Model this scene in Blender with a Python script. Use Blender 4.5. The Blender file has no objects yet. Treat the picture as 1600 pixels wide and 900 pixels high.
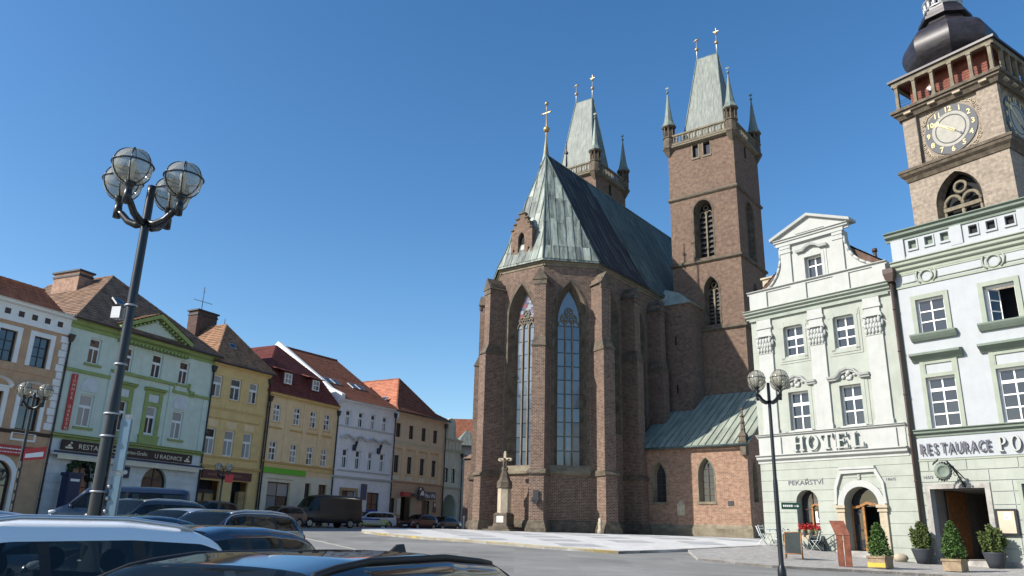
import bpy, math, random
import numpy as np
from mathutils import Matrix, Vector
random.seed(7)
SC = bpy.context.scene
COL = SC.collection
PI = math.pi
rad = math.radians

# ------------------------------------------------------------------ camera, sky, sun, exposure
F_PX, PITCH, ROLL, PCX, PCY = 1218.0, rad(17.27), rad(1.26), 812.7, 455.8
cam = bpy.data.cameras.new('camera'); co = bpy.data.objects.new('camera', cam); COL.objects.link(co)
cam.sensor_width = 36.0; cam.lens = F_PX / 1600 * 36
cam.shift_x = -(PCX - 800) / 1600; cam.shift_y = (PCY - 450) / 1600
cam.clip_start = 0.1; cam.clip_end = 6000
_cp, _sp, _c, _s = math.cos(PITCH), math.sin(PITCH), math.cos(ROLL), math.sin(ROLL)
_F = Vector((0, _cp, _sp)); _U = Vector((0, -_sp, _cp)); _X = Vector((1, 0, 0))
_R = _c * _X + _s * _U; _UP = -_s * _X + _c * _U
co.matrix_world = Matrix(((_R.x, _UP.x, -_F.x, 0), (_R.y, _UP.y, -_F.y, 0), (_R.z, _UP.z, -_F.z, 1.65), (0, 0, 0, 1)))
SC.camera = co
SUN_EL, SUN_AZ = rad(34), rad(250)      # azimuth of the sun, clockwise from +Y
w = bpy.data.worlds.new('World'); SC.world = w; w.use_nodes = True
nt = w.node_tree; bg = nt.nodes['Background']
sky = nt.nodes.new('ShaderNodeTexSky'); sky.sky_type = 'NISHITA'; sky.sun_disc = False
sky.sun_elevation = SUN_EL; sky.sun_rotation = SUN_AZ
sky.air_density = 1.0; sky.dust_density = 0.7; sky.ozone_density = 1.6; sky.altitude = 200
hs_ = nt.nodes.new('ShaderNodeHueSaturation'); hs_.inputs['Saturation'].default_value = 1.3
nt.links.new(sky.outputs[0], hs_.inputs['Color']); nt.links.new(hs_.outputs[0], bg.inputs[0]); bg.inputs[1].default_value = 0.128
sl = bpy.data.lights.new('sun', 'SUN'); sl.energy = 5.0; sl.angle = rad(0.53); sl.color = (1.0, 0.95, 0.87)
so = bpy.data.objects.new('sun', sl); COL.objects.link(so)
sv = Vector((math.sin(SUN_AZ) * math.cos(SUN_EL), math.cos(SUN_AZ) * math.cos(SUN_EL), math.sin(SUN_EL)))
so.rotation_euler = sv.to_track_quat('Z', 'Y').to_euler()
SC.view_settings.view_transform = 'Standard'; SC.view_settings.look = 'None'
SC.view_settings.exposure = 0.52; SC.view_settings.gamma = 1.0
SC.cycles.max_bounces = 6

# ------------------------------------------------------------------ helpers
ZOFF = {}
def zoff(p):
    while p and p.parent: p = p.parent
    return ZOFF.get(p.name, 0.0) if p else 0.0
class MB:
    def __init__(s): s.v = []; s.f = []; s.sm = []; s.M = Matrix(); s.cut = []
    def add(s, vs, fs, smooth=False):
        n = len(s.v); M = s.M; s.cut.append((n, len(s.f)))
        s.v += [tuple(M @ Vector(p)) for p in vs]
        s.f += [tuple(i + n for i in f) for f in fs]; s.sm += [smooth] * len(fs); return s
    def box(s, x0, x1, y0, y1, z0, z1):
        return s.add([(x0,y0,z0),(x1,y0,z0),(x1,y1,z0),(x0,y1,z0),(x0,y0,z1),(x1,y0,z1),(x1,y1,z1),(x0,y1,z1)],
              [(0,3,2,1),(4,5,6,7),(0,1,5,4),(1,2,6,5),(2,3,7,6),(3,0,4,7)])
    def hexa(s, b, t): return s.add(list(b) + list(t), [(0,3,2,1),(4,5,6,7),(0,1,5,4),(1,2,6,5),(2,3,7,6),(3,0,4,7)])
    def frus(s, cx, cy, z0, z1, a0, b0, a1, b1):
        return s.hexa([(cx-a0,cy-b0,z0),(cx+a0,cy-b0,z0),(cx+a0,cy+b0,z0),(cx-a0,cy+b0,z0)], [(cx-a1,cy-b1,z1),(cx+a1,cy-b1,z1),(cx+a1,cy+b1,z1),(cx-a1,cy+b1,z1)])
    def face(s, *p): return s.add(p, [tuple(range(len(p)))])
    def prism(s, poly, y0, y1):
        n = len(poly); vs = [(x,y0,z) for x,z in poly] + [(x,y1,z) for x,z in poly]
        return s.add(vs, [tuple(range(n)), tuple(range(2*n-1, n-1, -1))] + [(i, i+n, (i+1)%n+n, (i+1)%n) for i in range(n)])
    def plate(s, poly, z0, z1):
        n = len(poly); vs = [(x,y,z0) for x,y in poly] + [(x,y,z1) for x,y in poly]
        return s.add(vs, [tuple(range(n-1,-1,-1)), tuple(range(n, 2*n))] + [(i, (i+1)%n, (i+1)%n+n, i+n) for i in range(n)])
    def ext(s, prof, x0, x1):      # profile of (y, z) swept along x
        n = len(prof); vs = [(x0,y,z) for y,z in prof] + [(x1,y,z) for y,z in prof]
        return s.add(vs, [tuple(range(n)), tuple(range(2*n-1, n-1, -1))] + [(i, i+n, (i+1)%n+n, (i+1)%n) for i in range(n)])
    def lathe(s, prof, n=16, c=(0,0), smooth=True, ph=0.0, sx=1.0, sy=1.0):
        vs = []; fs = []
        for r, z in prof:
            for k in range(n):
                a = 2*PI*k/n + ph; vs.append((c[0]+sx*r*math.cos(a), c[1]+sy*r*math.sin(a), z))
        for i in range(len(prof)-1):
            for k in range(n):
                a = i*n+k; b = i*n+(k+1)%n; fs.append((a, b, b+n, a+n))
        fs.append(tuple(range(n-1,-1,-1))); m = (len(prof)-1)*n; fs.append(tuple(range(m, m+n)))
        return s.add(vs, fs, smooth)
    def tube(s, path, r, n=8, smooth=True, closed=False):
        P = [Vector(p) for p in path]; vs = []; fs = []; rs = r if isinstance(r, (list, tuple)) else [r]*len(P)
        L = len(P)
        for i, p in enumerate(P):
            a = P[(i-1) % L] if (closed or i > 0) else p; b = P[(i+1) % L] if (closed or i < L-1) else p
            t = (b - a).normalized(); u = t.orthogonal() if abs(t.z) > .95 else t.cross(Vector((0,0,1)))
            if abs(t.z) > .95: u = Vector((1,0,0)) - t*t.x
            u.normalize(); v = t.cross(u)
            for k in range(n):
                an = 2*PI*k/n; vs.append(tuple(p + (u*math.cos(an) + v*math.sin(an))*rs[i]))
        for i in range(L if closed else L-1):
            j = (i+1) % L
            for k in range(n): fs.append((i*n+k, i*n+(k+1)%n, j*n+(k+1)%n, j*n+k))
        if not closed: fs.append(tuple(range(n-1,-1,-1))); fs.append(tuple(range((L-1)*n, L*n)))
        return s.add(vs, fs, smooth)
    def sphere(s, c, r, n=12, m=8, sx=1, sy=1, sz=1):
        pr = [(r*math.sin(PI*i/m), -r*math.cos(PI*i/m)) for i in range(m+1)]
        vs = []; fs = []
        for rr, z in pr:
            for k in range(n):
                a = 2*PI*k/n; vs.append((c[0]+sx*rr*math.cos(a), c[1]+sy*rr*math.sin(a), c[2]+sz*z))
        for i in range(m):
            for k in range(n): a=i*n+k; b=i*n+(k+1)%n; fs.append((a,b,b+n,a+n))
        return s.add(vs, fs, True)
    def mesh(s, name, dz=0.0, loc=(0,0,0)):
        me = bpy.data.meshes.new(name)
        V = np.array(s.v, float).reshape(-1, 3) - np.array([loc[0], loc[1], loc[2] + dz])
        me.from_pydata(V.tolist(), [], s.f); me.update()
        me.polygons.foreach_set('use_smooth', np.array(s.sm, bool))
        # metric UVs by box projection
        nl = len(me.loops); uv = me.uv_layers.new(name='UVMap')
        no = np.zeros(len(me.polygons)*3); me.polygons.foreach_get('normal', no); no = no.reshape(-1, 3)
        lt = np.zeros(len(me.polygons), int); me.polygons.foreach_get('loop_total', lt)
        vi = np.zeros(nl, int); me.loops.foreach_get('vertex_index', vi)
        N = np.repeat(no, lt, axis=0); P = V[vi] + np.array([0, 0, dz])
        h = np.hypot(N[:,0], N[:,1]); flat = h < 1e-4
        tx = np.where(flat, 1, -N[:,1]/np.maximum(h,1e-6)); ty = np.where(flat, 0, N[:,0]/np.maximum(h,1e-6))
        U = P[:,0]*tx + P[:,1]*ty
        dn = np.where(flat, 0, h); # distance up the slope
        Vv = np.where(flat, P[:,1], np.where(np.abs(N[:,2]) > .15, (P[:,0]*(-N[:,0]) + P[:,1]*(-N[:,1]))/np.maximum(h,1e-6)*np.abs(N[:,2])*np.sign(N[:,2]) + P[:,2]*h, P[:,2]))
        uv.data.foreach_set('uv', np.stack([U, Vv], 1).ravel())
        return me
    def split(s, name, mat, parent=None):
        out = []
        for k, (v0, f0) in enumerate(s.cut):
            v1, f1 = s.cut[k+1] if k+1 < len(s.cut) else (len(s.v), len(s.f))
            q = MB(); q.v = s.v[v0:v1]; q.f = [tuple(i-v0 for i in f) for f in s.f[f0:f1]]; q.sm = s.sm[f0:f1]; out.append(q.build(name, mat, parent))
        return out[0]
    def build(s, name, mat, parent=None, loc=None):
        loc = loc or (0,0,0)
        dz = zoff(parent)
        me = s.mesh(name, dz, loc); me.materials.append(mat)
        o = bpy.data.objects.new(name, me); COL.objects.link(o)
        if parent: o.parent = parent
        o.location = loc; return o

def ring(mb, x0, x1, y0, y1, prof):
    """moulding carried round a rectangle with mitred corners; profile of (projection, z)"""
    n = len(prof); vs = []
    for p, z in prof: vs += [(x0-p,y0-p,z),(x1+p,y0-p,z),(x1+p,y1+p,z),(x0-p,y1+p,z)]
    fs = [(i*4+k, i*4+(k+1)%4, ((i+1)%n)*4+(k+1)%4, ((i+1)%n)*4+k) for i in range(n) for k in range(4)]
    return mb.add(vs, fs)
def chaikin(P, it=2):
    for _ in range(it):
        Q = [P[0]]
        for a, b in zip(P[:-1], P[1:]): Q += [tuple(a[i]*.75+b[i]*.25 for i in (0,1)), tuple(a[i]*.25+b[i]*.75 for i in (0,1))]
        P = Q+[P[-1]]
    return P
def thing(name, label, cat, loc=(0,0,0), rotz=0.0, group=None):
    o = bpy.data.objects.new(name, None); COL.objects.link(o); o.empty_display_size = .2
    o.location = loc; o.rotation_euler = (0,0,rotz); tag(o, label, cat, group); return o
def tag(o, label, cat, group=None):
    o['label'] = label; o['category'] = cat
    if group: o['group'] = group
    return o
def struct(o): o['kind'] = 'structure'; return o
def inst(o, parent, loc, rotz=0.0):          # copy of a part (and its sub-parts) sharing mesh data
    c = o.copy(); COL.objects.link(c); c.parent = parent; c.location = loc
    for ch in o.children:
        d = ch.copy(); COL.objects.link(d); d.parent = c
    return c
def copy_tree(o, parent=None):
    c = o.copy(); COL.objects.link(c); c.parent = parent
    for ch in o.children: copy_tree(ch, c)
    return c

# ------------------------------------------------------------------ materials
MATS = {}
def _new(name):
    m = bpy.data.materials.new(name); m.use_nodes = True; nt = m.node_tree
    return m, nt, nt.nodes['Principled BSDF']
def _n(nt, t, **kw):
    n = nt.nodes.new(t)
    for k, v in kw.items(): setattr(n, k, v)
    return n
def mat(name, col, rough=.8, var=.12, scale=1.5, bump=.0, bscale=40., metal=0., spec=.3, col2=None, streak=0., coat=0., s2=.35):
    if name in MATS: return MATS[name]
    m, nt, b = _new(name); L = nt.links.new
    b.inputs['Roughness'].default_value = rough; b.inputs['Metallic'].default_value = metal
    b.inputs['Specular IOR Level'].default_value = spec; b.inputs['Coat Weight'].default_value = coat; b.inputs['Coat Roughness'].default_value = .04
    col = tuple(col)
    if var > 0 or col2:
        tc = _n(nt, 'ShaderNodeTexCoord'); uv = tc.outputs['UV']
        n1 = _n(nt, 'ShaderNodeTexNoise'); n1.inputs['Scale'].default_value = scale; n1.inputs['Detail'].default_value = 6; n1.inputs['Roughness'].default_value = .65
        L(uv, n1.inputs['Vector'])
        r = _n(nt, 'ShaderNodeValToRGB'); c2 = col2 or tuple(max(0, c*(1-var*2)) for c in col)
        c3 = tuple(min(1, c*(1+var)) for c in col)
        r.color_ramp.elements[0].position = s2; r.color_ramp.elements[0].color = (*c2, 1)
        r.color_ramp.elements[1].position = 1-s2+.02; r.color_ramp.elements[1].color = (*c3, 1)
        L(n1.outputs[0], r.inputs[0]); out = r.outputs[0]
        if streak > 0:      # rain-washed dirt running down
            mp = _n(nt, 'ShaderNodeMapping'); mp.inputs['Scale'].default_value = (2.2, .12, 1); L(uv, mp.inputs[0])
            n2 = _n(nt, 'ShaderNodeTexNoise'); n2.inputs['Scale'].default_value = 2.5; n2.inputs['Detail'].default_value = 5; L(mp.outputs[0], n2.inputs['Vector'])
            r2 = _n(nt, 'ShaderNodeValToRGB'); r2.color_ramp.elements[0].position = .5; r2.color_ramp.elements[1].position = .75; L(n2.outputs[0], r2.inputs[0])
            mx = _n(nt, 'ShaderNodeMixRGB', blend_type='MULTIPLY'); mx.inputs[2].default_value = (.62,.58,.52,1)
            ml = _n(nt, 'ShaderNodeMath', operation='MULTIPLY'); ml.inputs[1].default_value = streak; L(r2.outputs[0], ml.inputs[0]); L(ml.outputs[0], mx.inputs[0])
            L(out, mx.inputs[1]); out = mx.outputs[0]
        L(out, b.inputs['Base Color'])
        if bump > 0:
            n3 = _n(nt, 'ShaderNodeTexNoise'); n3.inputs['Scale'].default_value = bscale; n3.inputs['Detail'].default_value = 4; L(uv, n3.inputs['Vector'])
            bp = _n(nt, 'ShaderNodeBump'); bp.inputs['Strength'].default_value = bump; bp.inputs['Distance'].default_value = .05; L(n3.outputs[0], bp.inputs['Height']); L(bp.outputs[0], b.inputs['Normal'])
    else: b.inputs['Base Color'].default_value = (*col, 1)
    MATS[name] = m; return m
def brick(name, c1, c2, mortar, bw=.30, bh=.095, msize=.014, patch=.5, patchcol=(.085,.06,.052), bump=.4, off=.5):
    m, nt, b = _new(name); L = nt.links.new
    b.inputs['Roughness'].default_value = .9; b.inputs['Specular IOR Level'].default_value = .15
    tc = _n(nt, 'ShaderNodeTexCoord'); uv = tc.outputs['UV']
    br = _n(nt, 'ShaderNodeTexBrick'); br.offset = off
    br.inputs['Scale'].default_value = 1; br.inputs['Brick Width'].default_value = bw; br.inputs['Row Height'].default_value = bh
    br.inputs['Mortar Size'].default_value = msize; br.inputs['Mortar Smooth'].default_value = .2; br.inputs['Bias'].default_value = -.1
    br.inputs['Color1'].default_value = (*c1,1); br.inputs['Color2'].default_value = (*c2,1); br.inputs['Mortar'].default_value = (*mortar,1)
    L(uv, br.inputs['Vector'])
    n1 = _n(nt, 'ShaderNodeTexNoise'); n1.inputs['Scale'].default_value = .22; n1.inputs['Detail'].default_value = 8; n1.inputs['Roughness'].default_value = .7; L(uv, n1.inputs['Vector'])
    r = _n(nt, 'ShaderNodeValToRGB'); r.color_ramp.elements[0].position = .45; r.color_ramp.elements[1].position = .72; L(n1.outputs[0], r.inputs[0])
    ml = _n(nt, 'ShaderNodeMath', operation='MULTIPLY'); ml.inputs[1].default_value = patch; L(r.outputs[0], ml.inputs[0])
    mx = _n(nt, 'ShaderNodeMixRGB'); mx.inputs[2].default_value = (*patchcol,1); L(ml.outputs[0], mx.inputs[0]); L(br.outputs['Color'], mx.inputs[1])
    n2 = _n(nt, 'ShaderNodeTexNoise'); n2.inputs['Scale'].default_value = 3.2; n2.inputs['Detail'].default_value = 5; L(uv, n2.inputs['Vector'])
    r2 = _n(nt, 'ShaderNodeValToRGB'); r2.color_ramp.elements[0].color = (.66,.64,.66,1); r2.color_ramp.elements[1].color = (1.25,1.22,1.18,1); r2.color_ramp.elements[0].position=.3; r2.color_ramp.elements[1].position=.7; L(n2.outputs[0], r2.inputs[0])
    m2 = _n(nt, 'ShaderNodeMixRGB', blend_type='MULTIPLY'); m2.inputs[0].default_value = .8; L(mx.outputs[0], m2.inputs[1]); L(r2.outputs[0], m2.inputs[2])
    L(m2.outputs[0], b.inputs['Base Color'])
    bp = _n(nt, 'ShaderNodeBump'); bp.inputs['Strength'].default_value = bump; bp.inputs['Distance'].default_value = .02; bp.invert = True
    L(br.outputs['Fac'], bp.inputs['Height']); L(bp.outputs[0], b.inputs['Normal'])
    MATS[name] = m; return m
def copper(name, c_lo, c_hi, rough=.55, streaky=.6, scale=1.2):
    m, nt, b = _new(name); L = nt.links.new
    b.inputs['Roughness'].default_value = rough; b.inputs['Specular IOR Level'].default_value = .35
    tc = _n(nt, 'ShaderNodeTexCoord'); uv = tc.outputs['UV']
    mp = _n(nt, 'ShaderNodeMapping'); mp.inputs['Scale'].default_value = (1.8, .28, 1); L(uv, mp.inputs[0])
    n1 = _n(nt, 'ShaderNodeTexNoise'); n1.inputs['Scale'].default_value = scale; n1.inputs['Detail'].default_value = 7; n1.inputs['Roughness'].default_value = .65; L(mp.outputs[0], n1.inputs['Vector'])
    r = _n(nt, 'ShaderNodeValToRGB'); r.color_ramp.elements[0].position = .36; r.color_ramp.elements[1].position = .62
    r.color_ramp.elements[0].color = (*c_lo,1); r.color_ramp.elements[1].color = (*c_hi,1); L(n1.outputs[0], r.inputs[0])
    br = _n(nt, 'ShaderNodeTexBrick'); br.offset = .5; br.inputs['Scale'].default_value = 1; br.inputs['Brick Width'].default_value = .62; br.inputs['Row Height'].default_value = 1.9; br.inputs['Mortar Size'].default_value = .012
    br.inputs['Color1'].default_value = (.62,.62,.64,1); br.inputs['Color2'].default_value = (1.2,1.2,1.15,1); br.inputs['Mortar'].default_value = (.6,.6,.6,1); L(uv, br.inputs['Vector'])
    mx = _n(nt, 'ShaderNodeMixRGB', blend_type='MULTIPLY'); mx.inputs[0].default_value = streaky; L(r.outputs[0], mx.inputs[1]); L(br.outputs['Color'], mx.inputs[2])
    L(mx.outputs[0], b.inputs['Base Color'])
    bp = _n(nt, 'ShaderNodeBump'); bp.inputs['Strength'].default_value = .25; bp.inputs['Distance'].default_value = .05; L(n1.outputs[0], bp.inputs['Height']); L(bp.outputs[0], b.inputs['Normal'])
    MATS[name] = m; return m
def glass(name, col, rough=.04, spec=.5, var=0., ior=1.52):
    m, nt, b = _new(name); L = nt.links.new
    b.inputs['Roughness'].default_value = rough; b.inputs['Specular IOR Level'].default_value = spec; b.inputs['IOR'].default_value = ior
    if var:
        oi = _n(nt, 'ShaderNodeObjectInfo'); mx = _n(nt, 'ShaderNodeMixRGB'); mx.inputs[1].default_value = (*col,1); mx.inputs[2].default_value = (*[min(1,c+var) for c in col],1)
        L(oi.outputs['Random'], mx.inputs[0]); L(mx.outputs[0], b.inputs['Base Color'])
        tc = _n(nt, 'ShaderNodeTexCoord'); n3 = _n(nt, 'ShaderNodeTexNoise'); n3.inputs['Scale'].default_value = 1.3; L(tc.outputs['UV'], n3.inputs['Vector'])
        bp = _n(nt, 'ShaderNodeBump'); bp.inputs['Strength'].default_value = .12; bp.inputs['Distance'].default_value = .08; L(n3.outputs[0], bp.inputs['Height']); L(bp.outputs[0], b.inputs['Normal'])
    else: b.inputs['Base Color'].default_value = (*col, 1)
    MATS[name] = m; return m
def paint(name, col, rough=.22, metal=0., coat=.8):
    return mat(name, col, rough=rough, var=0, metal=metal, spec=.5, coat=coat)

M_ = MATS
brick('church_brick', (.165,.10,.073), (.082,.049,.038), (.27,.225,.18), msize=.016, bh=.11, bw=.32)
brick('tower_brick', (.185,.118,.086), (.12,.075,.057), (.225,.185,.14), patch=.4, bh=.11, bw=.32)
brick('chapel_brick', (.32,.19,.13), (.22,.13,.09), (.34,.26,.195), patch=.25, bh=.11, bw=.32)
mat('sandstone', (.20,.17,.12), var=.18, bump=.4, bscale=9, streak=.5, scale=1.2)
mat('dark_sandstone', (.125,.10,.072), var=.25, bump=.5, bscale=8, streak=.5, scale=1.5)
mat('pale_sandstone', (.44,.37,.27), var=.12, bump=.3, bscale=9, streak=.3)
mat('grey_stone', (.36,.34,.31), var=.2, bump=.3, bscale=12)
brick('ashlar', (.315,.268,.215), (.245,.207,.165), (.235,.20,.162), bw=.9, bh=.36, msize=.012, patch=.3, patchcol=(.26,.21,.17), bump=.25)
copper('copper_green', (.085,.11,.10), (.21,.255,.22))
copper('copper_apse', (.07,.08,.074), (.28,.32,.275), streaky=.5, scale=1.9)
copper('copper_apse_pale', (.19,.22,.19), (.38,.42,.36), streaky=.4, scale=2.2)
copper('copper_apse_dark', (.045,.05,.048), (.16,.185,.165), streaky=.5, scale=2.2)
copper('copper_shaded_worn', (.022,.026,.03), (.07,.08,.085), rough=.7)
copper('copper_mid_worn', (.06,.085,.082), (.13,.175,.165), rough=.65)
copper('copper_shaded', (.014,.016,.02), (.038,.044,.05), rough=.7)  # shade of the right choir slope put into both dark copper tones
copper('copper_mid', (.045,.068,.068), (.10,.14,.132), rough=.65)
copper('copper_slate', (.10,.115,.105), (.205,.23,.20), streaky=.35, scale=3.)
copper('copper_pale', (.20,.225,.18), (.33,.35,.285), streaky=.3)
mat('lead_dark', (.055,.05,.06), rough=.38, var=.25, metal=.35, spec=.6, scale=2.)
mat('gold', (.42,.30,.14), rough=.5, var=0, metal=.7)
mat('gold_paint', (.78,.60,.28), rough=.5, var=0)
mat('iron_black', (.008,.010,.013), rough=.34, var=0, spec=.5)
mat('dark_metal', (.05,.052,.055), rough=.5, var=.1, metal=.3)
mat('zinc', (.42,.43,.44), rough=.45, var=.12, metal=.6)
mat('brown_metal', (.065,.042,.036), rough=.5, var=.1)
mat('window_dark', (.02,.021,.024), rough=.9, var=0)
glass('pane_glass', (.012,.016,.023), var=.02, ior=1.72)
glass('pane_curtain', (.25,.245,.24), rough=.12, var=.1)
glass('church_glass', (.06,.085,.115), rough=.14, spec=.7, var=.06, ior=1.9)
mat('white_paint', (.78,.77,.74), rough=.6, var=.04)
mat('asphalt', (.225,.22,.205), rough=.92, var=.15, scale=.22, bump=.25, bscale=30)
mat('plaza_stone', (.54,.53,.505), rough=.85, var=.08, scale=.8, bump=.2, bscale=12)
mat('plaza_grey', (.37,.37,.365), rough=.88, var=.1, scale=1., bump=.2, bscale=12)
mat('kerb_stone', (.50,.39,.17), rough=.85, var=.15, scale=2.)
mat('granite_kerb', (.36,.33,.29), rough=.85, var=.2, scale=2.)
brick('setts', (.42,.41,.385), (.34,.33,.31), (.27,.255,.235), bw=.11, bh=.11, msize=.012, patch=.1, bump=.5)
mat('road_line', (.46,.44,.37), rough=.8, var=.2, scale=3.)

# ------------------------------------------------------------------ ground surface (thin-plate spline through levelled points)
GP = np.array([(0,0,0),(-10,0,0),(10,0,-.1),(0,-30,-.5),(0,10,.25),(-8,12,.35),(8,14,.3),(0,25,.72),(10,25,.5),(20,22,.4),(17.5,35,.72),(22,29.7,.7),(26,25,.65),
 (12.6,40.8,1.42),(14.5,45,1.5),(3,58,1.7),(-4,62,1.8),(-10,50,1.55),(-20,45,1.7),(-28,47,1.8),(-20,63,1.8),(-8,84,1.8),(-18,30,1.1),(-34,34,1.6),(20,70,1.6),
 (-50,40,1.8),(50,20,.8),(40,60,1.5),(0,110,1.9),(-40,0,.3),(-40,110,1.9)], float)
def _ph(r): return np.where(r > 0, r*r*np.log(r+1e-9), 0)
_n0 = len(GP); _A = np.zeros((_n0+3, _n0+3)); _A[:_n0,:_n0] = _ph(np.hypot(GP[:,None,0]-GP[None,:,0], GP[:,None,1]-GP[None,:,1])) + np.eye(_n0)*6
_A[:_n0,_n0] = 1; _A[:_n0,_n0+1:] = GP[:,:2]; _A[_n0,:_n0] = 1; _A[_n0+1:,:_n0] = GP[:,:2].T
_W = np.linalg.solve(_A, np.r_[GP[:,2],0,0,0])
def gz(x, y):
    x = min(max(x, -60), 60); y = min(max(y, -30), 120)
    return float(_ph(np.hypot(GP[:,0]-x, GP[:,1]-y)) @ _W[:_n0] + _W[_n0] + _W[_n0+1]*x + _W[_n0+2]*y)

gm = MB(); xs = [-3000,-400,-120] + list(range(-60,61,2)) + [120,400,3000]; ys = [-3000,-400,-90] + list(range(-30,121,2)) + [200,500,3000]
gm.add([(x,y,gz(x,y)) for y in ys for x in xs], [(j*len(xs)+i, j*len(xs)+i+1, (j+1)*len(xs)+i+1, (j+1)*len(xs)+i) for j in range(len(ys)-1) for i in range(len(xs)-1)], True)
struct(gm.build('road', M_['asphalt']))

def drape(poly, off, name, m, step=1.0, skirt=.0):
    """polygon laid on the ground as a clipped grid of cells"""
    def clip(P, ax, v, keep_gt):
        out = []
        for i in range(len(P)):
            a, b = P[i-1], P[i]; ia = (a[ax] >= v) == keep_gt or a[ax] == v; ib = (b[ax] >= v) == keep_gt or b[ax] == v
            if ia != ib: t = (v-a[ax])/(b[ax]-a[ax]); out.append((a[0]+(b[0]-a[0])*t, a[1]+(b[1]-a[1])*t))
            if ib: out.append(b)
        return out
    mb = MB(); X = [p[0] for p in poly]; x = math.floor(min(X)/step)*step
    while x < max(X):
        S = clip(clip(poly, 0, x, True), 0, x+step, False)
        if len(S) > 2:
            Y = [p[1] for p in S]; y = math.floor(min(Y)/step)*step
            while y < max(Y):
                Q = clip(clip(S, 1, y, True), 1, y+step, False)
                Q = [q for i, q in enumerate(Q) if math.hypot(q[0]-Q[i-1][0], q[1]-Q[i-1][1]) > 1e-5]
                if len(Q) > 2: mb.add([(a, b, gz(a,b)+off) for a, b in Q], [tuple(range(len(Q)))])
                y += step
        x += step
    if skirt:
        for i in range(len(poly)):
            a, b = poly[i-1], poly[i]; n = max(1, int(math.hypot(b[0]-a[0], b[1]-a[1])/step))
            for k in range(n):
                p = [a[j]+(b[j]-a[j])*k/n for j in (0,1)]; q = [a[j]+(b[j]-a[j])*(k+1)/n for j in (0,1)]
                mb.add([(p[0],p[1],gz(*p)-.05),(q[0],q[1],gz(*q)-.05),(q[0],q[1],gz(*q)+off),(p[0],p[1],gz(*p)+off)], [(0,1,2,3)])
    return struct(mb.build(name, m))
def curb(path, wdt, h, name, m, seglen=1.0, gap=.012):
    """kerb of separate stones, each its own object"""
    first = struct(bpy.data.objects.new(name, None)); COL.objects.link(first)
    for a, b in zip(path[:-1], path[1:]):
        L = math.hypot(b[0]-a[0], b[1]-a[1]); n = max(1, round(L/seglen)); d = ((b[0]-a[0])/L, (b[1]-a[1])/L); nn = (-d[1], d[0])
        for k in range(n):
            s0 = L*k/n + gap/2; s1 = L*(k+1)/n - gap/2; P = []
            for s_, t_ in ((s0,0),(s1,0),(s1,wdt),(s0,wdt)): P.append((a[0]+d[0]*s_+nn[0]*t_, a[1]+d[1]*s_+nn[1]*t_))
            j = random.uniform(-.006,.006)
            mb = MB(); mb.hexa([(x,y,gz(x,y)-.1) for x,y in P], [(x,y,gz(x,y)+h+j) for x,y in P])
            mb.build('kerb_stone', m, first)
    return first

# ------------------------------------------------------------------ walls with real openings
def arch_pts(x0, x1, zs, z1, kind, n=8):
    c = (x0+x1)/2; hw = (x1-x0)/2; r = z1-zs
    if not kind: return [(x0,z1),(x1,z1)]
    if kind == 'point':
        R = (hw*hw+r*r)/(2*hw); a1 = math.asin(min(1, r/R))
        rt = [(c+hw-R+R*math.cos(a1*i/n), zs+R*math.sin(a1*i/n)) for i in range(n+1)]
        return [(2*c-x, z) for x, z in rt] + rt[-2::-1]
    return [(c-hw*math.cos(PI*i/(2*n)), zs+r*math.sin(PI*i/(2*n))) for i in range(2*n+1)]   # round / elliptic
class Hole:
    def __init__(s, x0, x1, z0, z1, kind=None, rise=0.0, k=1.0, rev=.25, kz=None):
        s.x0,s.x1,s.z0,s.z1,s.kind,s.rise,s.k,s.rev = x0,x1,z0,z1,kind,rise,k,rev; s.kz = kz if kz is not None else (k if k != 1 else 1)
        s.zs = z1-rise if kind else z1
    def outline(s, n=8): return [(s.x0,s.z0)] + ([(s.x0,s.zs)] if s.kind else []) + [p for p in arch_pts(s.x0,s.x1,s.zs,s.z1,s.kind,n)][(1 if s.kind else 0):(-1 if s.kind else None)] + ([(s.x1,s.zs)] if s.kind else []) + [(s.x1,s.z0)]
    def inner(s, n=8):
        c = (s.x0+s.x1)/2
        return [(c+(x-c)*s.k, s.z0+(1-s.kz)*.25+(z-s.z0)*s.kz) for x, z in s.outline(n)]
    def xat(s, z):
        if z < s.z0 or z > s.z1: return None
        if not s.kind or z <= s.zs: return (s.x0, s.x1)
        P = arch_pts(s.x0,s.x1,s.zs,s.z1,s.kind,10); P = P[:len(P)//2+1]
        for a, b in zip(P[:-1], P[1:]):
            if a[1] <= z <= b[1]+1e-9: t = (z-a[1])/max(1e-9,b[1]-a[1]); x = a[0]+(b[0]-a[0])*t; return (x, s.x0+s.x1-x)
        c = (s.x0+s.x1)/2; return (c, c)
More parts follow.
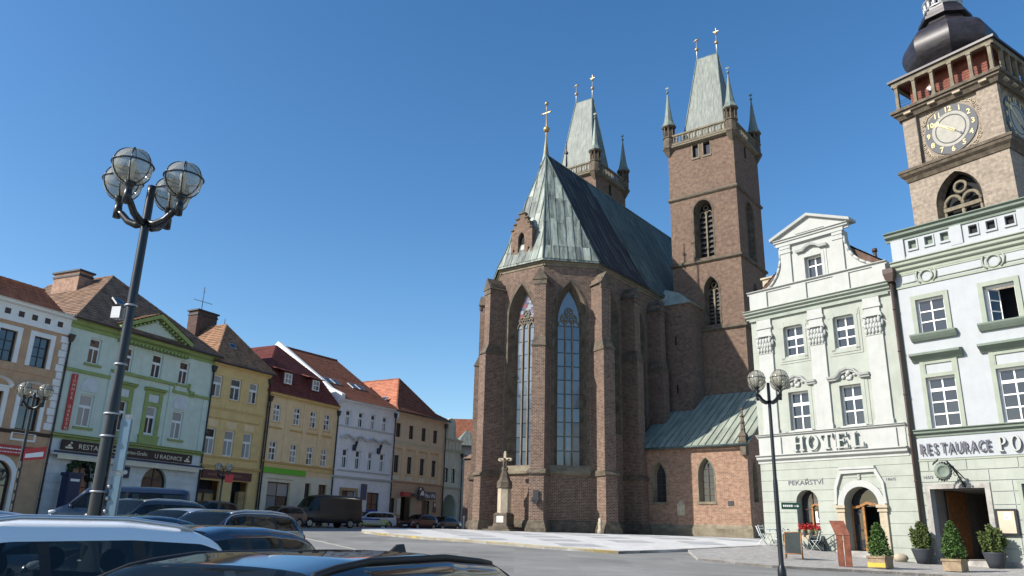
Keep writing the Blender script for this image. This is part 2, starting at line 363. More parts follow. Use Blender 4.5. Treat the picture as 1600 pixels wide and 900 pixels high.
def wall(mb, x0, x1, z0, z1, holes=(), y=0.0, reveal=True, rmb=None):
    xs = sorted({x0, x1, *[h.x0 for h in holes], *[h.x1 for h in holes]}); zs = sorted({z0, z1, *[h.z0 for h in holes], *[h.z1 for h in holes]})
    xs = [x for x in xs if x0 <= x <= x1]; zs = [z for z in zs if z0 <= z <= z1]
    for i in range(len(xs)-1):
        run = None
        for j in range(len(zs)-1):
            cx, cz = (xs[i]+xs[i+1])/2, (zs[j]+zs[j+1])/2
            if not any(h.x0 < cx < h.x1 and h.z0 < cz < h.z1 for h in holes):
                mb.face((xs[i],y,zs[j]),(xs[i+1],y,zs[j]),(xs[i+1],y,zs[j+1]),(xs[i],y,zs[j+1]))
    for h in holes:
        if h.kind:
            P = arch_pts(h.x0,h.x1,h.zs,h.z1,h.kind)
            for a, b in zip(P[:-1], P[1:]): 
                if abs(a[1]-h.z1)+abs(b[1]-h.z1) > 1e-6: mb.face((a[0],y,a[1]),(b[0],y,b[1]),(b[0],y,h.z1),(a[0],y,h.z1))
        if reveal: reveal_of(rmb or mb, h, y)
def reveal_of(mb, h, y=0.0):
    O, I = h.outline(), h.inner(); n = len(O)
    for i in range(n):
        a, b, c, d = O[i], O[(i+1)%n], I[(i+1)%n], I[i]
        mb.face((a[0],y,a[1]),(b[0],y,b[1]),(c[0],y+h.rev,c[1]),(d[0],y+h.rev,d[1]))
def band_arch(mb, h, wdt, y0, y1, n=8, z0=None):
    """flat architrave following a hole's outline, standing from y0 out to y1"""
    z0 = h.z0 if z0 is None else z0
    O = h.outline(n); O = [(O[0][0], z0)] + O[1:-1] + [(O[-1][0], z0)]
    c = (h.x0+h.x1)/2; E = []
    for x, z in O:
        if h.kind and z > h.zs+1e-6:
            vx, vz = (x-c)/max(.1,(h.x1-h.x0)/2), (z-h.zs)/max(.1,h.rise); l = math.hypot(vx,vz); E.append((x+wdt*vx/l, z+wdt*vz/l))
        elif not h.kind and z >= h.z1-1e-6: E.append((x+(wdt if x > c else -wdt), z+wdt))
        else: E.append((x+(wdt if x > c else -wdt), z))
    for i in range(len(O)-1):
        a, b, f, e = O[i], O[i+1], E[i+1], E[i]
        mb.hexa([(a[0],y1,a[1]),(b[0],y1,b[1]),(b[0],y0,b[1]),(a[0],y0,a[1])], [(e[0],y1,e[1]),(f[0],y1,f[1]),(f[0],y0,f[1]),(e[0],y0,e[1])])
    return mb
def cornice_prof(z0, z1, p, y=0.0, steps=3):
    """stepped moulding, widest at the top"""
    P = [(y+.05, z0)]; 
    for i in range(steps):
        za = z0+(z1-z0)*(i/steps); zb = z0+(z1-z0)*((i+.62)/steps); pa = p*(i+.35)/steps; pb = p*(i+1)/steps
        P += [(y-pa, za), (y-pa, zb), (y-pb, zb+(z1-z0)*.18/steps)]
    return P + [(y-p, z1), (y+.05, z1)]

# windows: one frame mesh per size, each pane an object of its own below it
WCACHE = {}
def window(parent, x0, x1, z0, z1, y, rows=(.66,.34), cols=2, frame='white_paint', fw=.07, bw=.05, thick=0, kind=None, rise=0., panes=('pane_glass','pane_curtain'), topcols=None, name='window', pc=.4, depth=.09):
    w_, h_ = round(x1-x0,3), round(z1-z0,3)
    key = (w_, h_, rows, cols, frame, fw, bw, thick, kind, rise, topcols)
    dz = zoff(parent); loc = (x0, y, z0-dz)
    if key not in WCACHE:
        H = Hole(0, w_, 0, h_, kind, rise); f = MB()
        O = H.outline(); c = w_/2; I = [(c+(x-c)*(1-2*fw/w_), fw+(z)*(1-2*fw/h_)) for x, z in O]; n = len(O)
        for i in range(n):
            a, b, p, q = O[i], O[(i+1)%n], I[(i+1)%n], I[i]
            f.hexa([(a[0],0,a[1]),(b[0],0,b[1]),(b[0],depth,b[1]),(a[0],depth,a[1])], [(q[0],0,q[1]),(p[0],0,p[1]),(p[0],depth,p[1]),(q[0],depth,q[1])])
        cells = []; z = fw; Hi = h_-2*fw
        for r, fr in enumerate(rows):
            nc = topcols if (topcols and r == len(rows)-1) else cols
            zb = z+Hi*fr
            for k in range(nc):
                xa, xb = fw+(w_-2*fw)*k/nc, fw+(w_-2*fw)*(k+1)/nc; cells.append((xa, xb, z, zb))
                if k: f.box(xa-bw/2, xa+bw/2, .005, depth-.01, z, zb)
            z = zb
            if r < len(rows)-1:
                t = bw*(2.2 if thick == r+1 else 1)
                f.box(fw, w_-fw, .003 if thick == r+1 else .007, depth-.012, z-t/2, z+t/2)
        pm = []
        for (xa, xb, za, zb) in cells:
            p = MB(); 
            if kind and zb > H.zs:
                Q = []; 
                for t in range(7):
                    zz = za+(zb-za)*t/6; e = H.xat(min(zz, h_-1e-4)); Q.append((max(xa, e[0]+fw*.5), min(xb, e[1]-fw*.5), zz))
                for a, b in zip(Q[:-1], Q[1:]):
                    if a[1] > a[0] or b[1] > b[0]: p.face((a[0],depth*.5,a[2]),(max(a[0],a[1]),depth*.5,a[2]),(max(b[0],b[1]),depth*.5,b[2]),(b[0],depth*.5,b[2]))
                if not p.f: continue
            else: p.box(xa, xb, depth*.5, depth*.5+.012, za, zb)
            pm.append(p.mesh('pane'))
        WCACHE[key] = (f.mesh(name), pm)
    fm, pm = WCACHE[key]
    def fresh(me, m):
        if me.users == 0: me.materials.clear(); me.materials.append(m)
        elif me.materials[0] is not m:
            me = me.copy(); me.materials.clear(); me.materials.append(m)
        return me
    fk = (key, frame)
    o = bpy.data.objects.new(name, fresh(fm, M_[frame])); COL.objects.link(o); o.parent = parent; o.location = loc
    dark = random.random() > pc
    for me in pm:
        g = panes[0] if dark or random.random() < .25 else panes[1]
        k2 = (key, id(me), g)
        if k2 not in WCACHE: WCACHE[k2] = fresh(me, M_[g])
        p = bpy.data.objects.new('pane', WCACHE[k2]); COL.objects.link(p); p.parent = o
    return o

def text(parent, s, size, m, loc, rot=(PI/2,0,0), ext=.01, name='lettering', align='LEFT', width=None, bold=0.0, sx=1.0):
    cu = bpy.data.curves.new(name, 'FONT'); cu.body = s; cu.size = size; cu.extrude = ext; cu.align_x = align; cu.offset = bold; cu.resolution_u = 2
    tmp = bpy.data.objects.new('tmp', cu); COL.objects.link(tmp); bpy.context.view_layer.update()
    me = bpy.data.meshes.new_from_object(tmp.evaluated_get(bpy.context.evaluated_depsgraph_get())); me.name = name
    bpy.data.objects.remove(tmp); bpy.data.curves.remove(cu)
    me.materials.clear(); me.materials.append(m)
    if width:
        xs = [v.co.x for v in me.vertices]; k = width/max(.01, max(xs)-min(xs))
        for v in me.vertices: v.co.x *= k
    o = bpy.data.objects.new(name, me); COL.objects.link(o); o.parent = parent
    o.location = (loc[0], loc[1], loc[2]-zoff(parent)); o.rotation_euler = rot; o.scale = (sx, 1, 1)
    return o

def tiles(mb, a, b, c, d, step=.3, th=.035, jit=.012):
    """courses of roof tiles from eave a-b up to ridge d-c, each course lapping the one below"""
    a, b, c, d = map(Vector, (a,b,c,d)); L = max((d-a).length, (c-b).length); n = max(2, int(L/step))
    nrm = (b-a).cross(d-a) if (b-a).length > 1e-4 else (c-d).cross(a-d)
    if nrm.length < 1e-6: nrm = Vector((0,0,1))
    nrm.normalize()
    if nrm.z < 0: nrm = -nrm
    for k in range(n):
        t0, t1 = k/n, (k+1)/n; l0, r0, l1, r1 = a.lerp(d,t0), b.lerp(c,t0), a.lerp(d,t1), b.lerp(c,t1)
        j = random.uniform(0, jit); h0 = nrm*(th+j)
        mb.add([tuple(l0), tuple(r0), tuple(r0+h0), tuple(l0+h0), tuple(r1), tuple(l1)], [(0,1,2,3),(3,2,4,5)])
def ridge_cap(mb, p, q, r=.11):
    P, Q = Vector(p), Vector(q); n = max(1, int((Q-P).length/.4))
    for k in range(n):
        a = P.lerp(Q, k/n); b = P.lerp(Q, (k+1)/n); mb.tube([a, b], [r*.9, r*1.05], 6, False)

# ================================================================== CATHEDRAL
ZG = 1.75
CH = thing('cathedral', 'tall brown brick gothic cathedral with green copper roofs and two square towers', 'cathedral', (3.37, 66.0, ZG), rad(-37.1)); ZOFF[CH.name] = ZG
R8 = 5.35; RC = R8/math.cos(PI/8)
def Rz(a): return Matrix.Rotation(a, 4, 'Z')
def facemat(a): return Rz(rad(a)) @ Matrix.Translation((0, -R8, 0))
EAVE = 23.3
def gothic_window(M, hole, cols, name='lancet_window', stained=False):
    """stone tracery window in a splayed opening; M places the wall face"""
    I = hole.inner(); xs = [p[0] for p in I]; x0, x1 = min(xs), max(xs); z0 = min(p[1] for p in I); z1 = max(p[1] for p in I)
    k = hole.kz; zs = hole.z0+(1-hole.kz)*.25+(hole.zs-hole.z0)*k; y = hole.rev; cx = (x0+x1)/2; W = x1-x0; zt = zs-.35
    t = MB(); t.M = M
    for i in range(1, cols):
        x = x0+W*i/cols; t.box(x-.055, x+.055, y-.12, y+.05, z0, zt+.3)
    cw = W/cols
    for i in range(cols):      # pointed heads of the lights
        P = arch_pts(x0+cw*i+.03, x0+cw*(i+1)-.03, zt, zt+cw*.8, 'point', 5)
        t.tube([(x, y-.06, z) for x, z in P], .055, 6)
    def ring(cx_, cz_, r_, q=.05, foils=0):
        t.tube([(cx_+r_*math.cos(2*PI*i/18), y-.06, cz_+r_*math.sin(2*PI*i/18)) for i in range(18)], q, 6, closed=True)
        for f in range(foils):
            a = 2*PI*f/foils+PI/2; t.tube([(cx_+r_*.5*math.cos(a)+r_*.42*math.cos(2*PI*i/10), y-.06, cz_+r_*.5*math.sin(a)+r_*.42*math.sin(2*PI*i/10)) for i in range(10)], q*.7, 5, closed=True)
    if cols == 3:
        ring(cx-cw*.62, zt+cw*1.15, cw*.5, .045, 3); ring(cx+cw*.62, zt+cw*1.15, cw*.5, .045, 3); ring(cx, zt+cw*2.05, cw*.55, .045, 4)
    else: ring(cx, zt+cw*1.25, cw*.48, .05, 4)
    win = t.build(name, M_['sandstone'], CH)
    rows = max(3, round((zt-z0)/1.12)); rh = (zt-z0)/rows
    g = MB(); g.M = M
    for r in range(1, rows+1): g.box(x0, x1, y-.03, y-.005, z0+rh*r-.028, z0+rh*r+.028)
    g.build('glazing_bar', M_['iron_black'], win)
    for i in range(cols):
        for r in range(rows):
            p = MB(); p.M = M; tl = random.uniform(-.012,.012)
            xa, xb, za, zb = x0+cw*i, x0+cw*(i+1), z0+rh*r, z0+rh*(r+1)
            p.add([(xa,y+tl,za),(xb,y-tl,za),(xb,y-tl*.6,zb),(xa,y+tl*.8,zb)], [(0,1,2,3)]); p.build('pane', M_['church_glass'], win)
    P = arch_pts(x0, x1, zs, z1, 'point', 8); hd = MB(); hd.M = M
    hd.face((x0,y,zt),(x1,y,zt),*[(x,y,z) for x, z in reversed(P)]); hd.build('tracery_glass', M_['stained_glass'] if stained else M_['church_glass'], win)
    return win
_m, _nt, _b = _new('stained_glass'); _b.inputs['Roughness'].default_value = .2
_v = _n(_nt, 'ShaderNodeTexVoronoi'); _v.inputs['Scale'].default_value = 4.5; _tc = _n(_nt, 'ShaderNodeTexCoord'); _nt.links.new(_tc.outputs['UV'], _v.inputs['Vector'])
_r = _n(_nt, 'ShaderNodeValToRGB'); _r.color_ramp.interpolation = 'CONSTANT'
for _p, _c3 in ((0,(.05,.07,.12,1)),(.4,(.20,.045,.04,1)),(.55,(.24,.26,.28,1)),(.75,(.12,.16,.22,1))):
    e = _r.color_ramp.elements.new(_p) if _p else _r.color_ramp.elements[0]; e.color = _c3
_r.color_ramp.elements[-1].color = (.25,.22,.2,1)
_nt.links.new(_v.outputs['Color'], _r.inputs[0]); _nt.links.new(_r.outputs[0], _b.inputs['Base Color']); MATS['stained_glass'] = _m

s8 = R8*math.tan(PI/8)
wb = MB(); RVS = []; st = MB(); pl = MB()     # brick, stone splays, string course, plinth
FACES = [(a, facemat(a)) for a in (-45, 0, 45)]
for a, M in FACES:
    h = Hole(-1.3, 1.3, 6.75, 21.5, 'point', 2.75, k=.68, rev=.75, kz=.955)
    rv = MB(); RVS.append(rv)
    for m in (wb, rv, st, pl): m.M = M
    wall(wb, -s8, s8, 0.5, EAVE, [h], rmb=rv)
    band_arch(rv, h, .20, .02, -.025, n=8)
    sill = [(.55,6.9),(-.05,6.45),(-.22,6.25),(-.22,6.05),(.02,5.95)]
    st.ext([(.02,6.75),(-.22,6.28),(-.22,6.1),(-.06,6.0),(.02,5.98)], -s8-.1, s8+.1)
    st.ext(cornice_prof(22.75, EAVE, .28, 0.0, 2), -s8-.12, s8+.12)
    pl.ext([(.02,2.7),(-.10,2.62),(-.18,2.4),(-.18,0.5),(.02,0.5)], -s8-.08, s8+.08)
    gothic_window(M, h, 3, stained=(a == 0))
# choir side walls, in bays between buttresses
YB = [2.2, 6.9]
bays = [(-2.216, 2.2), (2.2, 6.9), (6.9, 11.6)]
for side in (1, -1):
    for (ya, yb) in bays:
        M = Matrix(((0, -side, 0, side*R8), (side, 0, 0, (ya+yb)/2), (0, 0, 1, 0), (0, 0, 0, 1)))
        hw = (yb-ya)/2
        rv = MB(); RVS.append(rv)
        for m in (wb, rv, st, pl): m.M = M
        h = Hole(-1.15, 1.15, 9.5, 21.3, 'point', 2.5, k=.7, rev=.7, kz=.955)
        wall(wb, -hw, hw, 0.5, EAVE, [h], rmb=rv); band_arch(rv, h, .18, .02, -.025)
        st.ext(cornice_prof(22.75, EAVE, .28, 0.0, 2), -hw, hw)
        pl.ext([(.02,2.7),(-.10,2.62),(-.18,2.4),(-.18,0.5),(.02,0.5)], -hw, hw)
        if side > 0: gothic_window(M, h, 3)
        else:
            q = MB(); q.M = M; q.face((-1,.7,9.5),(1,.7,9.5),(1,.7,21),(-1,.7,21)); q.build('lancet_window', M_['church_glass'], CH)
for m in (wb, st, pl): m.M = Matrix()
wb.box(-R8, R8, 11.6, 34, 0.5, EAVE)       # nave beyond the towers
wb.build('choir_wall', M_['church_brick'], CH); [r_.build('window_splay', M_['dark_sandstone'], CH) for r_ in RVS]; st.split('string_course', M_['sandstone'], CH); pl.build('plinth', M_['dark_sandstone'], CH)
# buttresses
def buttress(M, pro=1.68, w=1.1, top=22.0, upper=1.28):
    b = MB(); b.M = M
    hw = w/2
    b.box(-hw, hw, -pro, .4, 2.6, 6.1); b.box(-hw*.96, hw*.96, -pro+.1, .4, 6.1, 15.9)
    b.box(-hw*.82, hw*.82, -upper, .4, 15.9, top-.35)
    o = b.build('buttress', M_['church_brick'], CH)
    c = MB(); c.M = M
    c.hexa([(-hw-.02,-pro+.07,15.75),(hw+.02,-pro+.07,15.75),(hw+.02,.3,15.75),(-hw-.02,.3,15.75)], [(-hw*.84,-upper-.02,16.45),(hw*.84,-upper-.02,16.45),(hw*.84,.3,16.45),(-hw*.84,.3,16.45)])
    c.box(-hw-.04, hw+.04, -pro+.03, .3, 15.63, 15.76)
    c.ext([(.3,6.35),(-pro+.06,6.3),(-pro-.15,6.05),(-pro-.15,5.95),(.3,5.9)], -hw-.13, hw+.13)
    # gablet cap
    c.prism([(-hw*.88-.05, top-1.25),(hw*.88+.05, top-1.25),(hw*.88+.05, top-.75),(0, top),(-hw*.88-.05, top-.75)], -upper-.06, -upper+.12)
    c.prism([(-hw-.08, top-.85),(hw+.08, top-.85),(0, top+.18)], -upper-.12, .4)
    c.split('buttress_cap', M_['dark_sandstone'], o)
    p = MB(); p.M = M
    p.frus(0, (-pro+.3)/2-.12, .5, 2.1, hw+.26, (pro+.3)/2+.14, hw+.22, (pro+.3)/2+.1); p.frus(0, (-pro+.3)/2-.12, 2.1, 2.62, hw+.2, (pro+.3)/2+.09, hw+.04, (pro+.3)/2-.08)
    p.build('buttress_base', M_['dark_sandstone'], o)
for a in (-67.5, -22.5, 22.5, 67.5): buttress(Rz(rad(a)) @ Matrix.Translation((0, -RC+.05, 0)))
for y in YB + [11.4]:
    buttress(Matrix(((0, -1, 0, R8), (1, 0, 0, y), (0, 0, 1, 0), (0, 0, 0, 1))), pro=1.55, top=21.9)
    if y < 11: buttress(Matrix(((0, 1, 0, -R8), (-1, 0, 0, y), (0, 0, 1, 0), (0, 0, 0, 1))), pro=1.55, top=21.9)
# roof of the choir: three visible facets, side planes, standing seams
RE = R8+.34; AP = Vector((0, -2.1, 34.8)); ez = 23.28
def facet(E0, E1, T0, T1, mname, seam=.62, name='roof_facet'):
    """copper plane from eave E0-E1 up to T0-T1 with a slight flare at the eave and standing seams"""
    E0, E1, T0, T1 = map(Vector, (E0,E1,T0,T1)); k = .14
    m0, m1 = E0.lerp(T0,k), E1.lerp(T1,k); m0.z -= .28; m1.z -= .28
    b = MB(); b.face(E0,E1,m1,m0)
    if (T0-T1).length > 1e-3: b.face(m0,m1,T1,T0)
    else: b.face(m0,m1,T0)
    b.face(E0,E1,E1-Vector((0,0,.16)),E0-Vector((0,0,.16)))
    o = b.build(name, M_[mname], CH)
    ev = (E1-E0); L = ev.length; ev.normalize(); mid = (T0+T1)/2
    # up-slope direction square to the eave
    up = (T0-E0) - ev*((T0-E0).dot(ev)); up_len = up.length; upn = up.normalized(); n = ev.cross(upn)
    if n.z < 0: n = -n
    sL, sR = (T0-E0).dot(ev), (T1-E0).dot(ev)
    cnt = int(L/seam); ss = [0.0]
    for i in range(1, cnt):
        s_ = L*i/cnt+random.uniform(-.05,.05); tmax = 1.0
        if s_ < sL: tmax = min(tmax, s_/sL)
        if s_ > sR: tmax = min(tmax, (L-s_)/max(1e-6, L-sR))
        ss.append(s_)
        if tmax < .05: continue
        q0 = E0+ev*s_; qm = q0+up*min(k,tmax); qm.z -= .28*(1 if tmax > k else tmax/k); pts = [q0, qm] + ([q0+up*tmax] if tmax > k else [])
        sm = MB()
        for p, q in zip(pts[:-1], pts[1:]):
            e = ev*.022; hgt = n*.065
            sm.hexa([p-e,p+e,q+e,q-e], [p-e+hgt,p+e+hgt,q+e+hgt,q-e+hgt])
        sm.build('roof_seam', M_[mname], o)
    # loose sheets between the seams, each with its own patina
    fam = {'copper_apse': ('copper_apse','copper_apse','copper_apse_pale','copper_apse_dark','copper_apse'), 'copper_shaded': ('copper_shaded','copper_shaded','copper_shaded_worn'), 'copper_mid': ('copper_mid','copper_mid','copper_mid_worn')}[mname]
    ss.append(L)
    def clip2(P, f):
        out = []
        for a, b in zip(P, P[1:]+P[:1]):
            fa, fb = f(a), f(b)
            if fa >= 0: out.append(a)
            if fa*fb < 0: t = fa/(fa-fb); out.append((a[0]+(b[0]-a[0])*t, a[1]+(b[1]-a[1])*t))
        return out
    for a, b in zip(ss[:-1], ss[1:]):
        ts = [0, k]; 
        while ts[-1] < 1: ts.append(min(1, ts[-1]+random.uniform(.12,.30)))
        for ta, tb in zip(ts[:-1], ts[1:]):
            P = [(a+.03,ta),(b-.03,ta),(b-.03,tb),(a+.03,tb)]
            P = clip2(clip2(P, lambda p: p[0]-sL*p[1]-.03), lambda p: (L-p[0])-(L-sR)*p[1]-.03)
            if len(P) < 3: continue
            lift = random.uniform(.012,.03); pm = MB()
            pm.face(*[E0+ev*s_+up*t-Vector((0,0,.28*(t/k if t < k else (1-t)/(1-k))))+n*(lift+(.012*(1-(t-ta)/(tb-ta)))) for s_, t in P]); pm.build('copper_sheet', M_[random.choice(fam)], o)
    return o
def ec(a): return Vector((RE/math.cos(PI/8)*math.sin(rad(a)), -RE/math.cos(PI/8)*math.cos(rad(a)), ez))
facet(ec(-22.5), ec(22.5), AP, AP, 'copper_apse'); facet(ec(22.5), ec(67.5), AP, AP, 'copper_apse'); facet(ec(-67.5), ec(-22.5), AP, AP, 'copper_apse')
rp = Vector((0, 4.6, 34.8)); rq = Vector((0, 30, 34.8))
facet((RE,-2.36,ez), (RE,6.6,ez), AP, rp, 'copper_shaded', .75, 'roof_slope'); facet((RE,6.6,ez), (RE,30,ez), rp, rq, 'copper_mid', .75, 'roof_slope')
facet((-RE,-2.36,ez), (-RE,30,ez), AP, rq, 'copper_mid', .75, 'roof_slope')
hp = MB()
for e in (-67.5, -22.5, 22.5, 67.5):
    E = ec(e); m = E.lerp(AP,.14); m.z -= .26; hp.tube([E+Vector((0,0,.03)), m+Vector((0,0,.05)), AP], .075, 6)
hp.tube([AP, rq], .09, 6); hp.build('hip_roll', M_['copper_mid'], CH)
gb = MB(); gb.box(-RE, RE, 29.8, 30, ez, 25); gb.prism([(-RE,ez),(RE,ez),(0,34.8)], 29.7, 30.0); gb.build('nave_gable', M_['church_brick'], CH)
def finial(parent, x, y, z, h, ball=.22, cross=True, star=False, m='gold', rod=.05):
    f = MB(); f.tube([(x,y,z-.2),(x,y,z+h)], [rod*1.8, rod*.7], 8); f.sphere((x,y,z+h*.5), ball, 12, 8)
    if cross:
        zc = z+h*.82; f.box(x-ball*1.7, x+ball*1.7, y-.03, y+.03, zc-.035, zc+.035); f.box(x-.03, x+.03, y-.03, y+.03, zc-ball*1.6, zc+ball*1.9)
        for dx in (-1.6, 1.6): f.sphere((x+ball*dx,y,zc), .09, 8, 6)
    if star: f.sphere((x,y,z+h), ball*.62, 10, 7)
    return f.build('finial', M_[m], parent)
ap_f = finial(CH, 0, -2.1, 34.7, 5.4, .3, True, True)
finial(CH, .45, .6, 34.8, 2.4, .17, False, False, 'lead_dark')
# stepped dormer over the first facet
D = facemat(0); dm = MB(); dm.M = D @ Matrix.Translation((-.15, 0, 0))
hs = [Hole(-.36,.30,24.25,26.2,'point',.6,rev=.3), Hole(-.92,-.72,23.85,24.75,'round',.1,rev=.2), Hole(.66,.86,23.85,24.75,'round',.1,rev=.2)]
wall(dm, -1.1, 1.1, 23.3, 26.3, hs)
dm.box(-1.1,-1.05,.005,2.2,23.3,26.3); dm.box(1.05,1.1,.005,3.0,23.3,26.3)
dm.prism([(-1.1,26.3),(1.1,26.3),(1.1,26.45),(.85,26.45),(.85,26.95),(.6,26.95),(.6,27.4),(.32,27.4),(.32,27.85),(-.32,27.85),(-.32,27.4),(-.6,27.4),(-.6,26.95),(-.85,26.95),(-.85,26.45),(-1.1,26.45)], 0, .35)
dm.hexa([(-1.05,.3,26.2),(1.05,.3,26.2),(1.05,2.6,26.2),(-1.05,2.6,26.2)], [(-.05,.3,27.7),(.05,.3,27.7),(.05,2.6,27.7),(-.05,2.6,27.7)])
dmo = dm.build('dormer', M_['tower_brick'], CH)
cp = MB(); cp.M = dm.M
for x0, x1, z in ((-1.14,-.82,26.45),(-.89,-.57,26.95),(-.64,-.29,27.4),(-.36,.36,27.85),(.29,.64,27.4),(.57,.89,26.95),(.82,1.14,26.45)): cp.prism([(x0,z),(x1,z),(x1-.03,z+.12),(x0+.03,z+.12)], -.09, .42)
cp.build('coping', M_['brown_metal'] if False else M_['dark_sandstone'], dmo)
bk = MB(); bk.M = dm.M; bk.box(-.9,.9,.28,.32,23.4,26.25); bk.build('dark_opening', M_['window_dark'], dmo)

mat('louvre_slate', (.085,.08,.075), rough=.8, var=.2)
# ------------------------------------------------------------------ towers
def tower(cx, cy, full=True):
    hx, hy = 3.42, 3.2
    Wb = MB(); RB = []
    sides = [(Matrix.Translation((cx, cy-hy, 0)), hx), (Matrix(((0,-1,0,cx+hx),(1,0,0,cy),(0,0,1,0),(0,0,0,1))), hy),
             (Matrix(((-1,0,0,cx),(0,-1,0,cy+hy),(0,0,1,0),(0,0,0,1))), hx), (Matrix(((0,1,0,cx-hx),(-1,0,0,cy),(0,0,1,0),(0,0,0,1))), hy)]
    wins = []
    for i, (M, hw) in enumerate(sides):
        Wb.M = M
        o = -.05 if i == 0 else -.1
        hs = [Hole(-.95+o,.95+o,26.95,32.85,'round',1.1,k=.72,rev=.85,kz=.97)]
        if i < 2: hs += [Hole(-.72+o+.45,.72+o+.45,20.3,25.0,'point',1.3,k=.75,rev=.7,kz=.97), Hole(-.78,-.18,37.5,38.9,rev=.35), Hole(.35,1.05,37.5,38.9,rev=.35)] if i == 0 else [Hole(-.6,.6,20.3,24.6,'point',1.2,k=.75,rev=.7,kz=.97), Hole(-.55,.05,37.4,38.8,rev=.35)]
        wall(Wb, -hw, hw, .5, 39.3, hs, reveal=False)
        for h in hs:
            wins.append((M, h)); rvb = MB(); rvb.M = M; RB.append(rvb); reveal_of(rvb, h)
            if h.kind: band_arch(rvb, h, .17, .02, -.03)
    T = Wb.build('tower', M_['tower_brick'], CH)
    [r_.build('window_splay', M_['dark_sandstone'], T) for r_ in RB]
    for M, h in wins:
        g = MB(); g.M = M; I = h.inner(); x0, x1 = min(p[0] for p in I), max(p[0] for p in I); z0, z1 = min(p[1] for p in I), max(p[1] for p in I)
        if h.kind:
            zs = z1-h.rise*.9; c = (x0+x1)/2
            P = [(p[0], h.rev+.25, p[1]) for p in I]; g.face(*P)
            g.build('belfry_opening', M_['window_dark'], T)
            t = MB(); t.M = M; t.box(c-.07,c+.07,h.rev-.1,h.rev+.1,z0,zs+.25)
            for a, b in ((x0,c),(c,x1)): t.tube([(x, h.rev-.02, z) for x, z in arch_pts(a+.04,b-.04,zs-.3,zs+.25,'round',4)], .06, 6)
            t.tube([(c+.24*math.cos(2*PI*i/12), h.rev-.02, zs+.62+.24*math.sin(2*PI*i/12)) for i in range(12)], .055, 6, closed=True)
            t.build('tracery', M_['sandstone'], T)
            n = 9; lv = MB(); lv.M = M
            for k in range(n):
                z = z0+(zs-z0)*(k+.5)/n; lv.hexa([(x0,h.rev+.02,z-.12),(x1,h.rev+.02,z-.12),(x1,h.rev+.2,z+.14),(x0,h.rev+.2,z+.14)],[(x0,h.rev+.02,z-.08),(x1,h.rev+.02,z-.08),(x1,h.rev+.2,z+.18),(x0,h.rev+.2,z+.18)])
            lv.build('louvre', M_['louvre_slate'], T)
        else:
            g.face(*[(p[0], h.rev, p[1]) for p in I]); g.build('pane', M_['pane_glass'], T)
            t = MB(); t.M = M; t.box(h.x0-.12,h.x1+.12,-.08,.1,h.z0-.18,h.z0); t.box(h.x0-.1,h.x0,-.03,.05,h.z0,h.z1+.1); t.box(h.x1,h.x1+.1,-.03,.05,h.z0,h.z1+.1); t.build('window_frame', M_['sandstone'], T)
    for z, p in ((20.0,.22),(26.7,.2),(33.6,.17),(39.3,.35)):
        s_ = MB()
        ring(s_, cx-hx, cx+hx, cy-hy, cy+hy, [(-.1,z+.14),(p*.4,z+.12),(p,z-.04),(p,z-.16),(p*.3,z-.3),(-.1,z-.32)])
        s_.build('string_course', M_['dark_sandstone'] if z < 39 else M_['sandstone'], T)
    # pierced parapet
    pp = MB()
    for M, hw in sides:
        pp.M = M; pp.box(-hw+.2,hw-.2,-.22,-.02,39.42,39.58); pp.box(-hw+.2,hw-.2,-.24,0,40.38,40.55)
        n = 9
        for k in range(n):
            x = -hw+.75+(2*hw-1.5)*k/(n-1); r = (2*hw-1.5)/(n-1)*.46
            pp.tube([(x+r*math.cos(2*PI*i/10), -.12, 39.98+.4*math.sin(2*PI*i/10)) for i in range(10)], .055, 5, closed=True)
            pp.box(x-r*1.12-.04, x-r*1.12+.04, -.2, -.05, 39.5, 40.4)
            pp.box(x-.04,x+.04,-.16,-.08,39.6,40.35)
    pp.build('parapet', M_['sandstone'], T)
    fl = MB(); fl.box(cx-hx+.05,cx+hx-.05,cy-hy+.05,cy+hy-.05,39.2,39.5); fl.build('tower_platform', M_['copper_mid'], T)
    # corner turrets
    for sx in (-1, 1):
        for sy in (-1, 1):
            x, y = cx+sx*(hx-.12), cy+sy*(hy-.12)
            t = MB(); t.lathe([(.05,38.1),(.35,38.6),(.62,39.1),(.70,39.2),(.70,39.4),(.58,39.45),(.58,40.35),(.66,40.4),(.66,40.5)], 8, (x,y), False, PI/8)
            for k in range(8):
                a = PI/8+k*PI/4; t.tube([(x+.54*math.cos(a), y+.54*math.sin(a), 40.4),(x+.54*math.cos(a), y+.54*math.sin(a), 41.75)], .075, 5, False)
            t.lathe([(.64,41.55),(.72,41.62),(.74,41.78),(.3,41.85)], 8, (x,y), False, PI/8); t.lathe([(.33,40.4),(.33,41.7)], 8, (x,y), False, PI/8)
            to = t.build('turret', M_['dark_sandstone'], T)
            r = MB(); r.lathe([(.77,41.72),(.77,41.8),(.5,42.3),(.35,43.1),(.17,44.6),(.06,45.6)], 8, (x,y), False, PI/8)
            r.tube([(x,y,45.3),(x,y,46.6)], [.06,.02], 6); r.sphere((x,y,45.85), .15, 8, 6); r.box(x-.2,x+.15,y-.02,y+.02,46.25,46.42)
            r.build('turret_spire', M_['copper_green'], T)
    # steep hipped roof
    b0, b1, t0, t1 = 2.35, 2.2, 1.12, .16; zb, zt = 39.5, 50.5
    r = MB(); r.hexa([(cx-b0,cy-b1,zb),(cx+b0,cy-b1,zb),(cx+b0,cy+b1,zb),(cx-b0,cy+b1,zb)], [(cx-t0,cy-t1,zt),(cx+t0,cy-t1,zt),(cx+t0,cy+t1,zt),(cx-t0,cy+t1,zt)])
    ro = r.build('tower_roof', M_['copper_slate'], T)
    hr = MB()
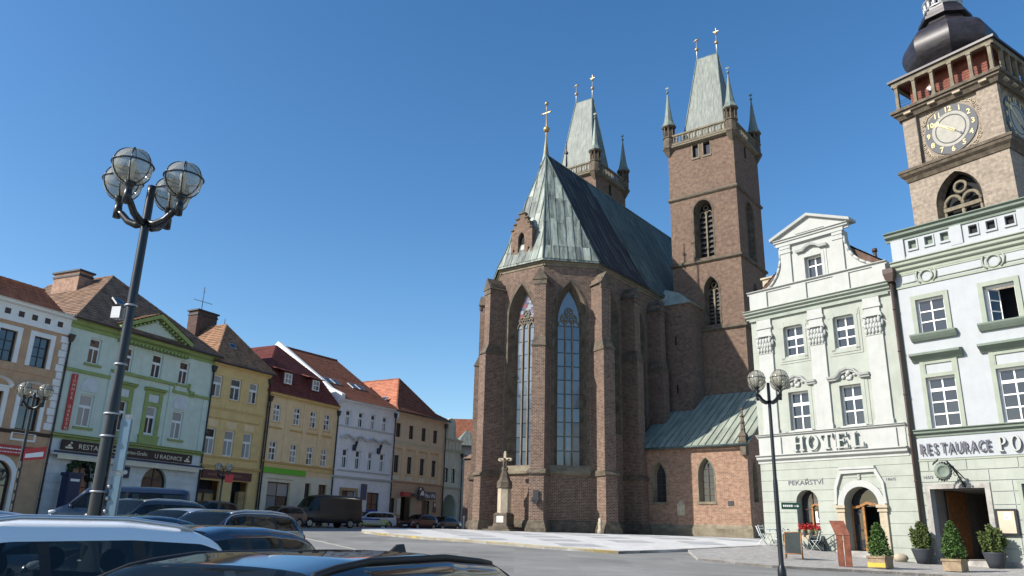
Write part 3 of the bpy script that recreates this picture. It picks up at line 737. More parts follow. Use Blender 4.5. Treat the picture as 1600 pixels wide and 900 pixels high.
    for sx in (-1,1):
        for sy in (-1,1): hr.tube([(cx+sx*b0,cy+sy*b1,zb),(cx+sx*t0,cy+sy*t1,zt)], .075, 6)
    hr.tube([(cx-t0,cy,zt),(cx+t0,cy,zt)], .17, 6); hr.build('hip_roll', M_['copper_green'], T)
    for sx in (-1, 1):
        f = MB(); x = cx+sx*t0; f.tube([(x,cy,zt-.5),(x,cy,53.0)], [.10,.03], 8); f.build('finial_rod', M_['zinc'], T)
        f = MB(); f.sphere((x,cy,51.9), .22, 12, 8); 
        if sx > 0: f.sphere((x,cy,53.05), .16, 10, 7); f.box(x-.02,x+.02,cy-.02,cy+.02,52.9,53.7); f.box(x-.3,x+.3,cy-.02,cy+.02,53.25,53.32)
        else: f.tube([(x-.4,cy,52.95),(x,cy,53.1),(x+.35,cy,53.05)], [.02,.11,.04], 6)
        f.build('gilded_ball', M_['gold'], T)
    return T
tower(9.3, 14.2); tower(-6.15, 14.3)
# stair turret in the angle between choir and tower
q = MB(); q.box(5.3, 8.6, 8.4, 11.05, .5, 22.0); so_ = q.build('stair_turret', M_['church_brick'], CH)
q = MB(); q.hexa([(5.2,8.15,21.95),(8.8,8.15,21.95),(8.8,11.0,21.95),(5.2,11.0,21.95)], [(5.4,10.2,24.2),(6.9,10.2,23.6),(6.9,11.0,23.6),(5.4,11.0,24.2)]); q.build('turret_roof', M_['copper_pale'], so_)
q = MB(); q.box(7.1,7.25,8.36,8.5,18.2,19.0); q.box(7.1,7.25,8.36,8.5,13.8,14.6); q.build('slit_window', M_['window_dark'], so_)
# ------------------------------------------------------------------ side chapel
CX0, CX1, CY0, CY1, CE, CR = 5.6, 15.15, 3.0, 10.98, 8.55, 13.85
c = MB(); rvc = MB()
c.M = rvc.M = Matrix.Translation((0, CY0, 0))
h1 = Hole(11.15, 12.45, 4.3, 7.6, 'point', 1.3, k=.72, rev=.5, kz=.96); h2 = Hole(7.2, 8.4, 4.3, 7.4, 'point', 1.25, k=.72, rev=.5, kz=.96)
wall(c, CX0, CX1, .5, CE, [h1, h2], rmb=rvc); band_arch(rvc, h1, .08, .02, -.02); band_arch(rvc, h2, .07, .02, -.02)
for h in (h1, h2): rvc.box(h.x0-.1,h.x1+.1,-.08,.3,h.z0-.18,h.z0-.02)
c.M = Matrix(((0,-1,0,CX1),(1,0,0,(CY0+CY1)/2),(0,0,1,0),(0,0,0,1))); rvc.M = c.M; hw = (CY1-CY0)/2
h3 = Hole(-3.1,-2.1,4.3,7.5,'point',1.2,k=.72,rev=.5,kz=.96); wall(c, -hw, hw, .5, CE, [h3], rmb=rvc)
c.face((-hw,0,CE),(hw,0,CE),(hw,0,CR))
chp = c.build('side_chapel', M_['chapel_brick'], CH); rvc.build('window_surround', M_['sandstone'], chp)
for h, M in ((h1, Matrix.Translation((0,CY0,0))), (h2, Matrix.Translation((0,CY0,0))), (h3, c.M)):
    I = h.inner(); g = MB(); g.M = M; g.face(*[(x,h.rev,z) for x,z in I]); g.build('pane', M_['pane_glass'], chp)
    x0, x1 = min(p[0] for p in I), max(p[0] for p in I); z0, z1 = min(p[1] for p in I), max(p[1] for p in I)
    g = MB(); g.M = M; g.box((x0+x1)/2-.035,(x0+x1)/2+.035,h.rev-.06,h.rev-.01,z0,z1-.3)
    for k in range(1,6): g.box(x0,x1,h.rev-.04,h.rev-.012,z0+(z1-z0)*k/6.5-.018,z0+(z1-z0)*k/6.5+.018)
    g.build('window_grille', M_['brown_metal'], chp)
pq = MB(); pq.box(CX0,CX1+.14,CY0-.14,CY0+.05,.5,2.35); pq.hexa([(CX0,CY0-.14,2.35),(CX1+.14,CY0-.14,2.35),(CX1+.14,CY0+.05,2.35),(CX0,CY0+.05,2.35)],[(CX0,CY0-.02,2.62),(CX1+.02,CY0-.02,2.62),(CX1+.02,CY0+.05,2.62),(CX0,CY0+.05,2.62)])
pq.box(CX1-.02,CX1+.14,CY0+.05,CY1,.5,2.35); pq.build('chapel_plinth', M_['sandstone'], chp)
nP = 17; sl_ = Vector((0, CY1-CY0+.35, CR-CE+.05)).normalized(); nn = Vector((0,-sl_.z,sl_.y)); A0 = Vector((0, CY0-.35, CE-.05)); SL = Vector((0, CY1-CY0+.35, CR-CE+.05)).length
for k in range(nP):
    xa = CX0+(CX1+.3-CX0)*k/nP+.02; xb = CX0+(CX1+.3-CX0)*(k+1)/nP-.02; t = random.uniform(0,.012)
    P = MB(); b_ = [A0+Vector((xa,0,0)), A0+Vector((xb,0,0)), A0+sl_*SL+Vector((xb,0,0)), A0+sl_*SL+Vector((xa,0,0))]
    P.hexa(b_, [p+nn*(.03+t) for p in b_]); P.build('roof_panel', M_['copper_pale'], chp)
    S = MB(); b_ = [A0+Vector((xb-.005,0,0)), A0+Vector((xb+.045,0,0)), A0+sl_*SL+Vector((xb+.045,0,0)), A0+sl_*SL+Vector((xb-.005,0,0))]
    S.hexa([p-nn*.01 for p in b_], [p+nn*.095 for p in b_]); S.build('roof_seam', M_['copper_green'], chp)
gq = MB(); gq.tube([(CX0,CY0-.42,CE-.12),(CX1+.3,CY0-.42,CE-.12)], .09, 8); gq.tube([(6.1,CY0-.15,CE-.2),(6.1,CY0-.15,1.6)], .06, 8); gq.build('gutter', M_['copper_mid'], chp)
pn = MB(); px_, py_ = CX1-.15, CY0-.15
pn.box(px_-.22,px_+.22,py_-.22,py_+.3,CE-.9,CE-.2); pn.frus(px_,py_,CE-.2,CE+.12,.22,.22,.34,.34); pn.box(px_-.26,px_+.26,py_-.26,py_+.26,CE+.12,CE+.5); pn.frus(px_,py_,CE+.5,CE+.75,.32,.32,.2,.2); pn.frus(px_,py_,CE+.75,CE+2.5,.15,.15,.05,.05)
for z in (1.0,1.5,2.0): 
    for dx, dy in ((1,0),(-1,0),(0,1),(0,-1)): pn.sphere((px_+dx*.14,py_+dy*.14,CE+z), .07, 6, 4)
pn.sphere((px_,py_,CE+2.55), .12, 8, 6); pn.build('pinnacle', M_['dark_sandstone'], chp)
pa = MB(); pa.box(13.45,13.9,CY0-.04,CY0+.02,4.0,4.35); pa.build('wall_plaque', M_['dark_metal'], chp)
pa = MB(); pa.prism([(9.3,3.3),(9.95,3.3),(9.95,4.1),(9.62,4.45),(9.3,4.1)], CY0-.05, CY0+.02); pa.build('stone_tablet', M_['pale_sandstone'], chp)
# low sacristy wing on the far left and small niches
q = MB(); q.box(-9.6,-5.3,-.6,5,.5,8.0); q.hexa([(-9.7,-.8,8.0),(-5.2,-.8,8.0),(-5.2,5,8.0),(-9.7,5,8.0)],[(-8,2.2,10.0),(-5.2,2.2,10.4),(-5.2,3,10.4),(-8,3,10.0)]); q.build('sacristy', M_['church_brick'], CH)
q = MB(); q.M = Rz(rad(22.5)) @ Matrix.Translation((0,-RC+.05,0)); q.box(-.28,.28,-1.98,-1.78,4.05,4.2); q.frus(0,-1.95,3.75,4.05,.12,.12,.28,.18); q.box(-.2,.2,-1.83,-1.77,4.2,4.75); q.build('wall_lantern', M_['dark_metal'], CH)

# ================================================================== BELL TOWER (right, behind the houses)
mat('onion_metal', (.035,.03,.034), rough=.42, var=.3, metal=.1, spec=.4, scale=.8)
mat('gallery_wood', (.22,.07,.045), rough=.8, var=.2, scale=2.)
mat('clock_face', (.36,.345,.30), rough=.8, var=.08); mat('clock_ring', (.085,.09,.10), rough=.6, var=0)
ZG2 = 1.6
BT = thing('bell_tower', 'square sandstone bell tower with clock, open gallery and dark onion dome', 'tower', (37.22, 68.0, ZG2), rad(90-145.5)); ZOFF[BT.name] = ZG2
X0, X1, YD = -.2, 8.85, 7.0; CXM = 4.32
sides = [(Matrix.Identity(4), X0, X1), (Matrix(((0,-1,0,X1),(1,0,0,0),(0,0,1,0),(0,0,0,1))), 0, YD),
         (Matrix(((-1,0,0,X0+X1),(0,-1,0,YD),(0,0,1,0),(0,0,0,1))), X0, X1), (Matrix(((0,1,0,X0),(-1,0,0,YD),(0,0,1,0),(0,0,0,1))), 0, YD)]
W = MB(); rv = MB(); wins = []
for i, (M, a, b) in enumerate(sides):
    W.M = rv.M = M; c = (a+b)/2-(.25 if i == 0 else 0)
    h = Hole(c-2.05+.5*(i%2),c+2.05-.5*(i%2),27.0,34.25,'point',2.9,k=.82,rev=.8,kz=.985); wall(W, a, b, .4, 35.1, [h], rmb=rv); wins.append((M, h))
    wall(W, a+.12, b-.12, 35.1, 42.0, [Hole(c-2.75,c+2.85,36.0,41.2,rev=.22)], y=.12, rmb=W)
    W.face((c-2.8,.34,35.9),(c+2.9,.34,35.9),(c+2.9,.34,41.3),(c-2.8,.34,41.3))
W.build('tower_wall', M_['ashlar'], BT); rv.build('window_splay', M_['dark_sandstone'], BT)
for M, h in wins[:2]:
    I = h.inner(); g = MB(); g.M = M; g.face(*[(x, h.rev+.5, z) for x, z in I]); g.build('belfry_opening', M_['window_dark'], BT)
    x0, x1 = min(p[0] for p in I), max(p[0] for p in I); c = (x0+x1)/2; t = MB(); t.M = M; y = h.rev-.15; zsp = 31.1
    t.tube([(c,y,27),(c,y,zsp)], .17, 8); t.tube([(x0+.1,y,27),(x0+.1,y,zsp)], .13, 8); t.tube([(x1-.1,y,27),(x1-.1,y,zsp)], .13, 8)
    for a, b in ((x0+.1,c),(c,x1-.1)): t.tube([(x,y,z) for x,z in arch_pts(a,b,zsp,zsp+1.05,'round',6)], .17, 8)
    t.tube([(c+.52*math.cos(2*PI*i/16), y, 32.85+.52*math.sin(2*PI*i/16)) for i in range(16)], .15, 8, closed=True)
    t.box(x0,x1,y-.2,y+.2,30.75,31.1); t.build('tracery', M_['sandstone'], BT)
def collar(prof, name, m, z=None):
    s_ = MB()
    ring(s_, X0, X1, 0, YD, [(-y, z) for y, z in prof]); return s_.build(name, m, BT)
collar([(.1,34.55),(-.1,34.6),(-.25,34.95),(-.5,35.2),(-.56,35.45),(-.64,35.5),(-.64,35.73),(-.1,36.05),(.2,36.05)], 'cornice', M_['dark_sandstone'])
collar([(.1,41.2),(-.1,41.25),(-.25,41.6),(-.45,41.75),(-.45,41.95),(-.62,42.0),(-.62,42.28),(.3,42.3)], 'gallery_floor', M_['dark_sandstone'])
br_ = MB()
for M, a, b in sides:
    br_.M = M
    for k in range(4): x = a+1.0+(b-a-2.0)*k/3; br_.box(x-.35,x+.35,-.5,-.1,41.55,41.74)
br_.split('corbel', M_['pale_sandstone'], BT)
for i, (M, a, b) in enumerate(sides[:2]):       # clock dials
    c = (a+b)/2-(.1 if i == 0 else 0); y = .34; zc = 38.6; R = 2.42
    base = MB(); base.M = M; base.prism([(c+R*math.cos(2*PI*k/48), zc+R*math.sin(2*PI*k/48)) for k in range(48)], y-.1, y+.02); dial = base.build('clock_face', M_['clock_ring'], BT)
    d = MB(); d.M = M; d.prism([(c+1.72*math.cos(2*PI*k/48), zc+1.72*math.sin(2*PI*k/48)) for k in range(48)], y-.125, y-.09); d.build('dial_ring', M_['clock_face'], dial)
    d = MB(); d.M = M; d.tube([(c+1.38*math.cos(2*PI*k/40), y-.125, zc+1.38*math.sin(2*PI*k/40)) for k in range(40)], .05, 6, closed=True); d.build('inner_ring', M_['clock_ring'], dial)
    for n in range(1, 13):
        an = PI/2-n*PI/6; tx = text(dial, str(n), .72, M_['gold_paint'], (0,0,0), ext=.02, name='numeral', align='CENTER', bold=.012)
        P = M @ Vector((c+2.05*math.cos(an), y-.13, zc+2.05*math.sin(an)-.25)); tx.location = (P.x, P.y, P.z-ZG2*0); tx.location.z = P.z-ZG2; tx.rotation_euler = (PI/2,0,math.atan2(M[1][0], M[0][0]))
    for an, r0, r1, wd, nm in ((rad(142), -.5, 1.75, .11, 'hour_hand'), (rad(-42), -.3, 1.5, .045, 'minute_hand')):
        hd = MB(); hd.M = M; dx, dz_ = math.cos(an), math.sin(an)
        P = [(c+dx*r+(-dz_)*q, zc+dz_*r+dx*q) for r, q in ((r0,-wd),(r1-.5,-wd*.8),(r1-.35,-wd*2.6),(r1,0),(r1-.35,wd*2.6),(r1-.5,wd*.8),(r0,wd))]
        hd.prism(P, y-.19, y-.15); hd.build(nm, M_['gold_paint'] if nm == 'hour_hand' else M_['clock_ring'], dial)
    o = MB(); o.M = M          # carved spandrels
    for sx in (-1,1):
        for sz in (-1,1):
            for k in range(9):
                a_ = rad(12+k*8.5); r_ = R+.12+(.75*math.sin(2*a_))*.5; o.tube([(c+sx*(r_*math.cos(a_))+.13*math.cos(2*PI*j/7), y-.03, zc+sz*(r_*math.sin(a_))+.13*math.sin(2*PI*j/7)) for j in range(7)], .045, 5, closed=True)
            o.tube([(c+sx*2.3, y-.02, zc+sz*1.2),(c+sx*2.0,y-.04,zc+sz*2.0),(c+sx*1.2,y-.02,zc+sz*2.35)], .06, 5)
    o.build('spandrel_carving', M_['pale_sandstone'], BT)
dp = MB(); dp.tube([(1.35,.02,41.2),(1.35,.02,36.1)], .07, 6); dp.build('downpipe', M_['dark_metal'], BT)
# gallery
g = MB(); g.box(X0+.9,X1-.9,.9,YD-.9,42.25,45.3); g.build('gallery_wall', M_['gallery_wood'], BT)
g = MB(); g.box(X0-.2,X1+.2,-.2,YD+.2,45.22,45.3); g.build('gallery_ceiling', M_['gallery_wood'], BT)
for i, (M, a, b) in enumerate(sides):
    for k in range(6 if i < 2 else 0):
        x = a+.1+(b-a-.2)*k/5; q = MB(); q.M = M
        q.box(x-.2,x+.2,-.32,.08,42.28,42.6); q.box(x-.15,x+.15,-.27,.03,42.6,44.85); q.box(x-.22,x+.22,-.34,.1,44.85,45.0); 
        if i == 0 or k > 0: q.build('gallery_column', M_['sandstone'], BT)
    q = MB(); q.M = M; q.box(a-.27,b+.27,-.34,.08,45.0,45.45); q.box(a-.1,b+.1,-.2,-.04,42.28,42.42); q.build('gallery_beam', M_['sandstone'], BT)
    if i < 2:
        q = MB(); q.M = M
        for z in (42.75, 43.05, 43.3): q.tube([(a,-.12,z),(b,-.12,z)], .022, 5)
        q.build('railing', M_['dark_metal'], BT)
q = MB(); e = .55; q.hexa([(X0-e,-e,45.45),(X1+e,-e,45.45),(X1+e,YD+e,45.45),(X0-e,YD+e,45.45)],[(X0-e,-e,45.68),(X1+e,-e,45.68),(X1+e,YD+e,45.68),(X0-e,YD+e,45.68)])
q.hexa([(X0-e,-e,45.68),(X1+e,-e,45.68),(X1+e,YD+e,45.68),(X0-e,YD+e,45.68)],[(1.2,1.2,46.7),(6.4,1.2,46.7),(6.4,5.8,46.7),(1.2,5.8,46.7)]); q.build('gallery_roof', M_['onion_metal'], BT)
q = MB(); oc = (3.8, 3.6); q.lathe(chaikin([(3.0,46.2),(3.5,46.7),(4.05,47.3),(4.3,48.1),(4.28,48.8),(4.0,49.6),(3.4,50.25),(2.6,50.75),(2.1,51.2),(1.95,51.7)], 2), 8, oc, False, PI/8+.06)
q.lathe([(2.45,51.75),(2.4,52.1),(2.15,52.3),(2.1,52.7),(1.75,52.95),(1.75,53.2)], 8, oc, False, PI/8+.06); q.build('onion_dome', M_['onion_metal'], BT)
q = MB(); q.lathe([(1.5,53.0),(1.5,57.5),(2.1,57.8),(2.1,58.1),(1.4,58.6),(1.7,59.8),(1.0,61),(.3,62),(.05,66)], 8, oc, False, PI/8+.06); ln = q.build('lantern', M_['onion_metal'], BT)
q = MB()
for k in range(16):
    a_ = 2*PI*k/16; q.lathe([(.14,53.3),(.2,53.5),(.2,54.0),(.12,54.15)], 6, (oc[0]+1.62*math.cos(a_), oc[1]+1.62*math.sin(a_)), True)
q.lathe([(1.72,53.2),(1.8,53.32),(1.7,53.36)], 16, oc); q.lathe([(1.72,54.15),(1.85,54.3),(1.7,54.4)], 16, oc); q.build('balustrade', M_['zinc'], ln)

# ================================================================== HOTEL
mat('hotel_green', (.345,.365,.315), rough=.85, var=.06, scale=1., streak=.16, bump=.08, bscale=60)
mat('hotel_white', (.405,.41,.385), rough=.8, var=.04, streak=.15, bump=.05)
mat('hotel_sage', (.29,.32,.27), rough=.8, var=.08, streak=.2)
mat('house_white', (.385,.40,.41), rough=.85, var=.03, streak=.1, bump=.05)
mat('sage_trim', (.30,.33,.265), rough=.8, var=.05, streak=.15); mat('sage_dark', (.17,.205,.165), rough=.8, var=.08)
mat('oak', (.33,.15,.05), rough=.5, var=.25, scale=5.); mat('dark_oak', (.06,.035,.025), rough=.5, var=.2)
mat('sign_grey', (.10,.095,.12), rough=.6, var=0); mat('letter_green', (.26,.33,.28), rough=.7, var=0)
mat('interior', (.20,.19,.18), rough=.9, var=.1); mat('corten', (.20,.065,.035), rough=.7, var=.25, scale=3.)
HZ = .78; HR = rad(90-139.7); HO = (17.52, 35.0)
def hw_(u, y=0.0):  # hotel-local to world plan
    d = (math.sin(rad(139.7)), math.cos(rad(139.7))); return (HO[0]+d[0]*u-d[1]*y, HO[1]+d[1]*u+d[0]*y)
HT = thing('hotel_building', 'pale green baroque hotel with scrolled white gable and white pilasters', 'hotel', (*HO, HZ), HR); ZOFF[HT.name] = HZ
def bands(parent, x0, x1, zlist, holes, proj, m, name='rusticated_course', gap=.03, joints=None, y=0.0):
    """ground-floor courses as separate slabs cut round the openings"""
    for j in range(len(zlist)-1):
        za, zb = zlist[j]+gap/2, zlist[j+1]-gap/2
        hz = sorted({za, zb, *[za+(zb-za)*i/6 for i in range(7)], *[h.z0 for h in holes if za < h.z0 < zb], *[h.z1 for h in holes if za < h.z1 < zb]})
        js = joints[j % len(joints)] if joints else []
        cuts = [x0]+[q for q in js if x0 < q < x1]+[x1]
        for ca, cb in zip(cuts[:-1], cuts[1:]):
            ca2, cb2 = ca+(gap/2 if ca > x0 else 0), cb-(gap/2 if cb < x1 else 0)
            mb = MB()
            for a, b in zip(hz[:-1], hz[1:]):
                segsA = [(ca2, cb2)]; segsB = [(ca2, cb2)]
                for h in holes:
                    zm = (a+b)/2
                    if h.z0 <= zm <= h.z1:
                        ea, eb = h.xat(min(max(a,h.z0),h.z1)), h.xat(min(max(b,h.z0),h.z1))
                        nA, nB = [], []
                        for (p, q), (r, s) in zip(segsA, segsB):
                            if ea[0] > p+1e-4: nA.append((p, min(q, ea[0]))); nB.append((r, max(r, min(s, eb[0]))))
                            if ea[1] < q-1e-4: nA.append((max(p, ea[1]), q)); nB.append((min(s, max(r, eb[1])), s))
                        segsA, segsB = nA, nB
                for (p, q), (r, s) in zip(segsA, segsB):
                    if q-p > 1e-3: mb.hexa([(p,y-proj,a),(q,y-proj,a),(q,y+.01,a),(p,y+.01,a)], [(r,y-proj,b),(s,y-proj,b),(s,y+.01,b),(r,y+.01,b)])
            if mb.f: mb.build(name, m, parent)
hh = [Hole(-5.81,-4.66,1.66,4.0,'round',.58,rev=.55), Hole(-3.33,-1.70,.9,4.07,'round',.82,rev=.6)]
for xa, xb in ((-5.76,-4.66),(-3.02,-1.95)): hh += [Hole(xa,xb,6.87,8.82,rev=.3), Hole(xa,xb,10.68,12.26,rev=.3)]
W = MB(); wall(W, -7.65, 0, .2, 13.4, hh); W.box(-7.65,-7.6,.05,9,.2,13.4); W.box(-.05,0,.05,9,.2,13.4); W.box(-7.6,-.05,8.9,9,.2,13.4); W.build('wall', M_['hotel_green'], HT)
bands(HT, -7.67, .0, [1.0,1.42,1.93,2.44,2.95,3.46,3.97,4.48,4.99,5.35], hh[:2], .022, M_['hotel_green'], gap=.02)
q = MB(); 
for a, b in ((-7.68,-3.75),(-1.28,.0)): q.box(a,b,-.07,0,.1,1.0)
q.build('plinth', M_['hotel_green'], HT)
T = MB(); T.ext(cornice_prof(5.35,5.75,.30,0,2), -7.75, -.1); T.ext(cornice_prof(6.62,6.8,.2,0,2), -7.75,-.1); T.split('ledge', M_['hotel_white'], HT)
T = MB(); T.box(-7.65,-.15,-.05,.0,5.75,6.62); T.build('sign_band', M_['hotel_white'], HT)
for a, b in ((-7.25,-6.42),(-4.3,-3.5),(-1.4,-.6)):
    T = MB()
    T.box(a-.08,b+.08,-.13,0,5.76,6.62); T.box(a-.04,b+.04,-.16,0,6.8,7.05); T.box(a,b,-.11,0,7.05,12.05); T.box(a-.03,b+.03,-.14,0,11.0,11.1); T.box(a-.02,b+.02,-.13,0,11.98,12.08); T.box(a+.03,b-.03,-.1,0,12.0,12.35); T.box(a-.05,b+.05,-.15,0,12.35,12.5); T.box(a,b,-.12,0,12.5,12.85)
    T.build('pilaster', M_['hotel_white'], HT)
for a, b in ((-7.25,-6.42),(-4.3,-3.5),(-1.4,-.6)):       # leafy capitals
    cpt = MB(); c = (a+b)/2; hwid = (b-a)/2
    for row, (z, nL) in enumerate(((11.2,5),(11.44,6),(11.66,5))):
        for k in range(nL): cpt.sphere((c+hwid*1.05*(2*(k+.5)/nL-1), -.16-.03*row, z+random.uniform(-.02,.02)), .085, 8, 6, 1, .9, 1.9)
    for s_ in (-1,1):
        cpt.tube([(c+s_*hwid*.95+.11*math.cos(t*.7)*(1-t*.09), -.2, 11.82+.11*math.sin(t*.7)*(1-t*.09)) for t in range(9)], .04, 6)
        cpt.sphere((c+s_*(hwid+.04),-.12,11.55), .1, 8, 6, .8, .8, 1.6)
    cpt.box(a-.08,b+.08,-.24,0,11.9,11.98); cpt.build('capital', M_['hotel_white'], HT)
for xa, xb in ((-5.76,-4.66),(-3.02,-1.95)):
    a = MB(); band_arch(a, hh[2] if xa < -4 else hh[4], .18, .0, -.05); a.box(xa-.34,xa-.18,-.03,0,6.85,9.0); a.box(xb+.18,xb+.34,-.03,0,6.85,9.0)
    h = Hole(xa,xb,10.5,12.26); band_arch(a, h, .17, .0, -.055, z0=10.5); a.box(xa-.17,xb+.17,-.055,0,10.42,10.6); band_arch(a, Hole(xa-.17,xb+.17,10.42,12.40), .13, 0, -.03, z0=10.42); a.box(xa-.3,xb+.3,-.025,0,10.30,10.42)
    for s_ in (xa-.17, xb+.0): a.box(s_-.06,s_+.23,-.06,0,12.2,12.46)
    a.build('architrave', M_['hotel_green'], HT)
    c = (xa+xb)/2; hd = MB()            # swan-neck hood over the first-floor window
    path = [(-1.05,9.28),(-.62,9.28),(-.5,9.36),(-.32,9.56),(0,9.66),(.32,9.56),(.5,9.36),(.62,9.28),(1.05,9.28)]
    for (x_a,z_a),(x_b,z_b) in zip(path[:-1], path[1:]):
        for pz, py0, th in ((0,-.26,.10),(-.10,-.17,.10)):
            hd.hexa([(c+x_a,py0,z_a+pz-th),(c+x_b,py0,z_b+pz-th),(c+x_b,0,z_b+pz-th),(c+x_a,0,z_a+pz-th)],[(c+x_a,py0-.04,z_a+pz),(c+x_b,py0-.04,z_b+pz),(c+x_b,0,z_b+pz),(c+x_a,0,z_a+pz)])
    for k in range(7): hd.sphere((c+.3*math.sin(k*.9-2.7)*(.4+.6*(k%2)), -.05, 9.12+.09*(k%3)), .1, 8, 5, 1, .7, 1)
    hd.sphere((c,-.08,9.38), .12, 8, 6); hd.build('window_hood', M_['hotel_white'], HT)
    window(HT, xa, xb, 6.87, 8.82, .2, (.36,.34,.30), 2, 'white_paint', .085, .07, thick=2, pc=.05)
    window(HT, xa, xb, 10.68, 12.26, .2, (.30,.34,.36), 2, 'white_paint', .085, .07, thick=2, pc=.05)
    s_ = MB(); s_.box(xa-.1,xb+.1,-.12,.25,6.81,6.88); s_.build('sill', M_['hotel_white'], HT)
E_ = MB(); E_.box(-7.66,-.12,-.13,0,12.85,12.98); E_.ext(cornice_prof(12.98,13.42,.38,0,3), -7.9, -.02); E_.build('cornice', M_['hotel_sage'], HT)
P = MB(); P.box(-7.65,-.1,.0,.45,13.42,14.4)
for a, b in ((-7.6,-6.55),(-5.1,-4.25),(-2.75,-1.95),(-.75,-.12)): P.box(a,b,-.09,.02,13.42,14.38)
P.ext(cornice_prof(14.36,14.52,.16,0,1), -7.72, -.05); P.box(-7.65,-.1,.03,.5,14.4,14.51); P.build('parapet', M_['hotel_white'], HT)
gp = [(-6.5,14.5),(-6.3,14.62),(-6.05,14.86),(-5.85,15.15),(-5.7,15.5),(-5.6,15.9),(-5.58,16.5),(-5.58,16.65),(-2.02,16.65),(-2.02,16.3),(-1.95,15.85),(-1.8,15.45),(-1.6,15.14),(-1.32,14.86),(-1.0,14.65),(-.75,14.52)]
G = MB(); gh = Hole(-4.22,-3.28,14.56,15.72,rev=.3)
L_ = [p for p in gp if p[0] < -4]; Rr = [p for p in gp if p[0] > -4]
G.prism([(-6.5,14.5)]+L_[1:]+[(-4.22,16.65),(-4.22,14.5)], 0, .45); G.prism([(-3.28,14.5),(-3.28,16.65)]+Rr, 0, .45); G.prism([(-4.22,15.72),(-4.22,16.65),(-3.28,16.65),(-3.28,15.72)], 0, .45)
gw = G.build('gable', M_['hotel_white'], HT)
T = MB()
for a, b in ((-5.52,-4.95),(-2.55,-2.06)): T.box(a,b,-.1,0,14.52,16.45); T.box(a-.05,b+.05,-.14,0,16.2,16.32); T.box(a-.03,b+.03,-.13,0,16.45,16.62)
T.box(-5.72,-1.95,-.16,0,16.62,16.78); T.ext(cornice_prof(16.72,17.0,.24,0,2), -5.85, -1.7)
T.prism([(-6.0,17.0),(-1.55,17.0),(-1.55,17.1),(-3.75,17.98),(-6.0,17.1)], -.10, .45)
for (xa, za), (xb, zb) in (((-6.02,17.02),(-3.76,17.92)),((-3.76,17.92),(-1.52,17.02))):
    T.hexa([(xa,-.28,za-.02),(xb,-.28,zb-.02),(xb,.45,zb-.02),(xa,.45,za-.02)],[(xa,-.31,za+.12),(xb,-.31,zb+.12),(xb,.45,zb+.12),(xa,.45,za+.12)])
T.prism([(-4.55,17.1),(-2.95,17.1),(-3.75,17.45)], -.14, -.09)
T.build('gable_pediment', M_['hotel_white'], gw)
S_ = MB()
for seq in (gp[:7], gp[9:]):
    for (xa,za),(xb,zb) in zip(seq[:-1], seq[1:]): S_.tube([(xa,-.03,za),(xb,-.03,zb)], .07, 6)
S_.build('scroll_moulding', M_['hotel_white'], gw)
a = MB(); band_arch(a, gh, .16, 0, -.05); band_arch(a, Hole(-4.38,-3.12,14.56,15.88), .12, 0, -.03)
pth = [(-4.62,16.05),(-4.2,16.05),(-3.98,16.22),(-3.75,16.28),(-3.5,16.22),(-3.3,16.05),(-2.88,16.05)]
for (x_a,z_a),(x_b,z_b) in zip(pth[:-1], pth[1:]): a.hexa([(x_a,-.2,z_a),(x_b,-.2,z_b),(x_b,0,z_b),(x_a,0,z_a)],[(x_a,-.25,z_a+.12),(x_b,-.25,z_b+.12),(x_b,0,z_b+.12),(x_a,0,z_a+.12)])
a.build('architrave', M_['hotel_white'], gw)
window(HT, -4.22, -3.28, 14.56, 15.72, .22, (.6,.4), 2, 'white_paint', .08, .07, pc=0)
R = MB(); tiles(R, (-7.7,.5,14.4),(-7.7,9,14.4),(-3.8,9,17.3),(-3.8,.5,17.3)); tiles(R, (0,9,14.4),(0,.5,14.4),(-3.8,.5,17.3),(-3.8,9,17.3)); R.prism([(-7.6,13.4),(0,13.4),(-.05,14.4),(-3.8,17.2),(-7.6,14.4)], .46, .6)
roof_red = mat('tile_brown', (.12,.07,.05), rough=.9, var=.3, scale=2.5, col2=(.06,.04,.032)); R.build('roof', roof_red, HT)
ch_ = MB(); ch_.box(-7.2,-6.5,.7,1.4,14.4,15.35); ch_.box(-7.28,-6.42,.62,1.48,15.35,15.45); ch_.build('chimney', M_['pale_sandstone'], HT)
vp = MB(); vp.tube([(-1.0,1.0,14.8),(-1.0,1.0,15.5)], .09, 8); vp.tube([(-1.0,1.0,15.45),(-1.0,1.0,15.62)], .13, 8); vp.build('vent_pipe', M_['brown_metal'], HT)
# drainpipe with hopper between the two houses
dp = MB(); dp.frus(.08,-.18,13.35,13.75,.16,.13,.24,.2); dp.box(-.16,.32,-.38,.02,13.75,13.98); dp.build('hopper', M_['brown_metal'], HT)
dp = MB(); dp.tube([(.08,-.14,13.5),(.08,-.14,.85)], .065, 8)
for z in (12,10,8,6.2,4.2,2.4): dp.tube([(.08,-.14,z),(.08,-.14,z+.06)], .085, 8)
dp.build('drainpipe', M_['brown_metal'], HT)
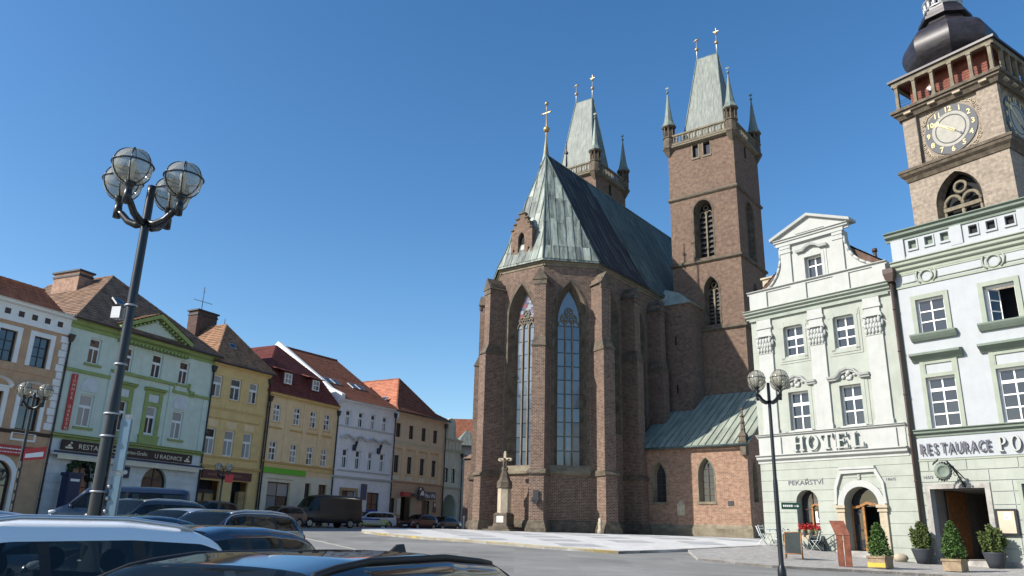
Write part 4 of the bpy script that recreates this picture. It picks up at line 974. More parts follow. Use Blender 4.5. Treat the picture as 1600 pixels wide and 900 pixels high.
# doorway
d = MB(); h = hh[1]
for a, b in ((-3.68,-3.33),(-1.70,-1.35)): d = MB(); d.box(a,b,-.14,.1,.95,2.95); d.box(a-.05,b+.05,-.2,.1,2.95,3.05); d.box(a-.02,b+.02,-.16,.1,3.05,3.12); d.box(a-.08,b+.08,-.24,.1,3.12,3.25); d.box(a-.05,b+.05,-.19,.1,.8,1.1); d.build('door_pilaster', M_['pale_sandstone'], HT)
d = MB(); band_arch(d, Hole(-3.33,-1.70,3.25,4.07,'round',.82), .30, .0, -.12)
pth = [(-3.78,3.3),(-3.72,4.12),(-3.42,4.85),(-1.68,4.9),(-1.36,4.25),(-1.3,3.3)]; cxx = -2.5
for (x_a,z_a),(x_b,z_b) in zip(pth[:-1], pth[1:]):
    k = .90; d.hexa([(cxx+(x_a-cxx)*k,-.15,3.3+(z_a-3.3)*.88),(cxx+(x_b-cxx)*k,-.15,3.3+(z_b-3.3)*.88),(cxx+(x_b-cxx)*k,0,3.3+(z_b-3.3)*.88),(cxx+(x_a-cxx)*k,0,3.3+(z_a-3.3)*.88)],[(x_a,-.15,z_a),(x_b,-.15,z_b),(x_b,0,z_b),(x_a,0,z_a)])
d.box(-3.4,-1.7,-.2,0,4.86,4.98); d.build('door_surround', M_['hotel_white'], HT)
d = MB(); d.box(-2.57,-2.45,-.1,0,4.4,4.62); d.frus(-2.51,-.08,4.3,4.42,.03,.03,.07,.07); d.build('keystone', M_['grey_stone'], HT)
d = MB(); d.box(-3.32,-3.24,.5,.6,1.2,3.3); d.box(-1.78,-1.72,.5,.6,1.2,3.3); d.box(-2.78,-2.68,.48,.6,1.2,3.22); d.box(-1.98,-1.9,.48,.6,1.2,3.22)
pt = [(-3.25,3.15),(-2.9,3.2),(-2.52,3.36),(-2.2,3.28),(-1.75,3.2)]
for (x_a,z_a),(x_b,z_b) in zip(pt[:-1], pt[1:]): d.hexa([(x_a,.44,z_a-.05),(x_b,.44,z_b-.05),(x_b,.62,z_b-.05),(x_a,.62,z_a-.05)],[(x_a,.44,z_a+.06),(x_b,.44,z_b+.06),(x_b,.62,z_b+.06),(x_a,.62,z_a+.06)])
d.box(-1.98,-1.74,.5,.56,1.2,2.05); d.box(-1.96,-1.76,.47,.55,2.05,2.13); d.build('door', M_['oak'], HT)
d = MB(); d.box(-3.3,-1.7,.63,.66,3.2,4.05); d.box(-3.24,-2.78,.56,.58,1.3,3.2); d.build('door_glass', M_['pane_glass'], HT)
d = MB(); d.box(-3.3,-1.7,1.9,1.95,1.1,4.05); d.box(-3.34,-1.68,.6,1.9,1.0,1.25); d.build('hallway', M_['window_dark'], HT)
for k, (pr, z) in enumerate(((1.25,.93),(.9,1.08),(.55,1.24))): d = MB(); d.box(-4.2+k*.3,-1.32-k*.05,-pr,.0 if k < 2 else .55,.5,z); d.build('step', M_['grey_stone'], HT)
d = MB()
for x in (-4.35,-3.85): d.tube([(x,-.35,.8),(x,-.35,1.6+(x+4.35)*.6)], .02, 6)
for z in (0,.25): d.tube([(-4.6,-.35,1.5-z),(-3.6,-.35,2.05-z)], .022, 6)
d.build('handrail', M_['dark_metal'], HT)
# bakery window
bw_ = window(HT, -5.81, -4.66, 1.66, 4.0, .48, (.62,.38), 2, 'dark_oak', .06, .05, kind='round', rise=.58, pc=0)
d = MB(); d.box(-5.3,-5.22,.44,.5,1.9,3.3); d.box(-4.78,-4.72,.44,.5,1.9,3.3); pt = [(-5.3,3.22),(-5.1,3.33),(-4.9,3.3),(-4.7,3.18)]
for (x_a,z_a),(x_b,z_b) in zip(pt[:-1], pt[1:]): d.hexa([(x_a,.42,z_a-.04),(x_b,.42,z_b-.04),(x_b,.52,z_b-.04),(x_a,.52,z_a-.04)],[(x_a,.42,z_a+.05),(x_b,.42,z_b+.05),(x_b,.52,z_b+.05),(x_a,.52,z_a+.05)])
d.box(-5.75,-4.68,.4,.5,1.92,2.0); d.build('oak_shopfront', M_['oak'], HT)
dc = MB(); dc.box(-5.15,-5.03,.505,.509,2.48,3.0); dc.box(-5.12,-4.83,.5045,.509,2.32,2.36); dc.box(-5.1,-4.86,.5045,.509,2.25,2.27); dc.build('window_decal', M_['white_paint'], HT)
text(HT, 'be', .32, M_['white_paint'], (-5.05,.503,2.48), ext=.002, name='window_decal')
d = MB(); d.box(-5.75,-4.7,.1,.4,1.64,1.9); d.build('window_ledge', M_['pale_sandstone'], HT)

# signs on the hotel
def serif(ch, w_, h_):
    """plain serif capitals as lists of convex polygons, drawn from stems, bars and slab serifs"""
    s_ = .19*w_ if ch != 'O' else 0; t = .09*h_; P = []
    B = lambda x0,x1,z0,z1: P.append([(x0*w_,z0*h_),(x1*w_,z0*h_),(x1*w_,z1*h_),(x0*w_,z1*h_)])
    if ch == 'H':
        B(.12,.32,.08,.92); B(.68,.88,.08,.92); B(.32,.68,.45,.54)
        for a,b in ((.02,.42),(.58,.98)): B(a,b,0,.08); B(a,b,.92,1)
    if ch == 'T': B(.40,.60,.08,.9); B(.28,.72,0,.08); B(.03,.97,.9,1); B(.03,.12,.72,.9); B(.88,.97,.72,.9)
    if ch == 'E': B(.12,.34,.08,.92); B(.02,.92,0,.08); B(.02,.88,.92,1); B(.34,.66,.46,.55); B(.82,.92,.08,.27); B(.78,.88,.75,.92); B(.6,.67,.38,.46); B(.6,.67,.55,.63)
    if ch == 'L': B(.14,.36,.08,.92); B(.02,.48,.92,1); B(.02,.94,0,.08); B(.84,.94,.08,.30)
    if ch == 'P':
        B(.12,.34,.08,.92); B(.02,.5,0,.08); B(.02,.4,.92,1)
        for i in range(10):
            a, b = -PI/2+PI*i/10, -PI/2+PI*(i+1)/10; P.append([((.4+.42*math.cos(a))*w_,(.72+.28*math.sin(a))*h_),((.4+.42*math.cos(b))*w_,(.72+.28*math.sin(b))*h_),((.4+.2*math.cos(b))*w_,(.72+.2*math.sin(b))*h_),((.4+.2*math.cos(a))*w_,(.72+.2*math.sin(a))*h_)])
        B(.3,.42,.44,.52)
    if ch in 'OD':
        for i in range(24):
            a, b = 2*PI*i/24, 2*PI*(i+1)/24
            if ch == 'O': P.append([((.5+.49*math.cos(a))*w_,(.5+.52*math.sin(a))*h_),((.5+.49*math.cos(b))*w_,(.5+.52*math.sin(b))*h_),((.5+.27*math.cos(b))*w_,(.5+.44*math.sin(b))*h_),((.5+.27*math.cos(a))*w_,(.5+.44*math.sin(a))*h_)])
            elif math.cos((a+b)/2) > 0: P.append([((.38+.58*math.cos(a))*w_,(.5+.5*math.sin(a))*h_),((.38+.58*math.cos(b))*w_,(.5+.5*math.sin(b))*h_),((.38+.34*math.cos(b))*w_,(.5+.42*math.sin(b))*h_),((.38+.34*math.cos(a))*w_,(.5+.42*math.sin(a))*h_)])
        if ch == 'D': B(.1,.34,.08,.92); B(.0,.4,0,.08); B(.0,.4,.92,1)
    return P
def serif_letter(parent, ch, x, z, w_, h_, y, th, m, m2):
    a = MB(); b = MB()
    for poly in serif(ch, w_, h_):
        a.prism([(x+px, z+pz) for px, pz in poly], y-th, y-th+.05); b.prism([(x+px, z+pz) for px, pz in poly], y-th+.05, y)
    o = a.build('letter', m, parent); b.build('letter_return', m2, o); return o
SG = thing('hotel_sign', 'big raised white letters HOTEL above the ground floor', 'sign', (*hw_(-5.65, -.1), 5.85), HR)
for i, ch in enumerate('HOTEL'): serif_letter(SG, ch, i*.755, .0, .66, .72, -.04, .14, M_['hotel_white'], M_['letter_green'])
q = MB(); 
for k in range(5): q.box(.2+k*.755,.23+k*.755,-.12,.06,.3,.33)
q.build('mounting_pin', M_['letter_green'], SG)
SG = thing('bakery_sign', 'dark grey lettering PEKAŘSTVÍ on the wall over the arched shop window', 'sign', (*hw_(-6.17,-.035), 4.24), HR)
text(SG, 'PEKAŘSTVÍ', .31, M_['sign_grey'], (0,0,0), ext=.006, width=1.85)
SG = thing('house_number', 'small painted number 186/5 to the right of the hotel door', 'number', (*hw_(-1.3,-.035), 4.3), HR)
text(SG, '186/5', .17, M_['sign_grey'], (0,0,0), ext=.004, width=.42)

# ================================================================== RESTAURANT HOUSE
RHZ = .74
RH = thing('restaurant_building', 'white house with sage green window trim and restaurant doorway', 'house', (*hw_(.2, .12), RHZ), HR); ZOFF[RH.name] = RHZ
def U(x): return x-.2
rh = [Hole(U(.53),U(2.72),.75,3.88,rev=.4), Hole(U(4.08),U(5.6),1.85,4.0,rev=.3)]
ups = [(U(.97),U(2.2)),(U(3.83),U(5.05))]
for a, b in ups: rh += [Hole(a,b,6.47,8.7,rev=.28), Hole(a,b,10.68,12.32,rev=.28)]
W = MB(); wall(W, 0, 12, .2, 13.7, rh); W.box(0,.03,.05,9,.2,15.6); W.build('wall', M_['house_white'], RH)
bands(RH, .0, 12, [.95,1.5,2.05,2.6,3.2,3.72,4.17,4.63,5.06], rh[:2], .035, M_['hotel_green'], 'rusticated_block', .03, [[U(2.95),U(3.78),9],[U(.78),U(2.95),U(3.78),8],[U(2.95),U(3.78),9],[U(2.95),U(3.78),8],[U(2.95),U(3.78),9],[U(2.95),U(3.78),U(5.2),8],[U(.95),U(2.96),U(6),9],[U(.6),U(2.15),U(4.1),8]])
q = MB(); q.box(0,U(.35),-.06,0,.1,.95); q.box(U(2.92),12,-.06,0,.1,1.0); q.build('plinth', M_['grey_stone'], RH)
q = MB(); band_arch(q, rh[0], .2, .35, -.07, z0=.6); q.build('door_frame', M_['grey_stone'], RH)
q = MB(); band_arch(q, rh[1], .14, 0, -.06); q.box(U(3.9),6,-.1,0,1.7,1.85); q.build('window_surround', M_['sage_trim'], RH)
window(RH, U(4.08), U(5.6), 1.85, 4.0, .2, (.7,.3), 2, 'dark_oak', pc=0)
# vaulted passage behind the doorway
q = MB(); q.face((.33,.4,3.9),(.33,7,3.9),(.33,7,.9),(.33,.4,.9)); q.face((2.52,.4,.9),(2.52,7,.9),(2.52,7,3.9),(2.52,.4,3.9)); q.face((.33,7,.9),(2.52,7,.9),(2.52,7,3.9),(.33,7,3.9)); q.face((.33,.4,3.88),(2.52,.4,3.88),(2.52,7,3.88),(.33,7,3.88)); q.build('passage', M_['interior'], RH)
q = MB(); q.face((.3,.0,1.02),(2.55,.0,1.02),(2.55,7,1.02),(.3,7,1.02)); q.box(.33,2.52,-.25,.1,.5,1.0); q.build('threshold', M_['grey_stone'], RH)
q = MB(); q.hexa([(.42,1.3,1.05),(.48,1.3,1.05),(.75,2.6,1.05),(.69,2.6,1.05)],[(.42,1.3,3.85),(.48,1.3,3.85),(.75,2.6,3.85),(.69,2.6,3.85)]); q.build('door_leaf', mat('old_oak', (.17,.075,.03), rough=.6, var=.2, scale=4.), RH)
q = MB(); q.box(.8,1.0,6.93,6.98,2.3,3.2); q.box(1.5,1.7,6.93,6.98,2.3,3.2); q.build('picture', M_['dark_metal'], RH)
# first floor and cornices
T = MB(); T.ext(cornice_prof(6.1,6.42,.26,0,2), 0, 12); T.build('ledge', M_['sage_dark'], RH)
T = MB(); T.box(0,12,-.06,0,5.06,5.14); T.build('sign_band', M_['sage_trim'], RH)
for a, b in ups:
    q = MB(); q.box(a-.18,a,-.07,0,6.42,9.45); q.box(b,b+.18,-.07,0,6.42,9.45); q.box(a,b,-.07,0,8.7,8.86); q.box(a,b,-.06,0,9.3,9.45); q.box(a,a+.05,-.06,0,8.86,9.3); q.box(b-.05,b,-.06,0,8.86,9.3); q.build('window_surround', M_['sage_trim'], RH)
    q = MB(); q.ext([(.02,9.42),(-.1,9.44),(-.2,9.56),(-.42,9.68),(-.42,9.78),(0,9.86)], a-.46, b+.46); q.build('window_hood', M_['sage_dark'], RH)
    window(RH, a, b, 6.47, 8.7, .14, (.25,.26,.26,.23), 2, 'white_paint', .09, .065, thick=3, pc=0)
    q = MB(); h = Hole(a,b,10.68,12.32); band_arch(q, h, .2, 0, -.07); q.build('window_surround', M_['sage_trim'], RH)
    q = MB(); q.ext([(.02,10.36),(-.12,10.38),(-.22,10.5),(-.3,10.62),(-.3,10.69),(0,10.72)], a-.36, b+.36); q.build('sill', M_['sage_dark'], RH)
window(RH, *ups[0], 10.68, 12.32, .14, (.34,.33,.33), 2, 'white_paint', .09, .06, pc=0)
a, b = ups[1]      # the open window
q = MB(); q.box(a,a+.07,.14,.22,10.68,12.32); q.box(b-.07,b,.14,.22,10.68,12.32); q.box(a,b,.14,.22,10.68,10.74); q.box(a,b,.14,.22,12.22,12.32); ow = q.build('window', M_['white_paint'], RH)
q = MB(); 
for k in range(4): z = 10.76+k*.48; q.hexa([(a+.08,.22,z),(a+.12,.22,z),(a+.38,.72,z),(a+.34,.72,z)],[(a+.08,.22,z+.05),(a+.12,.22,z+.05),(a+.38,.72,z+.05),(a+.34,.72,z+.05)])
for t in (0,1): q.box(a+.08+.26*t,a+.13+.26*t,.22+.48*t,.26+.48*t,10.76,12.25)
q.build('casement', M_['white_paint'], ow); q = MB(); q.face((a+.1,.24,10.8),(a+.36,.72,10.8),(a+.36,.72,12.2),(a+.1,.24,12.2)); q.build('pane', M_['pane_glass'], ow)
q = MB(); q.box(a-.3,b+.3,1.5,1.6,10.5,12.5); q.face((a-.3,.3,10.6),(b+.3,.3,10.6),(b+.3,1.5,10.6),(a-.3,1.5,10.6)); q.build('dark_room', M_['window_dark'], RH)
T = MB(); T.box(0,12,-.05,0,13.0,13.12); T.box(0,12,-.03,0,13.6,13.72)
for x in (U(1.6),U(4.42),7.2):
    T.tube([(x+.27*math.cos(2*PI*k/20),-.05,13.38+.27*math.sin(2*PI*k/20)) for k in range(20)], .045, 6, closed=True)
    for s_ in (-1,1): T.tube([(x+s_*.27,-.05,13.08),(x+s_*.42,-.05,13.25),(x+s_*.44,-.05,13.5),(x+s_*.36,-.05,13.66)], .05, 6)
for a, b in ((.3,U(1.12)),(U(2.08),U(3.95)),(U(4.9),6.6)): T.tube([(a,-.02,13.22),(b,-.02,13.22)], .03, 5)
T.build('frieze', M_['sage_trim'], RH)
T = MB(); T.ext(cornice_prof(13.68,14.28,.36,0,3), -.05, 12); T.build('cornice', M_['sage_trim'], RH)
A = MB(); AH = []
for x in (.98,1.72,2.42,3.63,4.35,5.1,6.3,7.0): AH.append(Hole(U(x),U(x)+.36,14.83,15.24,rev=.2))
wall(A, 0, 12, 14.28, 15.4, AH, y=.05); A.box(0,12,.3,1.2,14.2,15.4); A.build('attic_wall', M_['house_white'], RH)
T = MB(); T.box(0,12,-.02,.05,14.28,14.5); T.box(0,U(.78),-.06,.05,14.28,15.4); T.box(U(2.85),U(3.35),-.04,.05,14.5,15.4); T.box(U(5.6),U(6.0),-.04,.05,14.5,15.4)
for h in AH: band_arch(T, h, .06, .05, -.0); T.box(h.x0-.06,h.x1+.06,-.02,.05,h.z0-.09,h.z0)
T.build('attic_trim', M_['house_white'], RH)
for i, h in enumerate(AH): q = MB(); q.face((h.x0,.2,h.z0),(h.x1,.2,h.z0),(h.x1,.2,h.z1),(h.x0,.2,h.z1)); q.build('attic_opening', M_['sage_dark'] if i < 3 else M_['window_dark'], RH)
T = MB(); T.ext(cornice_prof(15.38,15.8,.32,.05,2), -.22, 12); T.box(0,12,.3,1.2,15.4,15.7); T.build('attic_cornice', M_['sage_dark'], RH)
# signs
SG = thing('restaurant_sign', 'white board with raised dark letters RESTAURACE beside white letters POD', 'sign', (*hw_(.25,.04), 5.15), HR); ZOFF[SG.name] = 0
q = MB(); q.box(0,9,.0,.05,.0,.88); q.build('board', M_['house_white'], SG)
for i, ch in enumerate('RESTAURACE'):
    o = text(SG, ch, .64, M_['sign_grey'], (.12+i*.297,-.10,.2), ext=.02, name='letter', bold=.008); o.scale = (.62,1,1)
for i, ch in enumerate('POD'): serif_letter(SG, ch, 3.25+i*.47, .14, .40, .6, -.04, .1, M_['hotel_white'], M_['sign_grey'])
SG = thing('house_number', 'small painted number 165/2 left of the restaurant doorway', 'number', (*hw_(.3,.07), 4.32), HR)
text(SG, '165/2', .17, M_['sign_grey'], (0,0,0), ext=.004, width=.4)
MBd = thing('menu_board', 'framed black menu case hanging right of the restaurant doorway', 'menu board', (*hw_(3.0,.06), 2.0), HR)
q = MB(); q.box(0,.78,-.1,0,0,1.03); q.build('case', M_['iron_black'], MBd); q = MB(); q.box(.09,.69,-.115,-.09,.09,.94); q.build('menu_sheet', mat('menu_paper', (.52,.43,.32), var=.05), MBd); q = MB(); q.box(.3,.58,-.12,-.113,.6,.9); pq_ = q.build('notice', M_['white_paint'], MBd); text(pq_, 'Ba', .1, M_['sign_grey'], (.37,-.125,.66), ext=.002)
HS = thing('hanging_sign', 'wrought iron bracket with round green emblem over the restaurant doorway', 'sign', (*hw_(2.0,.1), 3.9), HR)
q = MB(); q.tube([(0,0,0),(-.1,-.5,.55),(-.25,-1.0,1.05)], .035, 6); q.tube([(0,0,.35),(-.12,-.5,.7),(-.25,-1.0,1.05)], .025, 6)
for k in range(4): q.tube([(-.03-.05*k+.09*math.cos(t*.8), -.1-.22*k, .12+.22*k+.09*math.sin(t*.8)) for t in range(7)], .018, 5)
q.build('bracket', M_['iron_black'], HS)
q = MB(); q.lathe([(.02,-.09),(.1,-.08),(.14,-.05),(.2,-.05),(.21,-.075),(.25,-.075),(.26,-.05),(.3,-.05),(.34,0),(.3,.05),(.26,.05),(.25,.075),(.21,.075),(.2,.05),(.05,.06)], 20); me_ = q.build('emblem', M_['sage_dark'], HS); me_.rotation_euler = (PI/2,0,rad(20)); me_.location = (-.42,-1.05,.62)
q = MB()
for k in range(20): an = 2*PI*k/20; q.sphere((-.42+.36*math.cos(an),-1.05-.12*math.cos(an),.62+.36*math.sin(an)), .05, 6, 4)
for k in range(3): q.tube([(-.8+.08*k,-1.05,.9+.06*k),(-.72+.08*k,-1.05,1.02+.06*k)], .03, 5)
q.build('wreath', M_['iron_black'], HS)

# ================================================================== LEFT ROW OF HOUSES
mat('peach', (.52,.33,.20), rough=.88, var=.07, streak=.3); mat('mint', (.56,.63,.545), rough=.88, var=.05, streak=.25); mat('leaf_green', (.28,.34,.125), rough=.8, var=.08)
mat('ochre', (.66,.47,.21), rough=.88, var=.06, streak=.25); mat('ochre_light', (.74,.55,.32), rough=.88, var=.05, streak=.2); mat('cream', (.68,.62,.48), rough=.88, var=.05, streak=.2)
mat('cool_white', (.76,.76,.77), rough=.88, var=.04, streak=.2); mat('beige', (.68,.54,.38), rough=.88, var=.05, streak=.25); mat('tan', (.52,.38,.26), rough=.88, var=.06)
mat('pale_green', (.60,.64,.54), rough=.88, var=.06, streak=.25); mat('grey_render', (.60,.62,.62), rough=.88, var=.06, streak=.3)
mat('tile_old', (.25,.155,.10), rough=.92, var=.35, scale=1.6, col2=(.11,.075,.055)); mat('tile_orange', (.42,.155,.085), rough=.9, var=.2, scale=2.)
mat('tile_mottled', (.33,.175,.095), rough=.92, var=.3, scale=2.2, col2=(.13,.09,.06)); mat('tile_maroon', (.17,.05,.042), rough=.85, var=.2, scale=2.)
mat('tile_red', (.27,.105,.06), rough=.9, var=.22, scale=2.); mat('tile_sunlit', (.50,.20,.12), rough=.9, var=.18, scale=2.); brick('chimney_brick', (.36,.20,.13), (.30,.16,.10), (.40,.35,.30), patch=.2)  # salmon tone: sunlight put into the tile colour of the beige house sides
brick('chimney_dark', (.12,.07,.055), (.09,.055,.045), (.14,.11,.10), patch=.3)  # darker brick for the yellow house chimney
mat('sign_maroon', (.10,.035,.032), rough=.5, var=0); mat('sign_red', (.45,.05,.045), rough=.5, var=0); mat('sign_green', (.13,.42,.03), rough=.5, var=0); mat('sign_brown', (.035,.02,.02), rough=.5, var=0)
mat('letter_cream', (.70,.62,.45), rough=.6, var=0); mat('dark_blue', (.02,.03,.075), rough=.4, var=0); mat('wood_tan', (.40,.27,.13), rough=.7, var=.15)
mat('leaf_dark', (.03,.055,.02), rough=.7, var=.3, scale=6.)
def house(name, label, P, az, x0, x1, top, m, wins, depth=11, zg=1.8):
    """wins: (xa, xb, za, zb, arch kind, rise, style)"""
    t = thing(name, label, 'house', (P[0], P[1], zg), rad(90-az)); ZOFF[t.name] = zg
    hs = [Hole(a,b,c,d,k,r,rev=.2) for a,b,c,d,k,r,s in wins]
    W = MB(); wall(W, x0, x1, .4, top, hs); W.box(x0,x0+.03,.03,depth,.4,top); W.box(x1-.03,x1,.03,depth,.4,top); W.box(x0+.03,x1-.03,depth-.05,depth,.4,top); W.build('wall', M_[m], t)
    for (a,b,c,d,k,r,s) in wins:
        if s == 'T': window(t,a,b,c,d,.13,(.64,.36),2,'white_paint',.085,.075,thick=1,topcols=1,depth=.07,pc=.65)
        elif s == 'N': window(t,a,b,c,d,.10,(.36,.34,.30),2,'white_paint',.085,.06,thick=2,depth=.07,pc=.6)
        elif s == 'B': window(t,a,b,c,d,.13,(.36,.34,.30),2,'dark_oak',.07,.05,depth=.07,pc=.1)
        elif s == 'D': window(t,a,b,c,d,.12,(.34,.33,.33),2,'dark_metal',.06,.05,depth=.07,pc=0)
        elif s == 'S': window(t,a,b,c,d,.15,(.72,.28),2,'dark_oak',.07,.06,depth=.07,pc=.35)
        elif s == 'A': window(t,a,b,c,d,.15,(.62,.38),2,'dark_oak',.07,.06,depth=.07,kind=k,rise=r,pc=.2)
        elif s == 'O':
            q = MB(); q.box(a-.05,b+.05,.9,.95,c-.3,d+.1); q.build('dark_entrance', M_['window_dark'], t)
    return t
def trim(t, m, name, *fn):
    for f in fn: q = MB(); f(q); o = q.build(name, M_[m], t)
    return o
def ledge(x0, x1, z, h=.22, p=.2): return lambda q: q.ext(cornice_prof(z-h, z, p, 0, 2), x0, x1)
def bx(*a): return lambda q: q.box(*a)
def pipe(t, x, z0, z1, m='brown_metal', y=-.12):
    q = MB(); q.tube([(x,y,z1),(x,y,z0)], .06, 6); q.frus(x,y,z1-.1,z1+.35,.1,.1,.2,.16)
    for z in np.arange(z0+1, z1, 2.0): q.tube([(x,y,z),(x,y,z+.06)], .08, 6)
    return q.build('drainpipe', M_[m], t)
def hip(t, x0, x1, ez, ap, back, mfront, mleft, y0=-.35, flare=None, ov=.25, step=.3):
    """hipped roof whose ridge runs back from the street; ap = (x, y, z) of the front apex"""
    ax, ay, az_ = ap; fr = MB(); sd = MB(); caps = MB()
    A, B = (x0-ov, y0, ez), (x1+ov, y0, ez); T = (ax, ay, az_); Rb = (ax, back, az_)
    C, D = (x0-ov, back, ez), (x1+ov, back, ez)
    if flare:
        fy, fz = flare; s_ = (fz-ez)/(az_-ez)*.9
        A2 = (x0+(fy-y0)*.8, fy, fz); B2 = (x1-(fy-y0)*.8, fy, fz); C2 = (x0+(fy-y0)*.8, back, fz); D2 = (x1-(fy-y0)*.8, back, fz)
        tiles(fr, A, B, B2, A2, step); tiles(fr, A2, B2, T, T, step); tiles(sd, C, A, A2, C2, step); tiles(sd, C2, A2, T, Rb, step); tiles(sd, B, D, D2, B2, step); tiles(sd, B2, D2, Rb, T, step)
        for p, q in ((A,A2),(A2,T),(B,B2),(B2,T),(T,Rb)): ridge_cap(caps, p, q)
    else:
        tiles(fr, A, B, T, T, step); tiles(sd, C, A, T, Rb, step); tiles(sd, B, D, Rb, T, step)
        for p, q in ((A,T),(B,T),(T,Rb)): ridge_cap(caps, p, q)
    o = fr.build('roof', M_[mfront], t); sd.build('side_slope', M_[mleft], o); caps.build('ridge_tiles', M_[mfront], o)
    g = MB(); g.tube([(x0-ov, y0-.05, ez-.02), (x1+ov, y0-.05, ez-.02)], .09, 6); g.build('gutter', M_['brown_metal'], o)
    return o
def skylight(t, P, ux, up, w_, h_):
    """small roof window lying on a slope: P lower left corner, ux along eave, up the slope"""
    P, ux, up = Vector(P), Vector(ux).normalized(), Vector(up).normalized(); n = ux.cross(up)
    if n.z < 0: n = -n
    q = MB(); c = [P, P+ux*w_, P+ux*w_+up*h_, P+up*h_]; q.hexa(c, [p+n*.12 for p in c]); o = q.build('skylight', M_['zinc'], t)
    q = MB(); i = [P+ux*.08+up*.08, P+ux*(w_-.08)+up*.08, P+ux*(w_-.08)+up*(h_-.08), P+ux*.08+up*(h_-.08)]; q.add([tuple(p+n*.125) for p in i], [(0,1,2,3)]); q.build('pane', M_['pane_glass'], o)
def chimney(t, x0, x1, y0, y1, z0, z1, m='chimney_brick', cap='dark_metal'):
    q = MB(); q.box(x0,x1,y0,y1,z0,z1); o = q.build('chimney', M_[m], t); q = MB(); q.box(x0-.12,x1+.12,y0-.12,y1+.12,z1,z1+.12); q.box(x0-.05,x1+.05,y0-.05,y1+.05,z1-.35,z1-.2); q.build('chimney_cap', M_[cap], o); return o
G0 = (-27.75, 47.0)
def along(P, az, u, y=0.0): d = (math.sin(rad(az)), math.cos(rad(az))); return (P[0]+d[0]*u-d[1]*y, P[1]+d[1]*u+d[0]*y)

# --- peach house
pw = [(-4.29,-3.24,10.45,12.25,None,0,'D'),(-2.21,-1.17,10.45,12.25,None,0,'D'),(-6.4,-5.35,10.45,12.25,None,0,'D'),(-2.29,-1.0,6.78,8.75,None,0,'S'),(-4.6,-3.3,6.78,8.75,None,0,'S'),(-3.75,-1.85,1.5,5.0,'round',.95,'A'),(-6.6,-4.7,1.5,5.0,'round',.95,'A')]
PH = house('corner_house', 'peach house with white quoins and a red sign over its arches', G0, 24, -9.5, -.05, 13.2, 'peach', pw)
for a,b,c,d,k,r,s in pw[:3]:
    q = MB(); band_arch(q, Hole(a,b,c,d), .27, 0, -.06); q.build('window_surround', M_['white_paint'], PH)
for a,b,c,d,k,r,s in pw[3:5]:
    q = MB(); band_arch(q, Hole(a,b,c,d), .25, 0, -.07); q.box(a-.35,b+.35,-.15,0,9.0,9.1)
    for i in range(12):
        a0, a1 = PI*i/12, PI*(i+1)/12; R0 = (b-a)/2+.35; c_ = (a+b)/2; f = .42
        q.hexa([(c_-R0*.86*math.cos(a0),-.05,9.1+R0*.86*f*math.sin(a0)),(c_-R0*.86*math.cos(a1),-.05,9.1+R0*.86*f*math.sin(a1)),(c_-R0*.86*math.cos(a1),0,9.1+R0*.86*f*math.sin(a1)),(c_-R0*.86*math.cos(a0),0,9.1+R0*.86*f*math.sin(a0))],
               [(c_-R0*math.cos(a0),-.28,9.1+R0*f*math.sin(a0)*1.12),(c_-R0*math.cos(a1),-.28,9.1+R0*f*math.sin(a1)*1.12),(c_-R0*math.cos(a1),0,9.1+R0*f*math.sin(a1)*1.12),(c_-R0*math.cos(a0),0,9.1+R0*f*math.sin(a0)*1.12)])
    q.box(a-.1,b+.1,-.05,0,6.15,6.25); q.box(a-.1,b+.1,-.05,0,6.55,6.62); q.box(a-.1,a,-.05,0,6.25,6.55); q.box(b,b+.1,-.05,0,6.25,6.55); q.build('window_hood', M_['white_paint'], PH)
for a,b,c,d,k,r,s in pw[5:]: q = MB(); band_arch(q, Hole(a,b,c,d,'round',r), .3, 0, -.08); q.build('arch_surround', M_['white_paint'], PH)
z = 6.95; k = 0
while z < 12.55:
    q = MB(); e = .12 if k % 2 else 0; q.box(-.56+e,-.06,-.06,0,z,z+.40); q.build('quoin', M_['white_paint'], PH); z += .44; k += 1
trim(PH, 'white_paint', 'cornice', bx(-9.5,-.05,-.1,0,12.75,12.95), bx(-9.5,-.05,-.05,0,12.95,13.62), ledge(-9.6,.0,13.95,.35,.5))
for i in range(10): q = MB(); x = -.98-.82*i; q.box(x,x+.34,-.065,-.04,13.12,13.45); q.build('frieze_opening', M_['brown_metal'], PH)
trim(PH, 'brown_metal', 'ledge', ledge(-9.5,-.05,6.72,.2,.15)); trim(PH, 'peach', 'floor_band', bx(-9.5,-.6,-.05,0,10.0,10.3))
q = MB(); tiles(q, (-9.7,-.5,13.92),(-1.0,-.5,13.92),(-1.8,.6,15.2),(-9.7,.6,15.2), .22); tiles(q, (-1.0,-.5,13.92),(-1.0,9,13.92),(-1.8,9,15.2),(-1.8,.6,15.2), .22); tiles(q, (-9.7,.6,15.2),(-1.8,.6,15.2),(-1.8,9,15.4),(-9.7,9,15.4)); ridge_cap(q,(-9.7,.6,15.22),(-1.8,.6,15.22)); q.build('roof', M_['tile_orange'], PH); pipe(PH, .02, 2, 12.5, 'brown_metal')
SG = thing('shop_sign', 'long red shop sign with white writing on the peach house', 'sign', (*along(G0,24,-6.4,-.1), 5.3), rad(90-24))
q = MB(); q.box(0,5.75,-.08,0,0,.55); q.build('board', M_['sign_red'], SG); q = MB(); random.seed(3)
for zr, hh_, xa, xb in ((.32,.07,2.4,5.0),(.14,.05,2.6,4.6)):
    x = xa
    while x < xb: l = random.uniform(.06,.2); q.box(x,x+l,-.084,-.07,zr,zr+hh_); x += l+.04
q.build('lettering', M_['white_paint'], SG)
